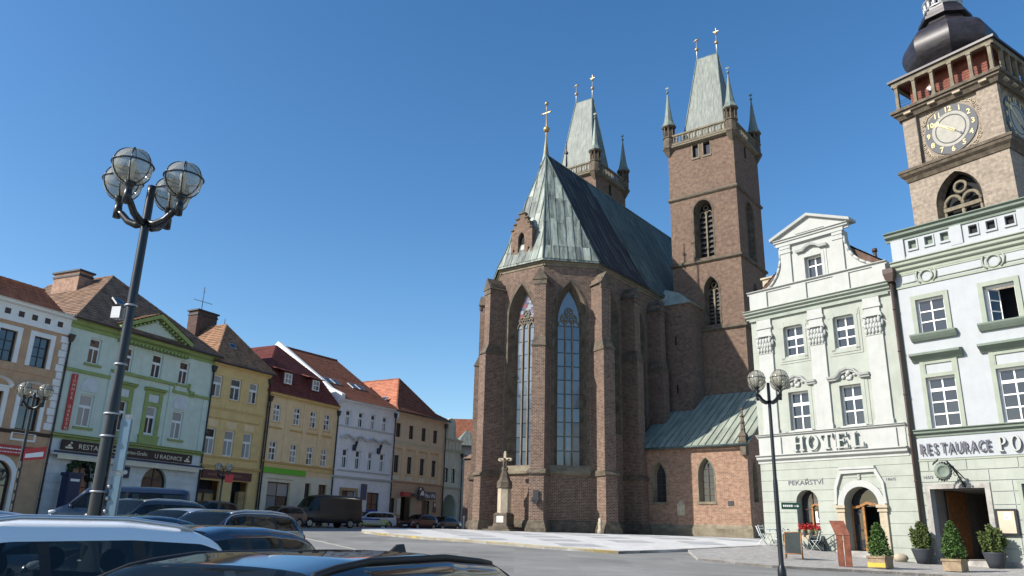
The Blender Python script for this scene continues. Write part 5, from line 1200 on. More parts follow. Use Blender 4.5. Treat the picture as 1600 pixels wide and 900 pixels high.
# --- mint house
gw_ = [(1.45,2.27,11.38,13.0,None,0,'T'),(3.98,4.75,11.38,13.0,None,0,'T'),(6.35,7.2,11.38,13.0,None,0,'T'),(8.75,9.6,11.38,13.0,None,0,'T'),(1.48,2.45,7.43,9.42,None,0,'T'),(4.1,4.92,7.5,9.48,None,0,'T'),(6.48,7.35,7.58,9.44,None,0,'T'),(8.76,9.72,7.5,9.44,None,0,'T'),
       (1.75,3.25,1.5,5.3,'round',.75,'A'),(6.98,9.05,1.5,5.42,'round',1.0,'A')]
GH = house('corner_restaurant', 'mint green house with leaf green trim and brown tiled hipped roof', G0, 24, 0, 11.9, 13.4, 'mint', gw_)
trim(GH, 'leaf_green', 'cornice', ledge(-.1,3.2,13.95,.6,.4), ledge(8.95,12.0,13.95,.6,.4), ledge(3.1,9.05,13.95,.6,.55))
q = MB()
for i in range(19): x = 3.35+i*.31; q.box(x,x+.15,-.5,0,13.18,13.34)
for i in range(8):
    t_ = (i+.6)/8.6
    for s_ in (-1,1): x = 6.05+s_*2.6*(1-t_); zz = 14.1+t_*1.22; q.box(x-.07,x+.07,-.5,-.1,zz-.12,zz+.02)
q.build('dentil', M_['leaf_green'], GH)
q = MB(); q.prism([(3.25,13.96),(8.9,13.96),(6.05,15.35)], -.12, .1); pdm = q.build('pediment', M_['mint'], GH)
q = MB()
for (xa,za),(xb,zb) in (((3.0,13.98),(6.05,15.42)),((6.05,15.42),(9.1,13.98))): q.hexa([(xa,-.55,za),(xb,-.55,zb),(xb,.1,zb),(xa,.1,za)],[(xa,-.62,za+.28),(xb,-.62,zb+.28),(xb,.1,zb+.28),(xa,.1,za+.28)])
q.build('pediment_moulding', M_['leaf_green'], pdm)
q = MB(); tiles(q, (2.9,-.62,14.28),(2.9,2.2,14.28),(6.05,2.2,15.75),(6.05,-.62,15.75)); tiles(q, (9.2,2.2,14.28),(9.2,-.62,14.28),(6.05,-.62,15.75),(6.05,2.2,15.75)); q.build('pediment_roof', M_['tile_old'], pdm)
rf = hip(GH, 0, 11.9, 13.92, (5.95,5.0,19.05), 12, 'tile_old', 'tile_old', -.5, step=.42)
chimney(GH, 4.2, 5.3, 6.2, 8.9, 16.4, 19.1)
skylight(GH, (4.0,1.62,16.06), (1,0,0), (0,5.5,5.13), .75, .75)
trim(GH, 'leaf_green', 'floor_band', bx(0,3.25,-.12,0,10.66,10.86), bx(3.25,8.3,-.16,0,11.14,11.32), bx(8.3,11.9,-.12,0,10.66,10.84), ledge(0,11.9,6.88,.3,.3), bx(8.35,8.5,-.1,0,10.84,11.3), bx(9.7,9.85,-.14,0,11.0,11.5), bx(9.85,10.3,-.12,0,10.6,11.0))
for a,b,c,d,k,r,s in gw_[:4]: trim(GH, 'leaf_green', 'sill', bx(a-.18,b+.18,-.14,.1,c-.16,c-.02))
for a,b,c,d,k,r,s in (gw_[4],gw_[7]):
    q = MB(); c_ = (a+b)/2; q.prism([(c_-.55,9.6)]+[(c_+.6*math.cos(PI-PI*i/10), 9.75+.78*math.sin(PI*i/10)) for i in range(11)]+[(c_+.55,9.6)], -.05, 0); q.build('blind_arch', M_['grey_render'], GH); trim(GH, 'leaf_green', 'sill', bx(a-.18,b+.18,-.14,.1,c-.16,c-.02))
for a,b,c,d,k,r,s in gw_[5:7]:
    trim(GH, 'leaf_green', 'window_surround', bx(a-.3,a,-.07,0,7.36,10.4), bx(b,b+.3,-.07,0,7.36,10.4), bx(a,b,-.07,0,9.46,9.7), bx(a,b,-.07,0,10.25,10.4), bx(a-.35,b+.35,-.14,0,6.9,7.4), lambda q: q.ext(cornice_prof(10.4,10.66,.3,0,2), a-.45, b+.45), bx(a-.4,b+.4,-.16,.1,7.36,7.48))
    trim(GH, 'grey_render', 'relief_panel', bx(a+.02,b-.02,-.03,0,9.75,10.2))
bands(GH, 0, 11.9, [.6,1.5,2.0,2.5,3.0,3.5,4.0,4.5,5.0,5.5,6.5], gw_ and [Hole(*g[:4],g[4],g[5]) for g in gw_[8:]], .04, M_['grey_render'])
trim(GH, 'mint', 'pilaster', bx(3.22,3.5,-.08,0,6.9,11.1), bx(8.1,8.36,-.08,0,6.9,11.1), bx(11.3,11.9,-.07,0,6.9,10.6))
q = MB(); random.seed(5)       # garland round the door
for i in range(150):
    a_ = random.uniform(-.35,PI+.35); r_ = random.gauss(.95,.12); q.sphere((2.5-r_*math.cos(a_), -.15+random.gauss(0,.08), 4.5+r_*math.sin(a_)), random.uniform(.06,.13), 5, 4)
o = q.build('door_garland', M_['leaf_dark'], GH); o['kind'] = 'stuff'
pipe(GH, 11.85, 2, 12.9, 'dark_metal')
AW = thing('awning', 'folded awning cassette under the brown restaurant sign', 'awning', (*along(G0,24,.1,-.05), 5.55), rad(90-24))
q = MB(); q.box(0,11.6,-.42,0,.05,.25); q.build('cassette', M_['grey_render'], AW); q = MB(); q.box(-.02,11.62,-.48,-.42,.16,.27); q.build('front_rail', M_['dark_blue'], AW)
q = MB(); q.box(.3,11.3,-.4,-.36,-.18,.06); q.build('valance', M_['cream'], AW)
SG = thing('restaurant_sign', 'long dark brown restaurant sign ending in U RADNICE on the mint house', 'sign', (*along(G0,24,.66,-.16), 5.92), rad(90-24))
q = MB(); q.box(0,10.15,-.1,0,0,.6); q.build('board', M_['sign_brown'], SG)
text(SG, 'RESTAURACE', .42, M_['letter_cream'], (1.1,-.108,.14), ext=.005, width=2.9); text(SG, 'Jarmo-Grafin', .36, M_['letter_cream'], (4.5,-.108,.18), ext=.005, width=1.75); text(SG, 'U RADNICE', .4, M_['letter_cream'], (6.85,-.108,.12), ext=.005, width=2.35)
q = MB()
for x in (.25, 9.45): q.prism([(x,.1),(x+.5,.1),(x+.5,.2),(x,.2)], -.108,-.09); q.prism([(x+.12,.22),(x+.4,.22),(x+.32,.36),(x+.2,.36)], -.108,-.09); q.prism([(x+.3,.4),(x+.42,.4),(x+.42,.5),(x+.3,.5)], -.108,-.09)
q.build('emblem', M_['letter_cream'], SG)
BN = thing('banner', 'tall red vertical banner reading SOMMER GARDEN on the mint house', 'banner', (*along(G0,24,.6,-.05), 7.1), rad(90-24))
q = MB(); q.box(0,.4,-.05,0,0,3.42); q.build('cloth', M_['sign_red'], BN)
for i, ch in enumerate('SOMMER GARDEN'):
    if ch != ' ': text(BN, ch, .27, M_['letter_cream'], (.2,-.055,3.16-i*.262), ext=.004, name='letter', align='CENTER')
q = thing('poster_column', 'dark blue advertising column beside the restaurant door', 'kiosk', (*along(G0,24,1.15,-1.0), gz(*along(G0,24,1.15,-1.0))), rad(90-24))
p = MB(); p.box(-.42,.42,-.3,.3,0,2.6); p.box(-.5,.5,-.36,.36,2.6,2.78); p.box(-.36,.36,-.32,-.3,.5,2.2); p.build('cabinet', M_['dark_blue'], q); p = MB(); p.box(-.3,.3,-.325,-.318,2.28,2.42); p.build('lettering_strip', M_['white_paint'], q)
SG = thing('wall_sign', 'small square dark sign with pale emblem by the restaurant arch', 'sign', (*along(G0,24,5.15,-.06), 4.6), rad(90-24))
p = MB(); p.box(0,.7,-.08,0,0,.7); p.build('board', M_['dark_blue'], SG); p = MB(); p.prism([(.35+.2*math.cos(2*PI*k/16),.35+.14*math.sin(2*PI*k/16)) for k in range(16)], -.088,-.07); p.build('emblem', M_['white_paint'], SG)
# --- narrow yellow house
Y1P = along(G0, 24, 11.9); 
yw = [(.08,1.0,11.02,12.66,None,0,'T'),(1.83,2.86,11.02,12.66,None,0,'T'),(3.72,4.6,11.02,12.66,None,0,'T'),(.1,1.02,6.78,8.7,None,0,'T'),(1.85,2.82,6.78,8.7,None,0,'T'),(3.68,4.62,6.78,8.7,None,0,'T'),(.05,2.0,1.5,4.95,None,0,'O'),(3.15,4.75,1.5,5.0,None,0,'O')]
YH = house('yellow_house', 'narrow yellow house with three window bays and dark chimney', Y1P, 28, -.1, 5.75, 13.5, 'ochre', yw)
trim(YH, 'ochre', 'floor_band', ledge(-.1,5.75,10.28,.2,.12), ledge(.2,5.1,9.52,.12,.1), ledge(-.1,5.3,6.7,.16,.14), ledge(-.1,5.75,6.05,.25,.25), ledge(-.1,5.75,13.6,.3,.3))
trim(YH, 'ochre_light', 'sunk_panel', bx(.1,1.05,-.02,0,8.85,9.35), bx(1.85,2.85,-.02,0,8.85,9.35), bx(3.65,4.65,-.02,0,8.85,9.35))
for a,b,c,d,k,r,s in yw[:6]: trim(YH, 'ochre', 'sill', bx(a-.08,b+.08,-.08,.1,c-.08,c-.01))
hip(YH, -.1, 5.75, 13.62, (3.0,2.8,17.45), 11, 'tile_mottled', 'tile_mottled', -.35, step=.33)
chimney(YH, 1.9, 3.9, 5.0, 6.1, 15.2, 18.7, 'chimney_dark'); skylight(YH, (2.1,.95,15.15), (1,0,0), (0,3.1,3.8), .6, .55)
q = MB(); q.box(.1,1.95,.5,.58,1.5,4.1); dd = q.build('shop_door', M_['wood_tan'], YH); q = MB(); q.box(.95,1.08,.44,.6,1.5,4.1); q.box(.05,2.0,.4,.6,4.05,4.3); q.build('door_frame', M_['dark_metal'], dd)
q = MB(); q.box(4.1,4.7,.2,.6,1.5,4.3); q.build('door_reveal', M_['wood_tan'], YH)
pipe(YH, 5.72, 2, 12.9, 'brown_metal')
SG = thing('shop_sign', 'dark maroon fascia sign over the yellow house shopfront', 'sign', (*along(Y1P,28,.15,-.06), 5.08), rad(90-28))
q = MB(); q.box(0,4.72,-.1,0,0,.6); q.build('board', M_['sign_maroon'], SG); q = MB(); random.seed(9); x = .5
while x < 3.6: l = random.uniform(.08,.2); q.box(x,x+l,-.106,-.09,.22,.38); x += l+.05
q.build('lettering', mat('sign_rust', (.25,.11,.08), var=0), SG)
# --- yellow house with maroon mansard
Y2P = along(Y1P, 28, 6.0)
cx_ = [.92,3.32,5.35,7.15]
mw = [(c-.4,c+.4,10.0,11.45,None,0,'N') for c in cx_]+[(c-.4,c+.4,6.88,8.42,None,0,'N') for c in cx_]+[(.74,3.3,1.5,5.24,None,0,'S'),(5.1,5.78,1.5,5.36,None,0,'S'),(6.8,7.85,1.5,5.36,None,0,'S')]
MH = house('mansard_house', 'light yellow house under a dark maroon mansard roof with two dormers', Y2P, 27, -.2, 8.5, 12.0, 'ochre_light', mw)
trim(MH, 'ochre_light', 'pilaster', *[bx(c-.05,c+.45,-.05,0,6.9,11.9) for c in (2.0,4.1,6.1,8.0)]); 
for c in cx_: trim(MH, 'ochre', 'window_hood', ledge(c-.7,c+.7,9.55,.14,.16)); trim(MH, 'ochre', 'sill', bx(c-.5,c+.5,-.08,.1,9.9,9.98))
trim(MH, 'ochre', 'ledge', ledge(-.2,8.5,6.82,.22,.2), bx(-.2,8.5,-.06,0,6.35,6.6)); trim(MH, 'ochre', 'cornice', ledge(-.2,8.5,12.3,.35,.3))
trim(MH, 'cream', 'shopfront', bx(-.2,.72,-.05,0,1,5.9), bx(3.32,5.08,-.05,0,1,5.9), bx(5.8,6.78,-.05,0,1,5.9), bx(7.87,8.5,-.05,0,1,5.9), bx(.72,3.32,-.05,0,5.26,5.9), bx(5.08,5.8,-.05,0,5.38,5.9), bx(6.78,7.87,-.05,0,5.38,5.9), ledge(.5,3.5,5.55,.15,.15))
q = MB(); step = .3
tiles(q, (-.4,-.35,12.28),(8.35,-.35,12.28),(6.6,.75,14.6),(.2,.75,14.6)); tiles(q, (.2,.75,14.6),(6.6,.75,14.6),(4.2,4.2,17.5),(4.2,4.2,17.5)); rf = q.build('roof', M_['tile_maroon'], MH)
q = MB(); tiles(q, (-.4,11,12.28),(-.4,-.35,12.28),(.2,.75,14.6),(.2,11,14.6)); tiles(q, (.2,11,14.6),(.2,.75,14.6),(4.2,4.2,17.5),(4.2,11,17.5)); tiles(q, (8.35,-.35,12.28),(8.35,11,12.28),(6.6,11,14.6),(6.6,.75,14.6)); tiles(q, (6.6,.75,14.6),(6.6,11,14.6),(4.2,11,17.5),(4.2,4.2,17.5)); q.build('side_slope', M_['tile_maroon'], rf)
for a in (1.25, 4.7):
    q = MB(); q.box(a-.1,a+.95,-.05,1.2,13.15,14.2); q.hexa([(a-.75,-.3,14.2),(a+1.3,-.3,14.2),(a+1.3,1.5,14.75),(a-.75,1.5,14.75)],[(a-.75,-.3,14.28),(a+1.3,-.3,14.28),(a+1.3,1.5,14.83),(a-.75,1.5,14.83)]); o = q.build('dormer', M_['tile_maroon'], rf)
    window(MH, a, a+.85, 13.22, 14.12, -.12, (.5,.5), 2, 'white_paint', .08, .05, pc=1, name='dormer_window')
pipe(MH, 8.45, 2, 11.6, 'dark_metal'); pipe(MH, -.05, 2, 11.6, 'brown_metal')
SG = thing('shop_sign', 'plain bright green fascia sign on the mansard house', 'sign', (*along(Y2P,27,-.05,-.1), 5.9), rad(90-27))
q = MB(); q.box(0,4.9,-.1,0,0,.43); q.build('board', M_['sign_green'], SG)
# --- white house
WP = along(Y2P, 27, 8.4); wx = [1.4,3.05,4.7,6.33]
ww = [(c-.34,c+.34,10.82,12.2,None,0,'T') for c in wx]+[(c-.34,c+.34,7.0,8.7,None,0,'T') for c in wx]+[(1.35,3.1,1.5,5.06,None,0,'S'),(4.65,6.32,1.5,5.06,None,0,'S')]
WH = house('white_house', 'white house with small pointed window hoods and red tiled roof', WP, 33, 0, 7.85, 12.9, 'cool_white', ww)
trim(WH, 'cool_white', 'cornice', ledge(0,7.85,13.15,.4,.4)); trim(WH, 'grey_render', 'floor_band', ledge(0,7.85,10.76,.14,.14), ledge(.6,7.5,6.86,.16,.16), ledge(0,7.85,6.3,.25,.25))
for c in wx:
    q = MB()
    for (xa,za),(xb,zb) in (((c-.85,9.58),(c,9.92)),((c,9.92),(c+.85,9.58))): q.hexa([(xa,-.28,za),(xb,-.28,zb),(xb,0,zb),(xa,0,za)],[(xa,-.34,za+.13),(xb,-.34,zb+.13),(xb,0,zb+.13),(xa,0,za+.13)])
    q.prism([(c-.3,9.62),(c+.3,9.62),(c,9.74)], -.06, 0); q.build('window_hood', M_['grey_render'], WH)
    trim(WH, 'cool_white', 'window_surround', lambda q: band_arch(q, Hole(c-.34,c+.34,7.0,8.7), .14, 0, -.05), lambda q: band_arch(q, Hole(c-.34,c+.34,10.82,12.2), .12, 0, -.05))
trim(WH, 'wood_tan', 'door_surround', lambda q: band_arch(q, Hole(1.35,3.1,1.5,5.06), .25, 0, -.08))
q = MB(); tiles(q, (-.05,-.45,13.1),(7.95,-.45,13.1),(7.95,2.6,14.75),(-.05,2.6,14.75)); tiles(q, (-.05,2.6,14.75),(7.95,2.6,14.75),(7.95,9.0,19.0),(-.05,9.0,19.0)); tiles(q, (7.95,17,13.1),(-.05,17,13.1),(-.05,9,19),(7.95,9,19)); ridge_cap(q, (-.05,9,19.03),(7.95,9,19.03)); rf = q.build('roof', M_['tile_red'], WH)
q = MB(); gpoly = [(-.5,13.0),(-.5,13.5),(1.0,14.15),(2.6,15.25),(9.0,19.4),(17,13.3),(17,12.5),(0,12.5)]
for x in (-.12,): q.add([(x,y,z) for y,z in gpoly]+[(x+.42,y,z) for y,z in gpoly], [tuple(range(8)), tuple(range(15,7,-1))]+[(i,i+8,(i+1)%8+8,(i+1)%8) for i in range(8)])
q.add([(7.8,y,z-.6) for y,z in gpoly], [tuple(range(8))]); q.build('gable_wall', mat('gable_white', (.74,.74,.72), var=.04, streak=.2), WH)
for x in (1.2, 2.2, 4.6, 5.6): skylight(rf, (x,2.95,14.98-(ZOFF[WH.name]*0)), (1,0,0), (0,6.4,4.25), .8, 1.0)
pipe(WH, 7.75, 2, 12.4, 'brown_metal')
for i, x in enumerate((2.3, 5.55)):
    f = thing('flag_holder', 'dark flag holder above the '+('second' if i == 0 else 'fourth')+' window of the white house', 'flag holder', (*along(WP,33,x,-.02), 8.9), rad(90-33), 'flag holders on the white house')
    q = MB(); q.tube([(0,0,0),(0,-.7,.85)], .03, 6); q.box(-.06,.06,-.12,0,-.25,.25); q.build('bracket', M_['dark_metal'], f); q = MB(); q.hexa([(-.05,-.25,-.3),(.12,-.25,-.3),(.12,-.2,-.3),(-.05,-.2,-.3)],[(-.16,-.5,.55),(.16,-.5,.55),(.16,-.42,.55),(-.16,-.42,.55)]); q.build('furled_flag', M_['dark_blue'], f)
SG = thing('hanging_board', 'tall black sign board beside the white house door', 'sign', (*along(WP,33,3.7,-.1), 4.35), rad(90-33)); q = MB(); q.box(0,.68,-.1,0,0,1.4); q.build('board', M_['sign_grey'], SG)
# --- beige house
BP = along(WP, 33, 7.85); bx_ = [.57,2.64,4.72,6.72]
bw2 = [(c-.37,c+.37,10.55,11.9,None,0,'B') for c in bx_]+[(c-.37,c+.37,7.12,8.78,None,0,'B') for c in bx_]+[(.13,.8,3.35,4.7,None,0,'S'),(1.64,3.35,1.5,4.9,None,0,'O'),(4.98,6.46,3.35,4.7,None,0,'S')]
BH = house('beige_house', 'beige house with dark window frames under a steep red hipped roof', BP, 30.5, 0, 8.5, 12.7, 'beige', bw2)
trim(BH, 'beige', 'cornice', ledge(0,8.5,13.05,.4,.35)); trim(BH, 'cream', 'floor_band', ledge(0,8.5,10.2,.3,.14)); trim(BH, 'tan', 'ledge', ledge(0,8.5,6.35,.2,.18), bx(0,8.5,-.04,0,5.75,6.15))
trim(BH, 'ochre_light', 'pilaster', *[bx(c-.25,c+.25,-.05,0,6.4,9.6) for c in (1.6,3.7,5.7,7.7)])
for c in bx_: trim(BH, 'ochre_light', 'window_hood', ledge(c-.65,c+.65,9.5,.13,.14), bx(c-.55,c+.55,-.1,.1,6.98,7.1)); trim(BH, 'cream', 'apron', bx(c-.5,c+.5,-.03,0,6.45,6.9))
trim(BH, 'tan', 'ground_floor', bx(0,.1,-.04,0,1,5.7), bx(.83,1.6,-.04,0,1,5.7), bx(3.4,4.94,-.04,0,1,5.7), bx(6.5,8.5,-.04,0,1,5.7), bx(.1,.83,-.04,0,4.75,5.7), bx(.1,.83,-.04,0,1,3.3), bx(1.6,3.4,-.04,0,4.95,5.7), bx(4.94,6.5,-.04,0,4.75,5.7), bx(4.94,6.5,-.04,0,1,3.3)); trim(BH, 'sign_rust', 'plinth', bx(0,1.6,-.07,0,1,2.9), bx(3.4,8.5,-.07,0,1,2.9))
hip(BH, 0, 8.5, 13.05, (4.25,3.4,17.25), 12, 'tile_red', 'tile_sunlit', -.45, flare=(.75,13.75))
skylight(BH, (.95,3.2,14.15), (0,-1,0), (1,0,1.0), .8, .9)
pipe(BH, 8.4, 2, 12.4, 'dark_metal')
SG = thing('restaurant_sign', 'black sign with white letters Pho VN on the beige house', 'sign', (*along(BP,30.5,5.1,-.06), 4.85), rad(90-30.5)); q = MB(); q.box(0,2.0,-.1,0,0,.72); q.build('board', M_['sign_grey'], SG); text(SG, 'Pho VN', .56, M_['white_paint'], (.12,-.108,.14), ext=.005, width=1.7, bold=.01)
SG = thing('projecting_sign', 'dark projecting sign with white shape next to the Pho VN board', 'sign', (*along(BP,30.5,4.45,-.1), 4.7), rad(90-30.5)); q = MB(); q.prism([(-.55,0),(.5,0),(.5,.8),(.1,1.25),(-.4,1.3),(-.6,.8)], -.3, -.18); q.box(-.04,.04,-.2,0,.5,.6); q.build('board', M_['sign_brown'], SG); q = MB(); q.prism([(-.35,.45),(.35,.45),(.3,.75),(.12,.95),(-.1,.8)], -.31,-.29); q.prism([(-.45,1.0),(-.2,.92),(-.1,1.1),(-.3,1.24)], -.31,-.29); q.build('emblem', M_['white_paint'], SG)
SG = thing('shop_sign', 'short red sign over the dark beige house doorway', 'sign', (*along(BP,30.5,1.4,-.06), 4.95), rad(90-30.5)); q = MB(); q.box(0,1.1,-.4,0,0,.4); q.build('board', M_['sign_red'], SG); q = MB(); q.box(1.1,1.95,-.38,0,.02,.32); q.build('side_board', M_['sign_brown'], SG)
for i, (x, z0, h_, nm) in enumerate(((1.0,3.2,1.5,'pale poster board left of the dark doorway'),(6.85,3.6,1.0,'framed notice board right of the shop window'))):
    SG = thing('notice_board', nm, 'notice board', (*along(BP,30.5,x,-.06), z0), rad(90-30.5)); q = MB(); q.box(0,.5,-.05,0,0,h_); q.build('board', M_['cream'] if i == 0 else M_['sign_maroon'], SG)
    q = MB(); q.box(.08,.42,-.06,-.04,h_*.55,h_*.9); q.build('poster', M_['grey_render'], SG)
# --- pale green gabled house
GPn = along(BP, 30.5, 8.5)
PG = house('gabled_house', 'small pale green house with round gable and carriage arch', GPn, 28.5, 0, 3.5, 10.2, 'pale_green', [(.1,.92,6.75,8.22,None,0,'B'),(1.47,2.28,6.75,8.22,None,0,'B'),(.05,2.75,1.2,5.5,'round',1.35,None)])
q = MB(); q.box(.05,2.75,3,3.1,1,5.6); q.build('archway', M_['grey_render'], PG)
q = MB(); q.box(1.6,2.7,2.6,2.7,1,3.4); q.build('gate', M_['zinc'], PG)
trim(PG, 'pale_green', 'cornice', ledge(-.05,3.55,10.25,.35,.3), ledge(0,3.5,6.3,.25,.2), ledge(-.05,3.4,11.35,.2,.2))
q = MB(); q.prism([(0,10.2),(3.4,10.2),(3.35,11.3),(2.3,11.6),(2.1,12.2),(2.05,13.1),(1.8,13.45),(1.2,13.6),(.6,13.45),(.35,13.1),(.3,12.2),(.1,11.6),(0,11.3)], .02, .4); q.build('gable', M_['pale_green'], PG)
q = MB()
for x in (.2,.75,1.55,2.1,2.9): q.box(x,x+.16,-.06,.03,10.3,11.2)
for x in (.45,1.85): q.box(x,x+.14,-.06,.03,11.4,12.9)
q.build('gable_pilaster', M_['cream'], PG); pipe(PG, 3.4, 2, 9.6, 'dark_metal')
# --- things beyond
FH = thing('far_house', 'distant house with plain brown roof beyond the cathedral corner', 'house', (-8.5, 104, 1.8)); ZOFF[FH.name] = 1.8
q = MB(); q.box(-6,10,0,10,1,12.5); q.build('wall', M_['grey_render'], FH); q = MB(); tiles(q, (-6.5,-.5,12.4),(10.5,-.5,12.4),(10.5,5,16.8),(-6.5,5,16.8)); tiles(q, (10.5,10.5,12.4),(-6.5,10.5,12.4),(-6.5,5,16.8),(10.5,5,16.8)); q.build('roof', M_['tile_red'], FH)
FT = thing('stone_turret', 'small pale stone turret with grey pyramid roof behind the cathedral buttress', 'turret', (-5.9, 93.0, 1.8), rad(20)); ZOFF[FT.name] = 1.8
q = MB(); q.box(-1.2,1.2,-1.2,1.2,1,11.2); 
for s_ in (-1,1): q.box(s_*1.15-.15,s_*1.15+.15,-1.4,-1.1,6,11.4)
q.build('shaft', M_['grey_render'], FT); q = MB(); q.frus(0,0,11.3,13.2,1.7,1.7,.12,.12); q.box(-1.7,1.7,-1.7,1.7,11.2,11.32); q.build('pyramid_roof', M_['copper_slate'], FT); q = MB(); q.box(-.5,.5,-1.24,-1.18,7.5,10.2); q.build('opening', M_['window_dark'], FT)
# aerials on the roofs
def aerial(label, P, z, dish=False):
    t = thing('tv_aerial', label, 'aerial', (P[0], P[1], z), rad(40), 'aerials on the roofs'); q = MB(); q.tube([(0,0,0),(0,0,2.2)], .03, 6); q.build('mast', M_['dark_metal'], t)
    q = MB(); q.tube([(-.75,0,1.0),(.8,0,.85)], .02, 5)
    for k in range(6): x = -.7+k*.28; q.tube([(x,-.22,1.0-.03*k),(x,.22,1.0-.03*k)], .012, 4)
    q.tube([(0,-.4,1.7),(0,.4,1.75)], .015, 5); q.build('antenna', M_['dark_metal'], t)
    if dish: q = MB(); q.lathe([(.03,-.1),(.3,-.06),(.5,.04),(.52,.05),(.3,-.02),(.03,-.07)], 18); o = q.build('dish', M_['zinc'], t); o.rotation_euler = (rad(80),0,rad(-30)); o.location = (-.3,-.3,.1)
aerial('spindly aerial on the dark chimney of the yellow house', along(Y1P,28,2.6,5.5), 18.75); aerial('aerial with round dish on the ridge beside the maroon roof', along(Y2P,27,1.0,7.5), 17.3, True)

# ================================================================== PAVING
plaza = [(-8.9,47.4),(-7.2,43.2),(-4.4,38.85),(-2.1,36.9),(1.2,33.8),(4.1,32.5),(7.0,34.8),(11.8,38.86),(14.5,41.5),(19,46),(24,60),(10,75),(-6,80),(-10,70),(-10.5,56)]
drape(plaza, .10, 'plaza_pavement', M_['plaza_stone'], 1.0, .1)
curb([plaza[0],plaza[1],plaza[2],plaza[3],plaza[4],plaza[5]], .32, .108, 'yellow_kerb', M_['kerb_stone'], 1.2)
curb([plaza[5],plaza[6],plaza[7]], .18, .112, 'dark_kerb', M_['granite_kerb'], 1.2)
def clip_in(p):      # ray-cast test against the plaza outline, kept clear of its edge
    def ins(x, y):
        c = False
        for i in range(len(plaza)):
            (x1,y1),(x2,y2) = plaza[i-1], plaza[i]
            if (y1 > y) != (y2 > y) and x < (x2-x1)*(y-y1)/(y2-y1)+x1: c = not c
        return c
    return all(ins(p[0]+dx, p[1]+dy) for dx, dy in ((0,0),(.45,0),(-.45,0),(0,.45),(0,-.45)))
ua, va = Vector((.62,.785,0)), Vector((.785,-.62,0)); n_ = 0
for i in range(-8, 12):          # lozenges of grey mosaic in the pale paving
    for j in range(-8, 14):
        if (i+j) % 2: continue
        c0 = Vector((-2,42,0))+va*(i*2.6)+ua*(j*2.2)
        P = [c0+va*1.35, c0+ua*1.15, c0-va*1.35, c0-ua*1.15]
        if c0.y > 60 or not all(clip_in((p.x,p.y)) for p in P): continue
        drape([(p.x,p.y) for p in P], .106, 'paving_lozenge', M_['plaza_grey'], 1.0)
walk = [(6.9,30.95),(9.1,29.15),(11.9,29.0),(13.3,28.7),(17,27.2),(30,20),(40,26),(30,40),(13.5,42.0),(11.9,39.1),(9.3,36.9),(7.4,35.0)]
drape(walk, .09, 'hotel_pavement', M_['setts'], 1.0, .09)
curb(walk[:6], .2, .10, 'pavement_kerb', M_['granite_kerb'], 1.1)
left_walk = [along(G0,24,-14,-2.6), along(G0,24,11.9,-2.6), along(BP,30.5,0,-2.4), along(GPn,28.5,6,-2.2), along(GPn,28.5,6,.5), along(BP,30.5,0,.5), along(G0,24,11.9,.5), along(G0,24,-14,.5)]
drape(left_walk[::-1], .11, 'left_pavement', M_['setts'], 2.0, .1)
ln = [(-9.9,37.6),(-5.0,28.4),(-4.86,28.46),(-9.75,37.7)]; drape(ln, .004, 'road_line', M_['road_line'], 1.0)

# ================================================================== STREET LAMPS
_m, _nt, _b = _new('globe_glass'); _b.inputs['Base Color'].default_value = (.42,.40,.33,1); _b.inputs['Roughness'].default_value = .10; _b.inputs['Specular IOR Level'].default_value = .6
_tr = _n(_nt, 'ShaderNodeBsdfTransparent'); _tr.inputs[0].default_value = (.86,.86,.82,1); _mx = _n(_nt, 'ShaderNodeMixShader'); _mx.inputs[0].default_value = .42
_nt.links.new(_tr.outputs[0], _mx.inputs[1]); _nt.links.new(_b.outputs[0], _mx.inputs[2]); _nt.links.new(_mx.outputs[0], _nt.nodes['Material Output'].inputs[0]); MATS['globe_glass'] = _m
def lamp_post(label, x, y, zc, rot, r=.245, arm=.46, pole=.075):
    """four globes on a curved cross arm; zc is the height of the globe centres"""
    zb = gz(x, y); H = zc-zb; t = thing('street_lamp', label, 'street lamp', (x, y, zb), rot, 'four globe street lamps')
    q = MB(); q.lathe([(.11,0),(.11,.45),(.075,.55),(.066,.6),(.063,1.6),(.061,2.6),(.048,2.75),(.046,H-1.2),(.044,H-.35),(.042,H-.12),(.042,H-.06),(.0,H-.055)], 14); q.build('pole', M_['iron_black'], t)
    for k in range(4):
        a = k*PI/2; c, s = math.cos(a), math.sin(a); X, Y = arm*c, arm*s
        e = r/.25; q = MB(); q.tube([(.02*c,.02*s,H-.62*e),(.30*X,.30*Y,H-.64*e),(.6*X,.6*Y,H-.58*e),(.84*X,.84*Y,H-.47*e),(X*.98,Y*.98,H-.43*e)], [.042,.042,.038,.035,.033], 8); q.lathe([(.042,H-.52*e),(.042,H-.38*e),(.038,H-.36*e),(.038,H-.30*e),(.06*e,H-.28*e),(.09*e,H-.22*e),(.035,H-.22*e)], 12, (X,Y)); ar = q.build('arm', M_['iron_black'], t)
        q = MB(); q.sphere((X,Y,H), r, 24, 14); q.build('globe', M_['globe_glass'], ar)
        q = MB()
        for m in range(3): an = PI*m/3; q.tube([(X+(r+.004)*math.cos(b)*math.cos(an), Y+(r+.004)*math.cos(b)*math.sin(an), H+(r+.004)*math.sin(b)) for b in [2*PI*i/28 for i in range(28)]], .0065, 5, closed=True)
        q.tube([(X+(r+.006)*math.cos(b), Y+(r+.006)*math.sin(b), H+.02) for b in [2*PI*i/28 for i in range(28)]], .0095, 5, closed=True); q.build('globe_cage', M_['iron_black'], ar)
        q = MB(); q.lathe([(.03,H-.8*r),(.03,H-.02),(.042,H),(.042,H+.06),(.02,H+.08)], 8, (X,Y)); q.build('bulb', M_['white_paint'], ar)
    return t, H
L1, H1 = lamp_post('nearest black lamp with four globes and a steel pole strapped to it', -4.03, 7.79, 5.24, rad(-9), .198, .36)
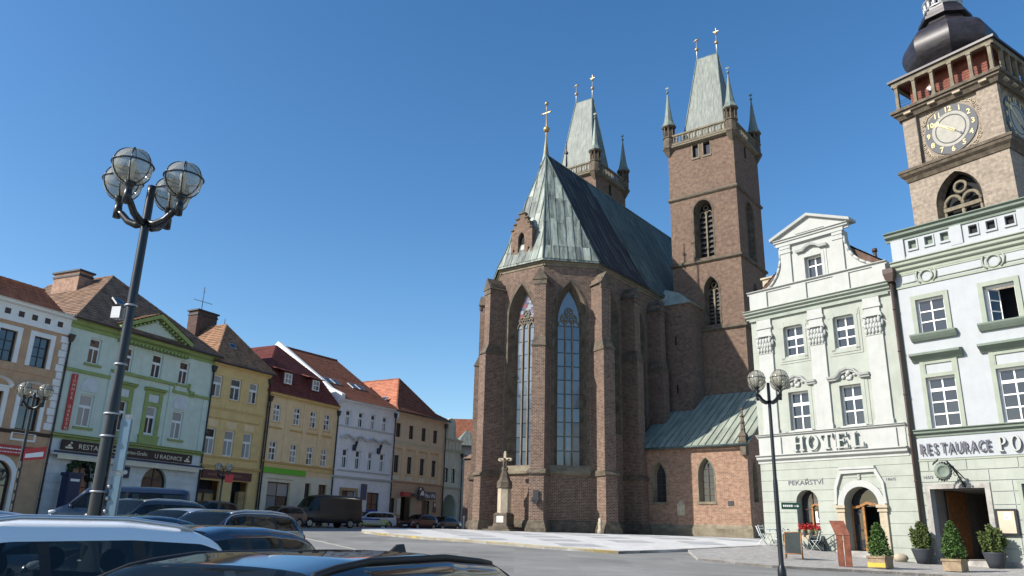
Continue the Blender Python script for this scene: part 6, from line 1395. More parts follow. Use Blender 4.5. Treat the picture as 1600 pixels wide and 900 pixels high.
L2, H2 = lamp_post('black four globe lamp before the peach house carrying a red plate', -15.15, 24.4, 5.62, rad(-13), .215, .38)
L3, H3 = lamp_post('black lamp in front of the hotel with a green street sign', 6.83, 21.05, 5.80, rad(27), .235, .42)
L4, H4 = lamp_post('small distant black lamp in front of the narrow yellow house', -17.15, 46.85, 5.02, rad(-25), .22, .4)
ZA = gz(-4.03, 7.79)
SP = thing('sign_post', 'grey square steel post strapped to the nearest black lamp', 'sign post', (-3.885, 7.84, ZA), rad(-10))
q = MB(); q.box(-.025,.025,-.03,.03,0,2.5); q.build('post', M_['zinc'], SP); q = MB(); q.box(-.035,.075,-.06,-.035,1.95,2.45); q.box(-.03,.07,-.065,-.035,1.28,1.9); q.build('sign_back', mat('steel_blue', (.10,.16,.22), rough=.35, metal=.6, var=.1), SP)
q = MB(); 
for z in (1.33,1.45,1.57,1.69,1.8): q.sphere((-.03,-.07,z), .022, 8, 5)
q.build('clamp_bolt', M_['zinc'], SP)
for i, z in enumerate((1.12,1.3,1.5,1.75,2.28,2.5,3.0,3.62)):
    p = MB(); rr_ = .069 if z < 2.6 else .054; p.tube([(rr_*math.cos(2*PI*k/16),rr_*math.sin(2*PI*k/16),z) for k in range(16)], .011, 5, closed=True)
    if i >= 6: p.box(-.17,-.07,-.06,.04,z-.14,z-.02) if i == 7 else None
    p.build('metal_strap', M_['zinc'], L1)
RP = thing('red_plate', 'small tilted red and white plate on the far left lamp pole', 'sign', (-15.1, 24.3, gz(-15.15,24.4)+2.62), rad(30)); q = MB(); q.hexa([(.05,-.06,0),(.62,-.06,.08),(.62,-.03,.08),(.05,-.03,0)],[(.05,-.06,.34),(.62,-.06,.46),(.62,-.03,.46),(.05,-.03,.34)]); q.build('plate', M_['sign_red'], RP)
q = MB(); q.hexa([(.09,-.066,.08),(.56,-.066,.15),(.56,-.05,.15),(.09,-.05,.08)],[(.09,-.066,.2),(.56,-.066,.3),(.56,-.05,.3),(.09,-.05,.2)]); q.build('white_strip', M_['white_paint'], RP)
q = MB(); 
for z in (1.15,1.45,1.75,2.1,2.4): q.box(.05,.10,-.08,-.02,z,z+.2)
q.split('cable_box', M_['dark_metal'], L2)
SS = thing('street_sign', 'green arrow street sign on the lamp before the hotel', 'sign', (6.9, 21.0, gz(6.83,21.05)+1.95), rad(-8)); q = MB(); q.prism([(.02,0),(.44,0),(.5,.05),(.5,.12),(.44,.17),(.02,.17)], -.05, -.02); q.build('plate', mat('sign_forest', (.02,.055,.035), rough=.5, var=0), SS); q = MB(); q.box(.33,.43,-.056,-.05,.075,.09); q.prism([(.41,.05),(.46,.083),(.41,.115)], -.056, -.05); q.build('arrow', M_['white_paint'], SS); q = MB(); [q.box(.06+k*.05,.095+k*.05,-.056,-.05,.06,.11) for k in range(5)]; q.build('lettering', M_['white_paint'], SS)
RS = thing('red_plate', 'small red plate on the distant lamp before the yellow house', 'sign', (-17.0, 46.7, gz(-17.15,46.85)+2.35), rad(20)); q = MB(); q.box(.05,.5,-.1,-.06,.15,.62); q.build('plate', M_['sign_red'], RS)

# ================================================================== WAYSIDE CRUCIFIX
def ch(x, y): a = rad(-37.1); return (3.37+x*math.cos(a)-y*math.sin(a), 66+x*math.sin(a)+y*math.cos(a))
P = ch(.12, -7.15); CF = thing('crucifix', 'pale stone crucifix on a tall pedestal before the cathedral apse', 'crucifix', (*P, gz(*P)+.1), rad(-30))
q = MB(); q.box(-1.15,1.15,-1.1,1.1,-.05,.12); q.box(-.85,.85,-.8,.8,.12,.3); q.build('steps', M_['dark_sandstone'], CF)
q = MB(); q.frus(0,0,.3,.5,.62,.6,.56,.54); q.box(-.56,.56,-.54,.54,.5,1.12); q.frus(0,0,1.12,1.28,.6,.58,.46,.44); q.build('base_block', M_['dark_sandstone'], CF); q = MB(); q.box(-.3,.3,-.56,-.53,.58,1.05); q.build('inscription_slab', M_['plaza_stone'], CF)
q = MB(); q.lathe([(.5,1.25),(.5,3.02),(.46,3.05)], 6, (0,0), False, PI/6); q.build('pedestal_shaft', M_['pale_sandstone'], CF)
q = MB(); q.lathe([(.48,3.0),(.58,3.08),(.58,3.5),(.5,3.6),(.42,3.7),(.3,4.1),(.2,4.3),(.26,4.45),(.22,4.6),(.1,4.65)], 6, (0,0), False, PI/6); q.build('capital', M_['dark_sandstone'], CF)
q = MB(); q.box(-.1,.1,-.08,.08,4.5,5.65); q.box(-.48,.48,-.08,.08,5.05,5.28)
for x, z in ((-.5,5.16),(.5,5.16),(0,5.68)): q.sphere((x,0,z), .12, 8, 6, 1, .8, 1)
q.build('cross', M_['pale_sandstone'], CF)
q = MB(); q.sphere((.0,-.17,5.2), .09, 8, 6); q.tube([(-.42,-.12,5.2),(-.12,-.15,5.06),(0,-.16,5.04),(.12,-.15,5.06),(.42,-.12,5.2)], [.035,.05,.07,.05,.035], 8); q.tube([(0,-.16,5.08),(.01,-.18,4.9),(.0,-.17,4.75),(.02,-.2,4.6),(0,-.16,4.3)], [.08,.11,.1,.075,.04], 8); q.build('figure', M_['dark_sandstone'], CF)
P = ch(6.5, -3.95); GS = thing('guard_stone', 'small pale guard stone against the right apse buttress', 'stone', (*P, gz(*P)+.1)); q = MB(); q.lathe([(.2,0),(.2,.25),(.14,.35),(.14,.7),(.18,.78),(.11,.85),(.14,1.0),(.04,1.1)], 10); tag_o = q.build('shaft', M_['pale_sandstone'], GS)
P = ch(-8.2, -2.0); BO = thing('bollard', 'thin pale post at the left edge of the cathedral', 'bollard', (*P, gz(*P)+.1)); q = MB(); q.lathe([(.07,0),(.07,1.0),(.09,1.02),(.05,1.12)], 10); q.build('post', M_['white_paint'], BO)

# ================================================================== THINGS BEFORE THE HOTEL
def leafy(name, parent, n, m, fn, size=.05, seed=1):
    """crown of many small leaf blades; fn draws a random point"""
    random.seed(seed); q = MB()
    for i in range(n):
        p = Vector(fn()); a = Vector((random.gauss(0,1),random.gauss(0,1),random.gauss(.5,.8))).normalized()*size*random.uniform(.7,1.5); b = a.orthogonal().normalized()*size*.45; b.rotate(Matrix.Rotation(random.uniform(0,PI), 3, a.normalized()))
        q.add([tuple(p), tuple(p+a*.5+b), tuple(p+a), tuple(p+a*.5-b)], [(0,1,2,3)])
    o = q.build(name, m, parent); o['kind'] = 'stuff'; return o
mat('thuja', (.065,.12,.025), rough=.6, var=.5, scale=8., col2=(.02,.045,.012)); mat('box_leaf', (.085,.11,.03), rough=.6, var=.5, scale=8., col2=(.03,.05,.015)); mat('planter_wood', (.30,.22,.14), rough=.8, var=.2, scale=4.); mat('pot_grey', (.045,.05,.06), rough=.6, var=.15); mat('yellow_paint', (.55,.40,.06), rough=.6, var=.1); mat('flower_red', (.45,.02,.02), rough=.6, var=.2); mat('slate', (.035,.045,.04), rough=.5, var=.2); mat('metal_blue', (.06,.12,.25), rough=.4, var=.05); mat('metal_pale', (.55,.58,.55), rough=.4, var=.05)
def cone_pt(h, r, z0):
    def f():
        z = random.random()**.85; rr = r*(1-z)**.55*(.55+.45*min(1, z*5+.35))*math.sqrt(random.uniform(.45,1.15)); a = random.uniform(0,2*PI); k = 1+.14*math.sin(3*a+z*9)+.10*math.sin(7*a-z*17)+random.gauss(0,.07); return (rr*k*math.cos(a), rr*k*math.sin(a), z0+z*h)
    return f
def blob_pt(r, h, z0):
    def f():
        while True:
            x, y, z = random.uniform(-1.2,1.2), random.uniform(-1.2,1.2), random.uniform(0,1.25); d = x*x+y*y+(z-.5)**2*3
            k = .8+.45*math.sin(x*7+1)*math.sin(y*6)+.3*math.sin(z*8+x*5)
            if .3 < d < k: return (x*r, y*r, z0+z*h)
    return f
for i, (x, y, hh_, lab) in enumerate(((13.45,30.2,1.15,'conical thuja in a wooden box beside the hotel steps'),(16.03,29.9,1.3,'tall conical thuja in a box before the restaurant doorway'))):
    zb = gz(x,y)+.09; t = thing('potted_thuja', lab, 'potted plant', (x,y,zb), HR, 'potted evergreens'); q = MB(); q.box(-.32,.32,-.32,.32,.02,.42); q.box(-.35,.35,-.35,.35,.36,.44); bx0 = q.build('box', M_['planter_wood'], t)
    if i == 0: q = MB(); q.box(-.33,.33,-.335,-.32,.05,.2); q.build('yellow_band', M_['yellow_paint'], bx0)
    q = MB(); q.tube([(0,0,.3),(0,0,1.2)], [.03,.012], 6); q.build('stem', M_['dark_oak'], t)
    leafy('foliage', t, 3600, M_['thuja'], cone_pt(hh_, .38, .42), .065, 11+i)
for i, (x, y, r, hh_, lab) in enumerate(((*hw_(.2,-.65),.40,1.05,'shrub in a grey bowl left of the restaurant doorway'),(*hw_(2.95,-.6),.46,1.0,'bushy shrub in a grey bowl right of the restaurant doorway'))):
    zb = gz(x,y)+.09; t = thing('potted_shrub', lab, 'potted plant', (x,y,zb), 0, 'potted evergreens'); q = MB(); q.lathe([(.25,0),(.33,.25),(.42,.55),(.44,.6),(.40,.6),(.38,.52),(.0,.5)], 20); q.build('bowl', M_['pot_grey'], t)
    q = MB(); [q.tube([(0,0,.45),(.2*math.cos(k),.2*math.sin(k),.9),(.3*math.cos(k*1.1),.3*math.sin(k*1.1),1.25)], [.02,.015,.008], 5) for k in range(6)]; q.build('stem', M_['dark_oak'], t)
    leafy('foliage', t, 2600, M_['box_leaf'], blob_pt(r, hh_, .5), .085, 21+i)
x, y = 11.25, 33.0; AF = thing('chalkboard', 'folding green chalkboard stand on the hotel pavement', 'chalkboard', (x,y,gz(x,y)+.09), rad(-22))
for s_ in (-1,1):
    q = MB(); q.hexa([(-.3,s_*.30,.22),(.3,s_*.30,.22),(.3,s_*.27,.22),(-.3,s_*.27,.22)],[(-.3,s_*.04,1.0),(.3,s_*.04,1.0),(.3,s_*.01,1.0),(-.3,s_*.01,1.0)]); bd = q.build('board', M_['slate'], AF)
    q = MB()
    for sx in (-1,1): q.tube([(sx*.31,s_*.36,0),(sx*.31,s_*.03,1.03)], .022, 5)
    q.tube([(-.31,s_*.30,.2),(.31,s_*.30,.2)], .02, 5); q.tube([(-.31,s_*.03,1.02),(.31,s_*.03,1.02)], .02, 5); q.build('frame', M_['oak'], bd)
x, y = hw_(-5.0,-.35); SBd = thing('slate_board', 'dark slate board leaning on the wall below the flowers', 'board', (x,y,gz(x,y)+.09), HR); q = MB(); q.hexa([(-.1,-.3,0),(.75,-.3,0),(.75,-.26,0),(-.1,-.26,0)],[(-.25,.28,.62),(.5,.28,.62),(.5,.31,.62),(-.25,.31,.62)]); q.build('panel', M_['slate'], SBd)
x, y = 12.0, 30.3; IS = thing('info_stand', 'rust brown information stand with slanted top on two posts', 'info stand', (x,y,gz(x,y)+.09), rad(-28))
q = MB(); q.box(-.05,.16,-.06,.06,0,1.12); q.build('post', M_['corten'], IS); q = MB(); q.box(.2,.42,-.06,.06,0,1.12); q.build('post', M_['corten'], IS); q = MB(); q.hexa([(-.06,-.08,1.1),(.44,-.08,1.1),(.44,.02,1.1),(-.06,.02,1.1)],[(-.28,.22,1.62),(.24,.22,1.62),(.24,.28,1.6),(-.28,.28,1.6)]); q.build('panel', M_['corten'], IS)
FB = thing('flower_box', 'row of red flowers in stone pots on the bakery window ledge', 'flower box', (*hw_(-5.25,.05), 1.9), HR)
for k in range(3): q = MB(); c = -.36+k*.36; q.lathe([(.09,0),(.14,.22),(.15,.24),(.1,.22)], 10, (c,.0)); q.build('pot', M_['pale_sandstone'], FB)
leafy('blossom', FB, 500, M_['flower_red'], lambda: (random.uniform(-.55,.55), random.gauss(-.06,.07), .22+abs(random.gauss(.1,.09))), .07, 31); leafy('foliage', FB, 160, M_['box_leaf'], lambda: (random.uniform(-.53,.53), random.gauss(-.04,.07), .12+random.uniform(0,.14)), .08, 32)
x, y = 16.5, 35.05; ST = thing('boulder', 'small rounded stone beside the hotel doorway', 'stone', (x,y,gz(x,y)+.09)); q = MB(); q.sphere((0,0,.15), .26, 10, 7, 1.3, .8, .75); q.build('stone', M_['pale_sandstone'], ST)
def chair():
    t = thing('bistro_chair', 'pale folding cafe chair', 'chair', (0,0,0), 0, 'cafe chairs by the hotel wall')
    for sx in (-1,1): q = MB(); q.tube([(sx*.19,-.22,0),(sx*.19,.1,.45),(sx*.19,.26,.88)], .013, 5); q.tube([(sx*.17,.24,0),(sx*.17,-.16,.45)], .013, 5); q.build('leg_frame', M_['metal_pale'], t)
    for k in range(4): q = MB(); q.box(-.2,.2,-.18+k*.09,-.12+k*.09,.44,.46); q.build('seat_slat', M_['metal_pale'], t)
    for z in (.68,.8): q = MB(); q.box(-.2,.2,.19+(z-.68)*.3,.21+(z-.68)*.3,z,z+.06); q.build('back_slat', M_['metal_pale'], t)
    return t
def cafe_table(x, y, label):
    t = thing('cafe_table', label, 'table', (x,y,gz(x,y)+.09), rad(20), 'cafe tables by the hotel wall'); q = MB(); q.box(-.33,.33,-.33,.33,.71,.735); q.build('table_top', M_['metal_blue'], t)
    for s_ in (-1,1): q = MB(); q.tube([(s_*.27,-.26,0),(s_*.2,.26,.7)], .014, 5); q.tube([(s_*.27,.26,0),(s_*.2,-.26,.7)], .014, 5); q.build('leg', M_['metal_pale'], t)
c0 = chair(); spots = [(-6.9,-1.5,2.2,'pale cafe chair nearest the chapel corner'),(-6.2,-1.2,-1.2,'pale cafe chair right of the lamp pole'),(-5.6,-.9,1.8,'pale cafe chair left of the flower window'),(-4.55,-.7,-1.4,'pale cafe chair beside the leaning slate board'),(-7.3,-.6,1.5,'pale cafe chair against the hotel corner')]
for i, (u_, v_, rz, lab) in enumerate(spots):
    o = c0 if i == 0 else copy_tree(c0); P = hw_(u_, v_); o.location = (*P, gz(*P)+.09); o.rotation_euler = (0,0,HR+rz); o['label'] = lab
for u_, v_, lab in ((-6.6,-.7,'blue topped cafe table behind the lamp pole'),(-5.05,-.85,'blue topped cafe table under the bakery window')): P = hw_(u_, v_); cafe_table(*P, lab)

# ================================================================== PEOPLE
mat('skin', (.50,.30,.22), rough=.6, var=.05); mat('cloth_white', (.72,.72,.72), rough=.9, var=.05); mat('cloth_dark', (.03,.035,.06), rough=.9, var=.1); mat('hair', (.05,.03,.02), rough=.7, var=.1)
def person(label, loc, rot, h, shirt, legs):
    s = h/1.7; t = thing('person', label, 'person', loc, rot)
    J = {'pel':(0,0,.92,.13),'chest':(0,0,1.25,.15),'neck':(0,0,1.45,.06),'head':(0,.02,1.58,.10),'top':(0,.02,1.68,.07),'hL':(.09,0,.88,.09),'kL':(.1,.02,.48,.06),'aL':(.1,-.01,.08,.045),'fL':(.1,.12,.04,.04),'hR':(-.09,0,.88,.09),'kR':(-.1,.05,.48,.06),'aR':(-.1,.02,.08,.045),'fR':(-.1,.15,.04,.04),'sL':(.19,0,1.38,.06),'eL':(.25,.02,1.12,.045),'wL':(.2,.16,.98,.035),'nL':(.17,.24,.98,.03),'sR':(-.19,0,1.38,.06),'eR':(-.25,.02,1.12,.045),'wR':(-.2,.16,.98,.035),'nR':(-.17,.24,.98,.03)}
    Ed = [('pel','chest'),('chest','neck'),('neck','head'),('head','top'),('pel','hL'),('hL','kL'),('kL','aL'),('aL','fL'),('pel','hR'),('hR','kR'),('kR','aR'),('aR','fR'),('chest','sL'),('sL','eL'),('eL','wL'),('wL','nL'),('chest','sR'),('sR','eR'),('eR','wR'),('wR','nR')]
    K = list(J)
    def skin(name, keys, m, grow=0.0):
        ks = [k for k in K if k in keys]; me = bpy.data.meshes.new(name); me.from_pydata([tuple(c*s for c in J[k][:3]) for k in ks], [(ks.index(a), ks.index(b)) for a, b in Ed if a in ks and b in ks], []); me.update()
        o = bpy.data.objects.new(name, me); COL.objects.link(o); o.parent = t; me.materials.append(m)
        md = o.modifiers.new('skin', 'SKIN'); sd = o.modifiers.new('sub', 'SUBSURF'); sd.levels = sd.render_levels = 2
        for k, v in zip(ks, me.skin_vertices[0].data): v.radius = ((J[k][3]+grow)*s,)*2; v.use_root = k == ('pel' if 'pel' in ks else ks[0])
        return o
    skin('body', K, M_['skin']); skin('shirt', ['pel','chest','sL','eL','sR','eR'], shirt, .022); skin('trousers', ['pel','hL','kL','aL','hR','kR','aR'], legs, .018)
    q = MB(); q.sphere((0,0,1.62*s), .115*s, 10, 8, 1, 1.05, .95); q.build('hair', M_['hair'], t)
BTm = Matrix.Translation((37.22,68.0,0)) @ Rz(rad(90-145.5)); pv = BTm @ Vector((2.95,.25,42.3))
person('person in a white top standing in the bell tower gallery', (pv.x,pv.y,pv.z), rad(150), 1.7, M_['cloth_white'], M_['cloth_dark'])
P = along(BP,30.5,3.6,-2.0); person('small child in a pale top beside the dark doorway', (*P, gz(*P)+.11), rad(200), .98, M_['cloth_white'], M_['cloth_dark'])

# ================================================================== CARS
paint('paint_white', (.84,.85,.86), rough=.3, coat=.5); paint('paint_black', (.008,.009,.012), rough=.1, coat=1.); paint('paint_silver', (.40,.43,.46), rough=.3, metal=.5); paint('paint_navy', (.012,.018,.035), rough=.15, coat=1.); paint('paint_dark', (.022,.022,.024), rough=.2, coat=1.); paint('paint_grey_brown', (.10,.085,.075), rough=.3, metal=.4); paint('paint_van', (.010,.009,.009), rough=.4, coat=.2); paint('paint_blue_van', (.02,.03,.055), rough=.2); paint('paint_red', (.09,.012,.012), rough=.2)
mat('rubber', (.018,.018,.018), rough=.9, var=0); mat('alloy', (.42,.43,.44), rough=.35, metal=.8, var=0); mat('chrome', (.62,.63,.65), rough=.15, metal=1., var=0); mat('black_plastic', (.02,.02,.021), rough=.6, var=0); mat('rail_silver', (.55,.56,.58), rough=.35, metal=.6, var=0)
glass('lamp_glass', (.55,.58,.60), rough=.08); mat('lamp_red', (.30,.01,.01), rough=.2, var=0, coat=.5); mat('plate_white', (.7,.7,.68), rough=.5, var=0)
_m, _nt, _b = _new('car_glass'); _b.inputs['Base Color'].default_value = (.01,.014,.016,1); _b.inputs['Roughness'].default_value = .02; _b.inputs['IOR'].default_value = 1.6
_tr = _n(_nt, 'ShaderNodeBsdfTransparent'); _tr.inputs[0].default_value = (.50,.55,.55,1); _mx = _n(_nt, 'ShaderNodeMixShader'); _mx.inputs[0].default_value = .42
_nt.links.new(_tr.outputs[0], _mx.inputs[1]); _nt.links.new(_b.outputs[0], _mx.inputs[2]); _nt.links.new(_mx.outputs[0], _nt.nodes['Material Output'].inputs[0]); MATS['car_glass'] = _m
mat('seat_cloth', (.05,.05,.055), rough=.9, var=.1); mat('seat_light', (.16,.15,.14), rough=.9, var=.1)
# side outlines: (x along the car 0 rear .. 1 front, height fraction); belt line; cabin limits
KIND = {
 'hatch': dict(top=[(0,.48),(.01,.62),(.04,.70),(.10,.90),(.17,.965),(.30,1.0),(.48,.995),(.58,.955),(.74,.665),(.80,.64),(.93,.56),(.985,.47),(1,.36)], belt=(.66,.60), ws=(.57,.75), rw=(.03,.14), side=(.10,.71), pil=(.42,.26)),
 'wagon': dict(top=[(0,.46),(.01,.60),(.03,.70),(.075,.90),(.12,.965),(.28,1.0),(.50,.995),(.60,.955),(.74,.66),(.80,.635),(.94,.55),(.985,.46),(1,.34)], belt=(.665,.60), ws=(.59,.745), rw=(.02,.10), side=(.07,.72), pil=(.45,.27)),
 'suv': dict(top=[(0,.48),(.01,.62),(.03,.72),(.07,.92),(.12,.97),(.28,1.0),(.50,.995),(.60,.96),(.73,.68),(.80,.65),(.94,.58),(.985,.5),(1,.38)], belt=(.67,.62), ws=(.59,.74), rw=(.02,.09), side=(.07,.71), pil=(.45,.27)),
 'sedan': dict(top=[(0,.46),(.01,.58),(.05,.645),(.14,.68),(.30,.945),(.38,.99),(.46,1.0),(.54,.985),(.61,.945),(.76,.645),(.82,.62),(.94,.55),(.985,.46),(1,.34)], belt=(.645,.60), ws=(.60,.77), rw=(.15,.30), side=(.22,.73), pil=(.46,.3)),
 'van': dict(top=[(0,.4),(.004,.9),(.012,.965),(.05,.99),(.3,1.0),(.60,1.0),(.70,.985),(.77,.93),(.865,.60),(.90,.545),(.965,.475),(.99,.40),(1,.3)], belt=(.52,.50), ws=(.76,.87), rw=(-1,-1), side=(.70,.85), pil=(-1,)),
 'minibus': dict(top=[(0,.44),(.004,.88),(.015,.955),(.06,.985),(.3,1.0),(.60,1.0),(.70,.985),(.76,.94),(.865,.60),(.90,.565),(.965,.49),(.99,.42),(1,.3)], belt=(.56,.53), ws=(.76,.87), rw=(-1,-1), side=(.04,.85), pil=(.46,.69)),
}
def car(name, label, loc, heading, L, Wd, H, kind, body, extras=(), group='parked cars', NS=84):
    """lofted car shell: the outline of its kind swept with a rounded cross-section; local +x is the front"""
    K = KIND[kind]; t = thing(name, label, 'van' if kind in ('van','minibus') else 'car', (loc[0], loc[1], loc[2] if len(loc) > 2 else gz(*loc)), heading, group)
    tx = [p[0] for p in K['top']]; tz = [p[1] for p in K['top']]
    S = np.r_[np.linspace(0,.06,10)[:-1], np.linspace(.06,.94,NS), np.linspace(.94,1,10)[1:]]
    Z = np.interp(S, tx, tz)
    ker = np.array([1,4,6,4,1])/16.; Zs = np.convolve(np.pad(Z,2,mode='edge'), ker, 'valid'); Zs[:9] = Z[:9]; Zs[-9:] = Z[-9:]; Z = Zs
    bl = K['belt'][0]+(K['belt'][1]-K['belt'][0])*S
    rows = []; NR = 17
    for s, z in zip(S, Z):
        end = 1-.10*max(0,(s-.80)/.20)**2-.07*max(0,(.14-s)/.14)**2-.12*max(0,(s-.965)/.035)**2-.10*max(0,(.025-s)/.025)**2
        wb = Wd/2*end; zt = z*H; zb = min(bl[len(rows)]*H, zt-.035*H); cab = max(0, min(1, (zt-zb)/(.34*H)))
        zl = .15*H+.03*H*max(0,(s-.9)/.1)+.05*H*max(0,(.1-s)/.1); tum = (.105 if kind not in ('van',) else .05)*Wd*cab
        sec = [(wb*.80, zl), (wb*.95, zl+.015*H), (wb*.985, zl+.05*H), (wb, .5*(zl+zb)*.9), (wb*.998, .55*zl+.45*zb+.1*H if zb > .4*H else .5*(zl+zb)), (wb*.985, zb-.05*H), (wb*.955, zb)]
        zl_edge = zb+(zt-zb)*.86; we = wb*.945-tum
        for f in (.3,.62,.83,1.0): sec.append((wb*.945-tum*f*(.85+.15*f), zb+.012*H*cab+(zl_edge-zb-.012*H*cab)*f))
        for f, c_ in ((.93,.42),(.84,.66),(.66,.84),(.42,.95),(.2,.99),(0,1.0)): sec.append((we*f, zl_edge+(zt-zl_edge)*c_))
        rows.append([( (s-.5)*L, y, z_) for y, z_ in sec])
    n = len(rows); NR = len(rows[0]); groups = {k: MB() for k in ('body','windscreen','rear_window')}; sides = {}
    P = np.array(rows)
    wheels = [(.5-.19)*L, (-.5+.19)*L] if kind not in ('van','minibus') else [(.5-.165)*L, (-.5+.2)*L]; wr = .215*H if H < 1.75 else .335
    allv = [tuple(p) for p in P.reshape(-1,3)]; allm = [(x,-y,z) for x,y,z in allv]
    fl = {}
    for i in range(n-1):
        sm = (S[i]+S[i+1])/2
        for j in range(NR-1):
            key = 'body'
            zc = P[i:i+2,j:j+2,2].mean(); xc = P[i:i+2,j:j+2,0].mean()
            if j <= 4 and any((xc-xw)**2+(zc-wr)**2 < (wr*1.10)**2 for xw in wheels): continue
            ztop = Z[i]*H
            if 6 <= j <= 8 and K['side'][0] < sm < K['side'][1] and (Z[i]*H-bl[i]*H) > .10*H:
                if j == 6: key = 'body' if False else None
                key = 'side'
                if j == 9 and (Z[i]-bl[i]) < .2: key = 'body'
                for pc in K['pil']:
                    if abs(sm-pc) < .011: key = 'pillar'
            elif j >= 11 and K['ws'][0] < sm < K['ws'][1]: key = 'windscreen'
            elif j >= 11 and K['rw'][0] < sm < K['rw'][1]: key = 'rear_window'
            fl.setdefault(key, []).append((i*NR+j, (i+1)*NR+j, (i+1)*NR+j+1, i*NR+j+1, sm))
    def emit(nm, m, faces, both=True, parent=t):
        q = MB(); 
        used = sorted({v for f in faces for v in f[:4]}); ix = {v: k for k, v in enumerate(used)}
        q.add([allv[v] for v in used], [tuple(ix[v] for v in f[:4]) for f in faces], True)
        if both: q.add([allm[v] for v in used], [tuple(ix[v] for v in f[3::-1]) for f in faces], True)
        return q.build(nm, m, parent)
    bo = emit('body', body, fl['body'])
    for nm in ('windscreen','rear_window'):
        if nm in fl: emit(nm, M_['car_glass'], fl[nm])
    cuts = sorted([p for p in K['pil'] if p > 0]); lims = [-1]+cuts+[2]
    for a, b in zip(lims[:-1], lims[1:]):
        F = [f for f in fl.get('side', []) if a < f[4] < b]
        if F:
            emit('side_window', M_['car_glass'], F, False)
            q = MB(); used = sorted({v for f in F for v in f[:4]}); ix = {v: k for k, v in enumerate(used)}
            q.add([allm[v] for v in used], [tuple(ix[v] for v in f[3::-1]) for f in F], True); q.build('side_window', M_['car_glass'], t)
    for pc in [p for p in K['pil'] if p > 0]:
        F = [f for f in fl.get('pillar', []) if abs(f[4]-pc) < .02]
        if F:
            for sd in (0, 1):
                q = MB(); used = sorted({v for f in F for v in f[:4]}); ix = {v: k for k, v in enumerate(used)}; src = allm if sd else allv
                q.add([src[v] for v in used], [tuple(ix[v] for v in f[:4]) for f in F], True); q.build('window_pillar', M_['black_plastic'], t)
    # end caps and floor
    q = MB(); q.face(*[tuple(p) for p in P[0]], *[(x,-y,z) for x,y,z in P[0][::-1]]); q.face(*[tuple(p) for p in P[-1]], *[(x,-y,z) for x,y,z in P[-1][::-1]]); q.build('end_panel', body, bo)
    q = MB(); q.box(-L*.46,L*.46,-Wd*.42,Wd*.42,.15*H,.40*H); q.build('underbody', M_['rubber'], bo)
    for xw in wheels:
        for sy in (-1,1):
            q = MB(); yo = sy*(Wd/2-.02); q.lathe([(wr*.55,-.1),(wr*.9,-.1),(wr,-.06),(wr,.06),(wr*.9,.09),(wr*.62,.09),(wr*.6,.05)], 24); q.v = [(x+xw, sy*(-z)*-1+yo-sy*.09, y+wr) for x,y,z in q.v]; w_ = q.build('wheel', M_['rubber'], t)
            q = MB(); yf = yo; q.lathe([(.02,.0),(wr*.62,.0),(wr*.62,.02)], 20); 
            q.v = [(x+xw, yf-sy*.03+sy*z, y+wr) for x,y,z in q.v]; rb = q.build('rim', M_['rubber'], w_)
            q = MB()
            for k in range(5): a = 2*PI*k/5+.3; c, s_ = math.cos(a), math.sin(a); q.hexa([(xw+c*.05-s_*.05,yf-.01,wr+s_*.05+c*.05),(xw+c*.05+s_*.05,yf-.01,wr+s_*.05-c*.05),(xw+c*wr*.6+s_*.035,yf-.01,wr+s_*wr*.6-c*.035),(xw+c*wr*.6-s_*.035,yf-.01,wr+s_*wr*.6+c*.035)],[(xw+c*.05-s_*.05,yf+.012,wr+s_*.05+c*.05),(xw+c*.05+s_*.05,yf+.012,wr+s_*.05-c*.05),(xw+c*wr*.6+s_*.035,yf+.012,wr+s_*wr*.6-c*.035),(xw+c*wr*.6-s_*.035,yf+.012,wr+s_*wr*.6+c*.035)])
            q.tube([(xw+wr*.6*math.cos(2*PI*k/20), yf, wr+wr*.6*math.sin(2*PI*k/20)) for k in range(20)], .02, 5, closed=True); q.build('spoke', M_['alloy'], w_)
            q = MB(); q.tube([(xw+wr*1.11*math.cos(PI*k/14), sy*(Wd/2-.005), wr+wr*1.11*math.sin(PI*k/14)) for k in range(15)], .022, 6); q.build('arch_trim', M_['black_plastic'] if kind in ('suv','van') else body, bo)
    sm_ = M_['seat_light'] if len(label) % 3 == 0 else M_['seat_cloth']
    if kind != 'van':
        for xs_, wid in ((.50,.24),(.27,.5)):
            for sy in ((-1,1) if wid < .4 else (0,)):
                q = MB(); x0 = (xs_-.5)*L; yy = sy*.36; q.hexa([(x0-.05,yy-wid,.45*H),(x0+.1,yy-wid,.45*H),(x0+.1,yy+wid,.45*H),(x0-.05,yy+wid,.45*H)],[(x0-.22,yy-wid*.9,.74*H),(x0-.1,yy-wid*.9,.74*H),(x0-.1,yy+wid*.9,.74*H),(x0-.22,yy+wid*.9,.74*H)])
                for hy in ((0,) if wid < .4 else (-.32,.32)): q.sphere((x0-.17,yy+hy,.80*H), .11, 8, 6, .55, 1.15, .85)
                q.box(x0-.05,x0+.45,yy-wid,yy+wid,.40*H,.46*H); q.build('seat', sm_, t)
        q = MB(); q.box((K['ws'][1]-.5)*L-.45,(K['ws'][1]-.5)*L-.05,-Wd*.40,Wd*.40,.45*H,.60*H); q.tube([((K['ws'][1]-.5)*L-.55+.05*math.sin(2*PI*k/14), .36+.18*math.cos(2*PI*k/14), .60*H+.18*math.sin(2*PI*k/14)) for k in range(14)], .018, 5, closed=True); q.build('dashboard', M_['seat_cloth'], t)
    for sy in (-1,1):
        for s_ in ((.73,.47,.26) if kind not in ('van','minibus') else (.84,.68,.42)):
            i = int(np.argmin(np.abs(S-s_))); q = MB(); q.tube([(P[i][j][0], sy*(P[i][j][1]-.004), P[i][j][2]) for j in range(2,7)], .0075, 4); q.build('door_seam', M_['rubber'], bo)
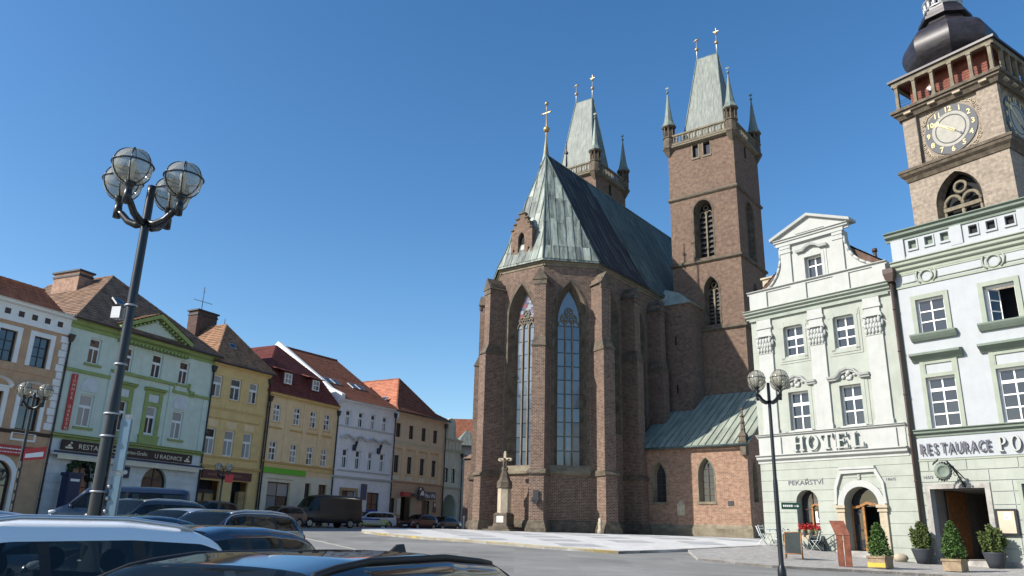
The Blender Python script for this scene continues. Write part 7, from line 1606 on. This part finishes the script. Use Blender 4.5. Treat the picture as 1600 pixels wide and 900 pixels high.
    def at(s, zf, sy, out=.01):     # point on the flank at a station and height
        i = int(np.argmin(np.abs(S-s))); col = P[i]; y = np.interp(zf*H, col[:8,2], col[:8,1]); return ((s-.5)*L, sy*(y+out), zf*H)
    for sy in (-1,1):
        q = MB(); a, b = at(.985,.44,sy,-.03), at(.93,.47,sy,.012); q.sphere(((a[0]+b[0])/2,(a[1]+b[1])/2,.45*H), .12, 10, 7, 1.35, .9, .62); q.build('headlight', M_['lamp_glass'], t)
        q = MB(); a = at(.012,.52,sy,-.03); q.sphere((a[0]+.02,a[1]-sy*.03,.52*H), .12, 10, 7, .5, .9, .9 if kind not in ('wagon','suv') else 1.3); q.build('tail_light', M_['lamp_red'], t)
        xm = K['ws'][1]-.035; m_ = at(xm, K['belt'][1]+.01, sy, .0); q = MB(); q.sphere((m_[0], m_[1]+sy*.12, m_[2]+.06), .1, 10, 7, .7, 1.15, .75); q.tube([(m_[0],m_[1]-sy*.02,m_[2]),(m_[0],m_[1]+sy*.1,m_[2]+.03)], .025, 6); q.build('mirror', body, t)
        for s_ in ((.34,.52) if kind not in ('van',) else (.62,)):
            h_ = at(s_,.56 if kind not in ('van','minibus') else .44,sy,.012); q = MB(); q.box(h_[0]-.09,h_[0]+.09,h_[1]-.015,h_[1]+.015,h_[2]-.015,h_[2]+.015); q.build('door_handle', M_['chrome'] if 'chrome' in extras else body, t)
        q = MB()
        pts = [at(s_, .20, sy, .004) for s_ in np.linspace(.24,.76,8)]; q.tube(pts, .025, 5); q.build('sill', M_['black_plastic'], bo)
        if 'rails' in extras or 'blackrails' in extras:
            ii = [int(np.argmin(np.abs(S-s_))) for s_ in (.13,.17,.28,.38,.48,.55,.585)]; q = MB(); up = [.005,.03,.042,.042,.042,.03,.005] if 'rails' in extras else [.0,.008,.012,.012,.012,.008,.0]
            q.tube([(P[i][11][0], sy*(P[i][11][1]*1.0), P[i][11][2]+u_) for i, u_ in zip(ii, up)]+([(P[i][10][0], sy*(P[i][10][1]+.0), P[i][10][2]+.01) for i in [int(np.argmin(np.abs(S-s_))) for s_ in (.62,.66,.70)]] if 'blackrails' in extras else []), .019, 8); q.build('roof_rail', M_['rail_silver'] if 'rails' in extras else M_['black_plastic'], t)
        if 'chrome' in extras:
            q = MB(); lo = [i for i in range(n) if K['side'][0] <= S[i] <= K['side'][1]]; hi = [i for i in lo if Z[i]-bl[i] > .22]
            ring_ = [(P[i][6][0], sy*(P[i][6][1]+.006), P[i][6][2]) for i in lo[::3]]+[(P[i][10][0], sy*(P[i][10][1]+.004), P[i][10][2]) for i in hi[::-3]]
            q.tube(ring_, .013, 5, closed=True); q.build('window_trim', M_['chrome'], t)
    q = MB(); q.box(L/2-.05,L/2+.012,-.26,.26,.24*H,.32*H); q.build('number_plate', M_['plate_white'], t); q = MB(); q.box(-L/2-.012,-L/2+.05,-.26,.26,.40*H,.48*H); q.build('number_plate', M_['plate_white'], t)
    q = MB(); q.box(L/2-.08,L/2+.004,-.45,.45,.34*H,.42*H); q.build('grille', M_['black_plastic'], t)
    if 'fin' in extras:
        i = int(np.argmin(np.abs(S-.185))); z0 = P[i][-1][2]; x0 = P[i][0][0]; q = MB()
        q.add([(x0-.10,-.03,z0-.015),(x0-.10,.03,z0-.015),(x0+.13,.012,z0-.005),(x0+.13,-.012,z0-.005),(x0-.085,-.010,z0+.065),(x0-.085,.010,z0+.065),(x0+.0,.007,z0+.062),(x0+.0,-.007,z0+.062)], [(0,3,2,1),(4,5,6,7),(0,1,5,4),(1,2,6,5),(2,3,7,6),(3,0,4,7)], False); q.build('antenna_fin', M_['black_plastic'], t)
    return t
car('parked_car', 'glossy black car nearest the camera with shark fin aerial', (-1.41, 4.70), rad(247), 4.5, 1.82, 1.41, 'wagon', M_['paint_black'], ('blackrails','fin'), NS=140)
car('parked_car', 'white car with silver roof rails behind the nearest black car', (-3.85, 5.45), rad(249), 4.4, 1.84, 1.555, 'suv', M_['paint_white'], ('rails',), NS=140)
car('parked_car', 'dark blue hatchback just behind the white car', (-4.0, 9.8), rad(252), 4.3, 1.78, 1.42, 'hatch', M_['paint_navy'])
car('parked_car', 'low black sedan left of the silver sedan behind the white car', (-6.9, 14.4), rad(247), 4.6, 1.82, 1.42, 'sedan', M_['paint_black'])
car('parked_car', 'silver car roof at the far left behind the white car', (-9.4, 12.6), rad(246), 4.4, 1.8, 1.5, 'hatch', M_['paint_silver'])
car('parked_car', 'dark estate car with chrome window trim beside the road', (-7.35, 20.4), rad(249), 4.8, 1.85, 1.45, 'wagon', M_['paint_dark'], ('chrome','rails'))
car('parked_car', 'light silver sedan left of the chrome trimmed estate', (-9.25, 22.6), rad(249), 4.6, 1.8, 1.43, 'sedan', M_['paint_silver'])
car('parked_car', 'dark SUV with white roof rails before the blue minibus', (-11.6, 25.0), rad(246), 4.6, 1.88, 1.62, 'suv', M_['paint_dark'], ('rails',))
car('parked_minibus', 'dark blue minibus parked before the mint house', (-16.2, 33.4), rad(200), 5.1, 1.95, 1.98, 'minibus', M_['paint_blue_van'], group='parked vans')
car('parked_car', 'black car half hidden before the yellow house shopfront', (-18.6, 48.5), rad(242), 4.3, 1.8, 1.5, 'hatch', M_['paint_black'])
car('parked_car', 'grey brown hatchback parked left of the black van', (-17.0, 58.2), rad(240), 4.2, 1.75, 1.5, 'hatch', M_['paint_grey_brown'])
car('parked_van', 'black delivery van with tall roof before the white house', (-15.1, 64.6), rad(225), 5.8, 2.05, 2.52, 'van', M_['paint_van'], group='parked vans')
pc = car('police_car', 'white police estate car with blue and yellow markings', (-12.9, 72.0), rad(222), 4.7, 1.82, 1.5, 'wagon', mat('paint_police', (.55,.58,.62), rough=.25, var=0, coat=.8))
q = MB()
for sy in (-1,1):
    for k in range(3): x = -1.55+k*.34; q.hexa([(x,sy*.905,.35),(x+.16,sy*.905,.35),(x+.16,sy*.915,.35),(x,sy*.915,.35)],[(x+.28,sy*.905,.86),(x+.44,sy*.905,.86),(x+.44,sy*.915,.86),(x+.28,sy*.915,.86)])
    q.box(-.5,1.5,sy*.90-.02,sy*.90+.02,.36,.44)
q.build('yellow_stripe', mat('police_yellow', (.55,.60,.05), rough=.4, var=0), pc)
q = MB()
for sy in (-1,1): q.box(-.5,2.0,sy*.90-.02,sy*.90+.02,.74,.86)
q.box(1.7,2.25,-.7,.7,.80,.86); q.build('blue_stripe', mat('police_blue', (.02,.06,.35), rough=.4, var=0), pc)
q = MB(); q.box(-.25,.1,-.6,.6,1.49,1.6); q.build('light_bar', M_['police_blue'], pc)
car('parked_car', 'dark red hatchback behind the small child at the beige house', (-9.3, 78.6), rad(240), 4.2, 1.75, 1.5, 'hatch', M_['paint_red'])
car('parked_car', 'dark car before the carriage arch of the pale green house', (-7.2, 81.8), rad(240), 4.2, 1.75, 1.42, 'sedan', M_['paint_dark'])
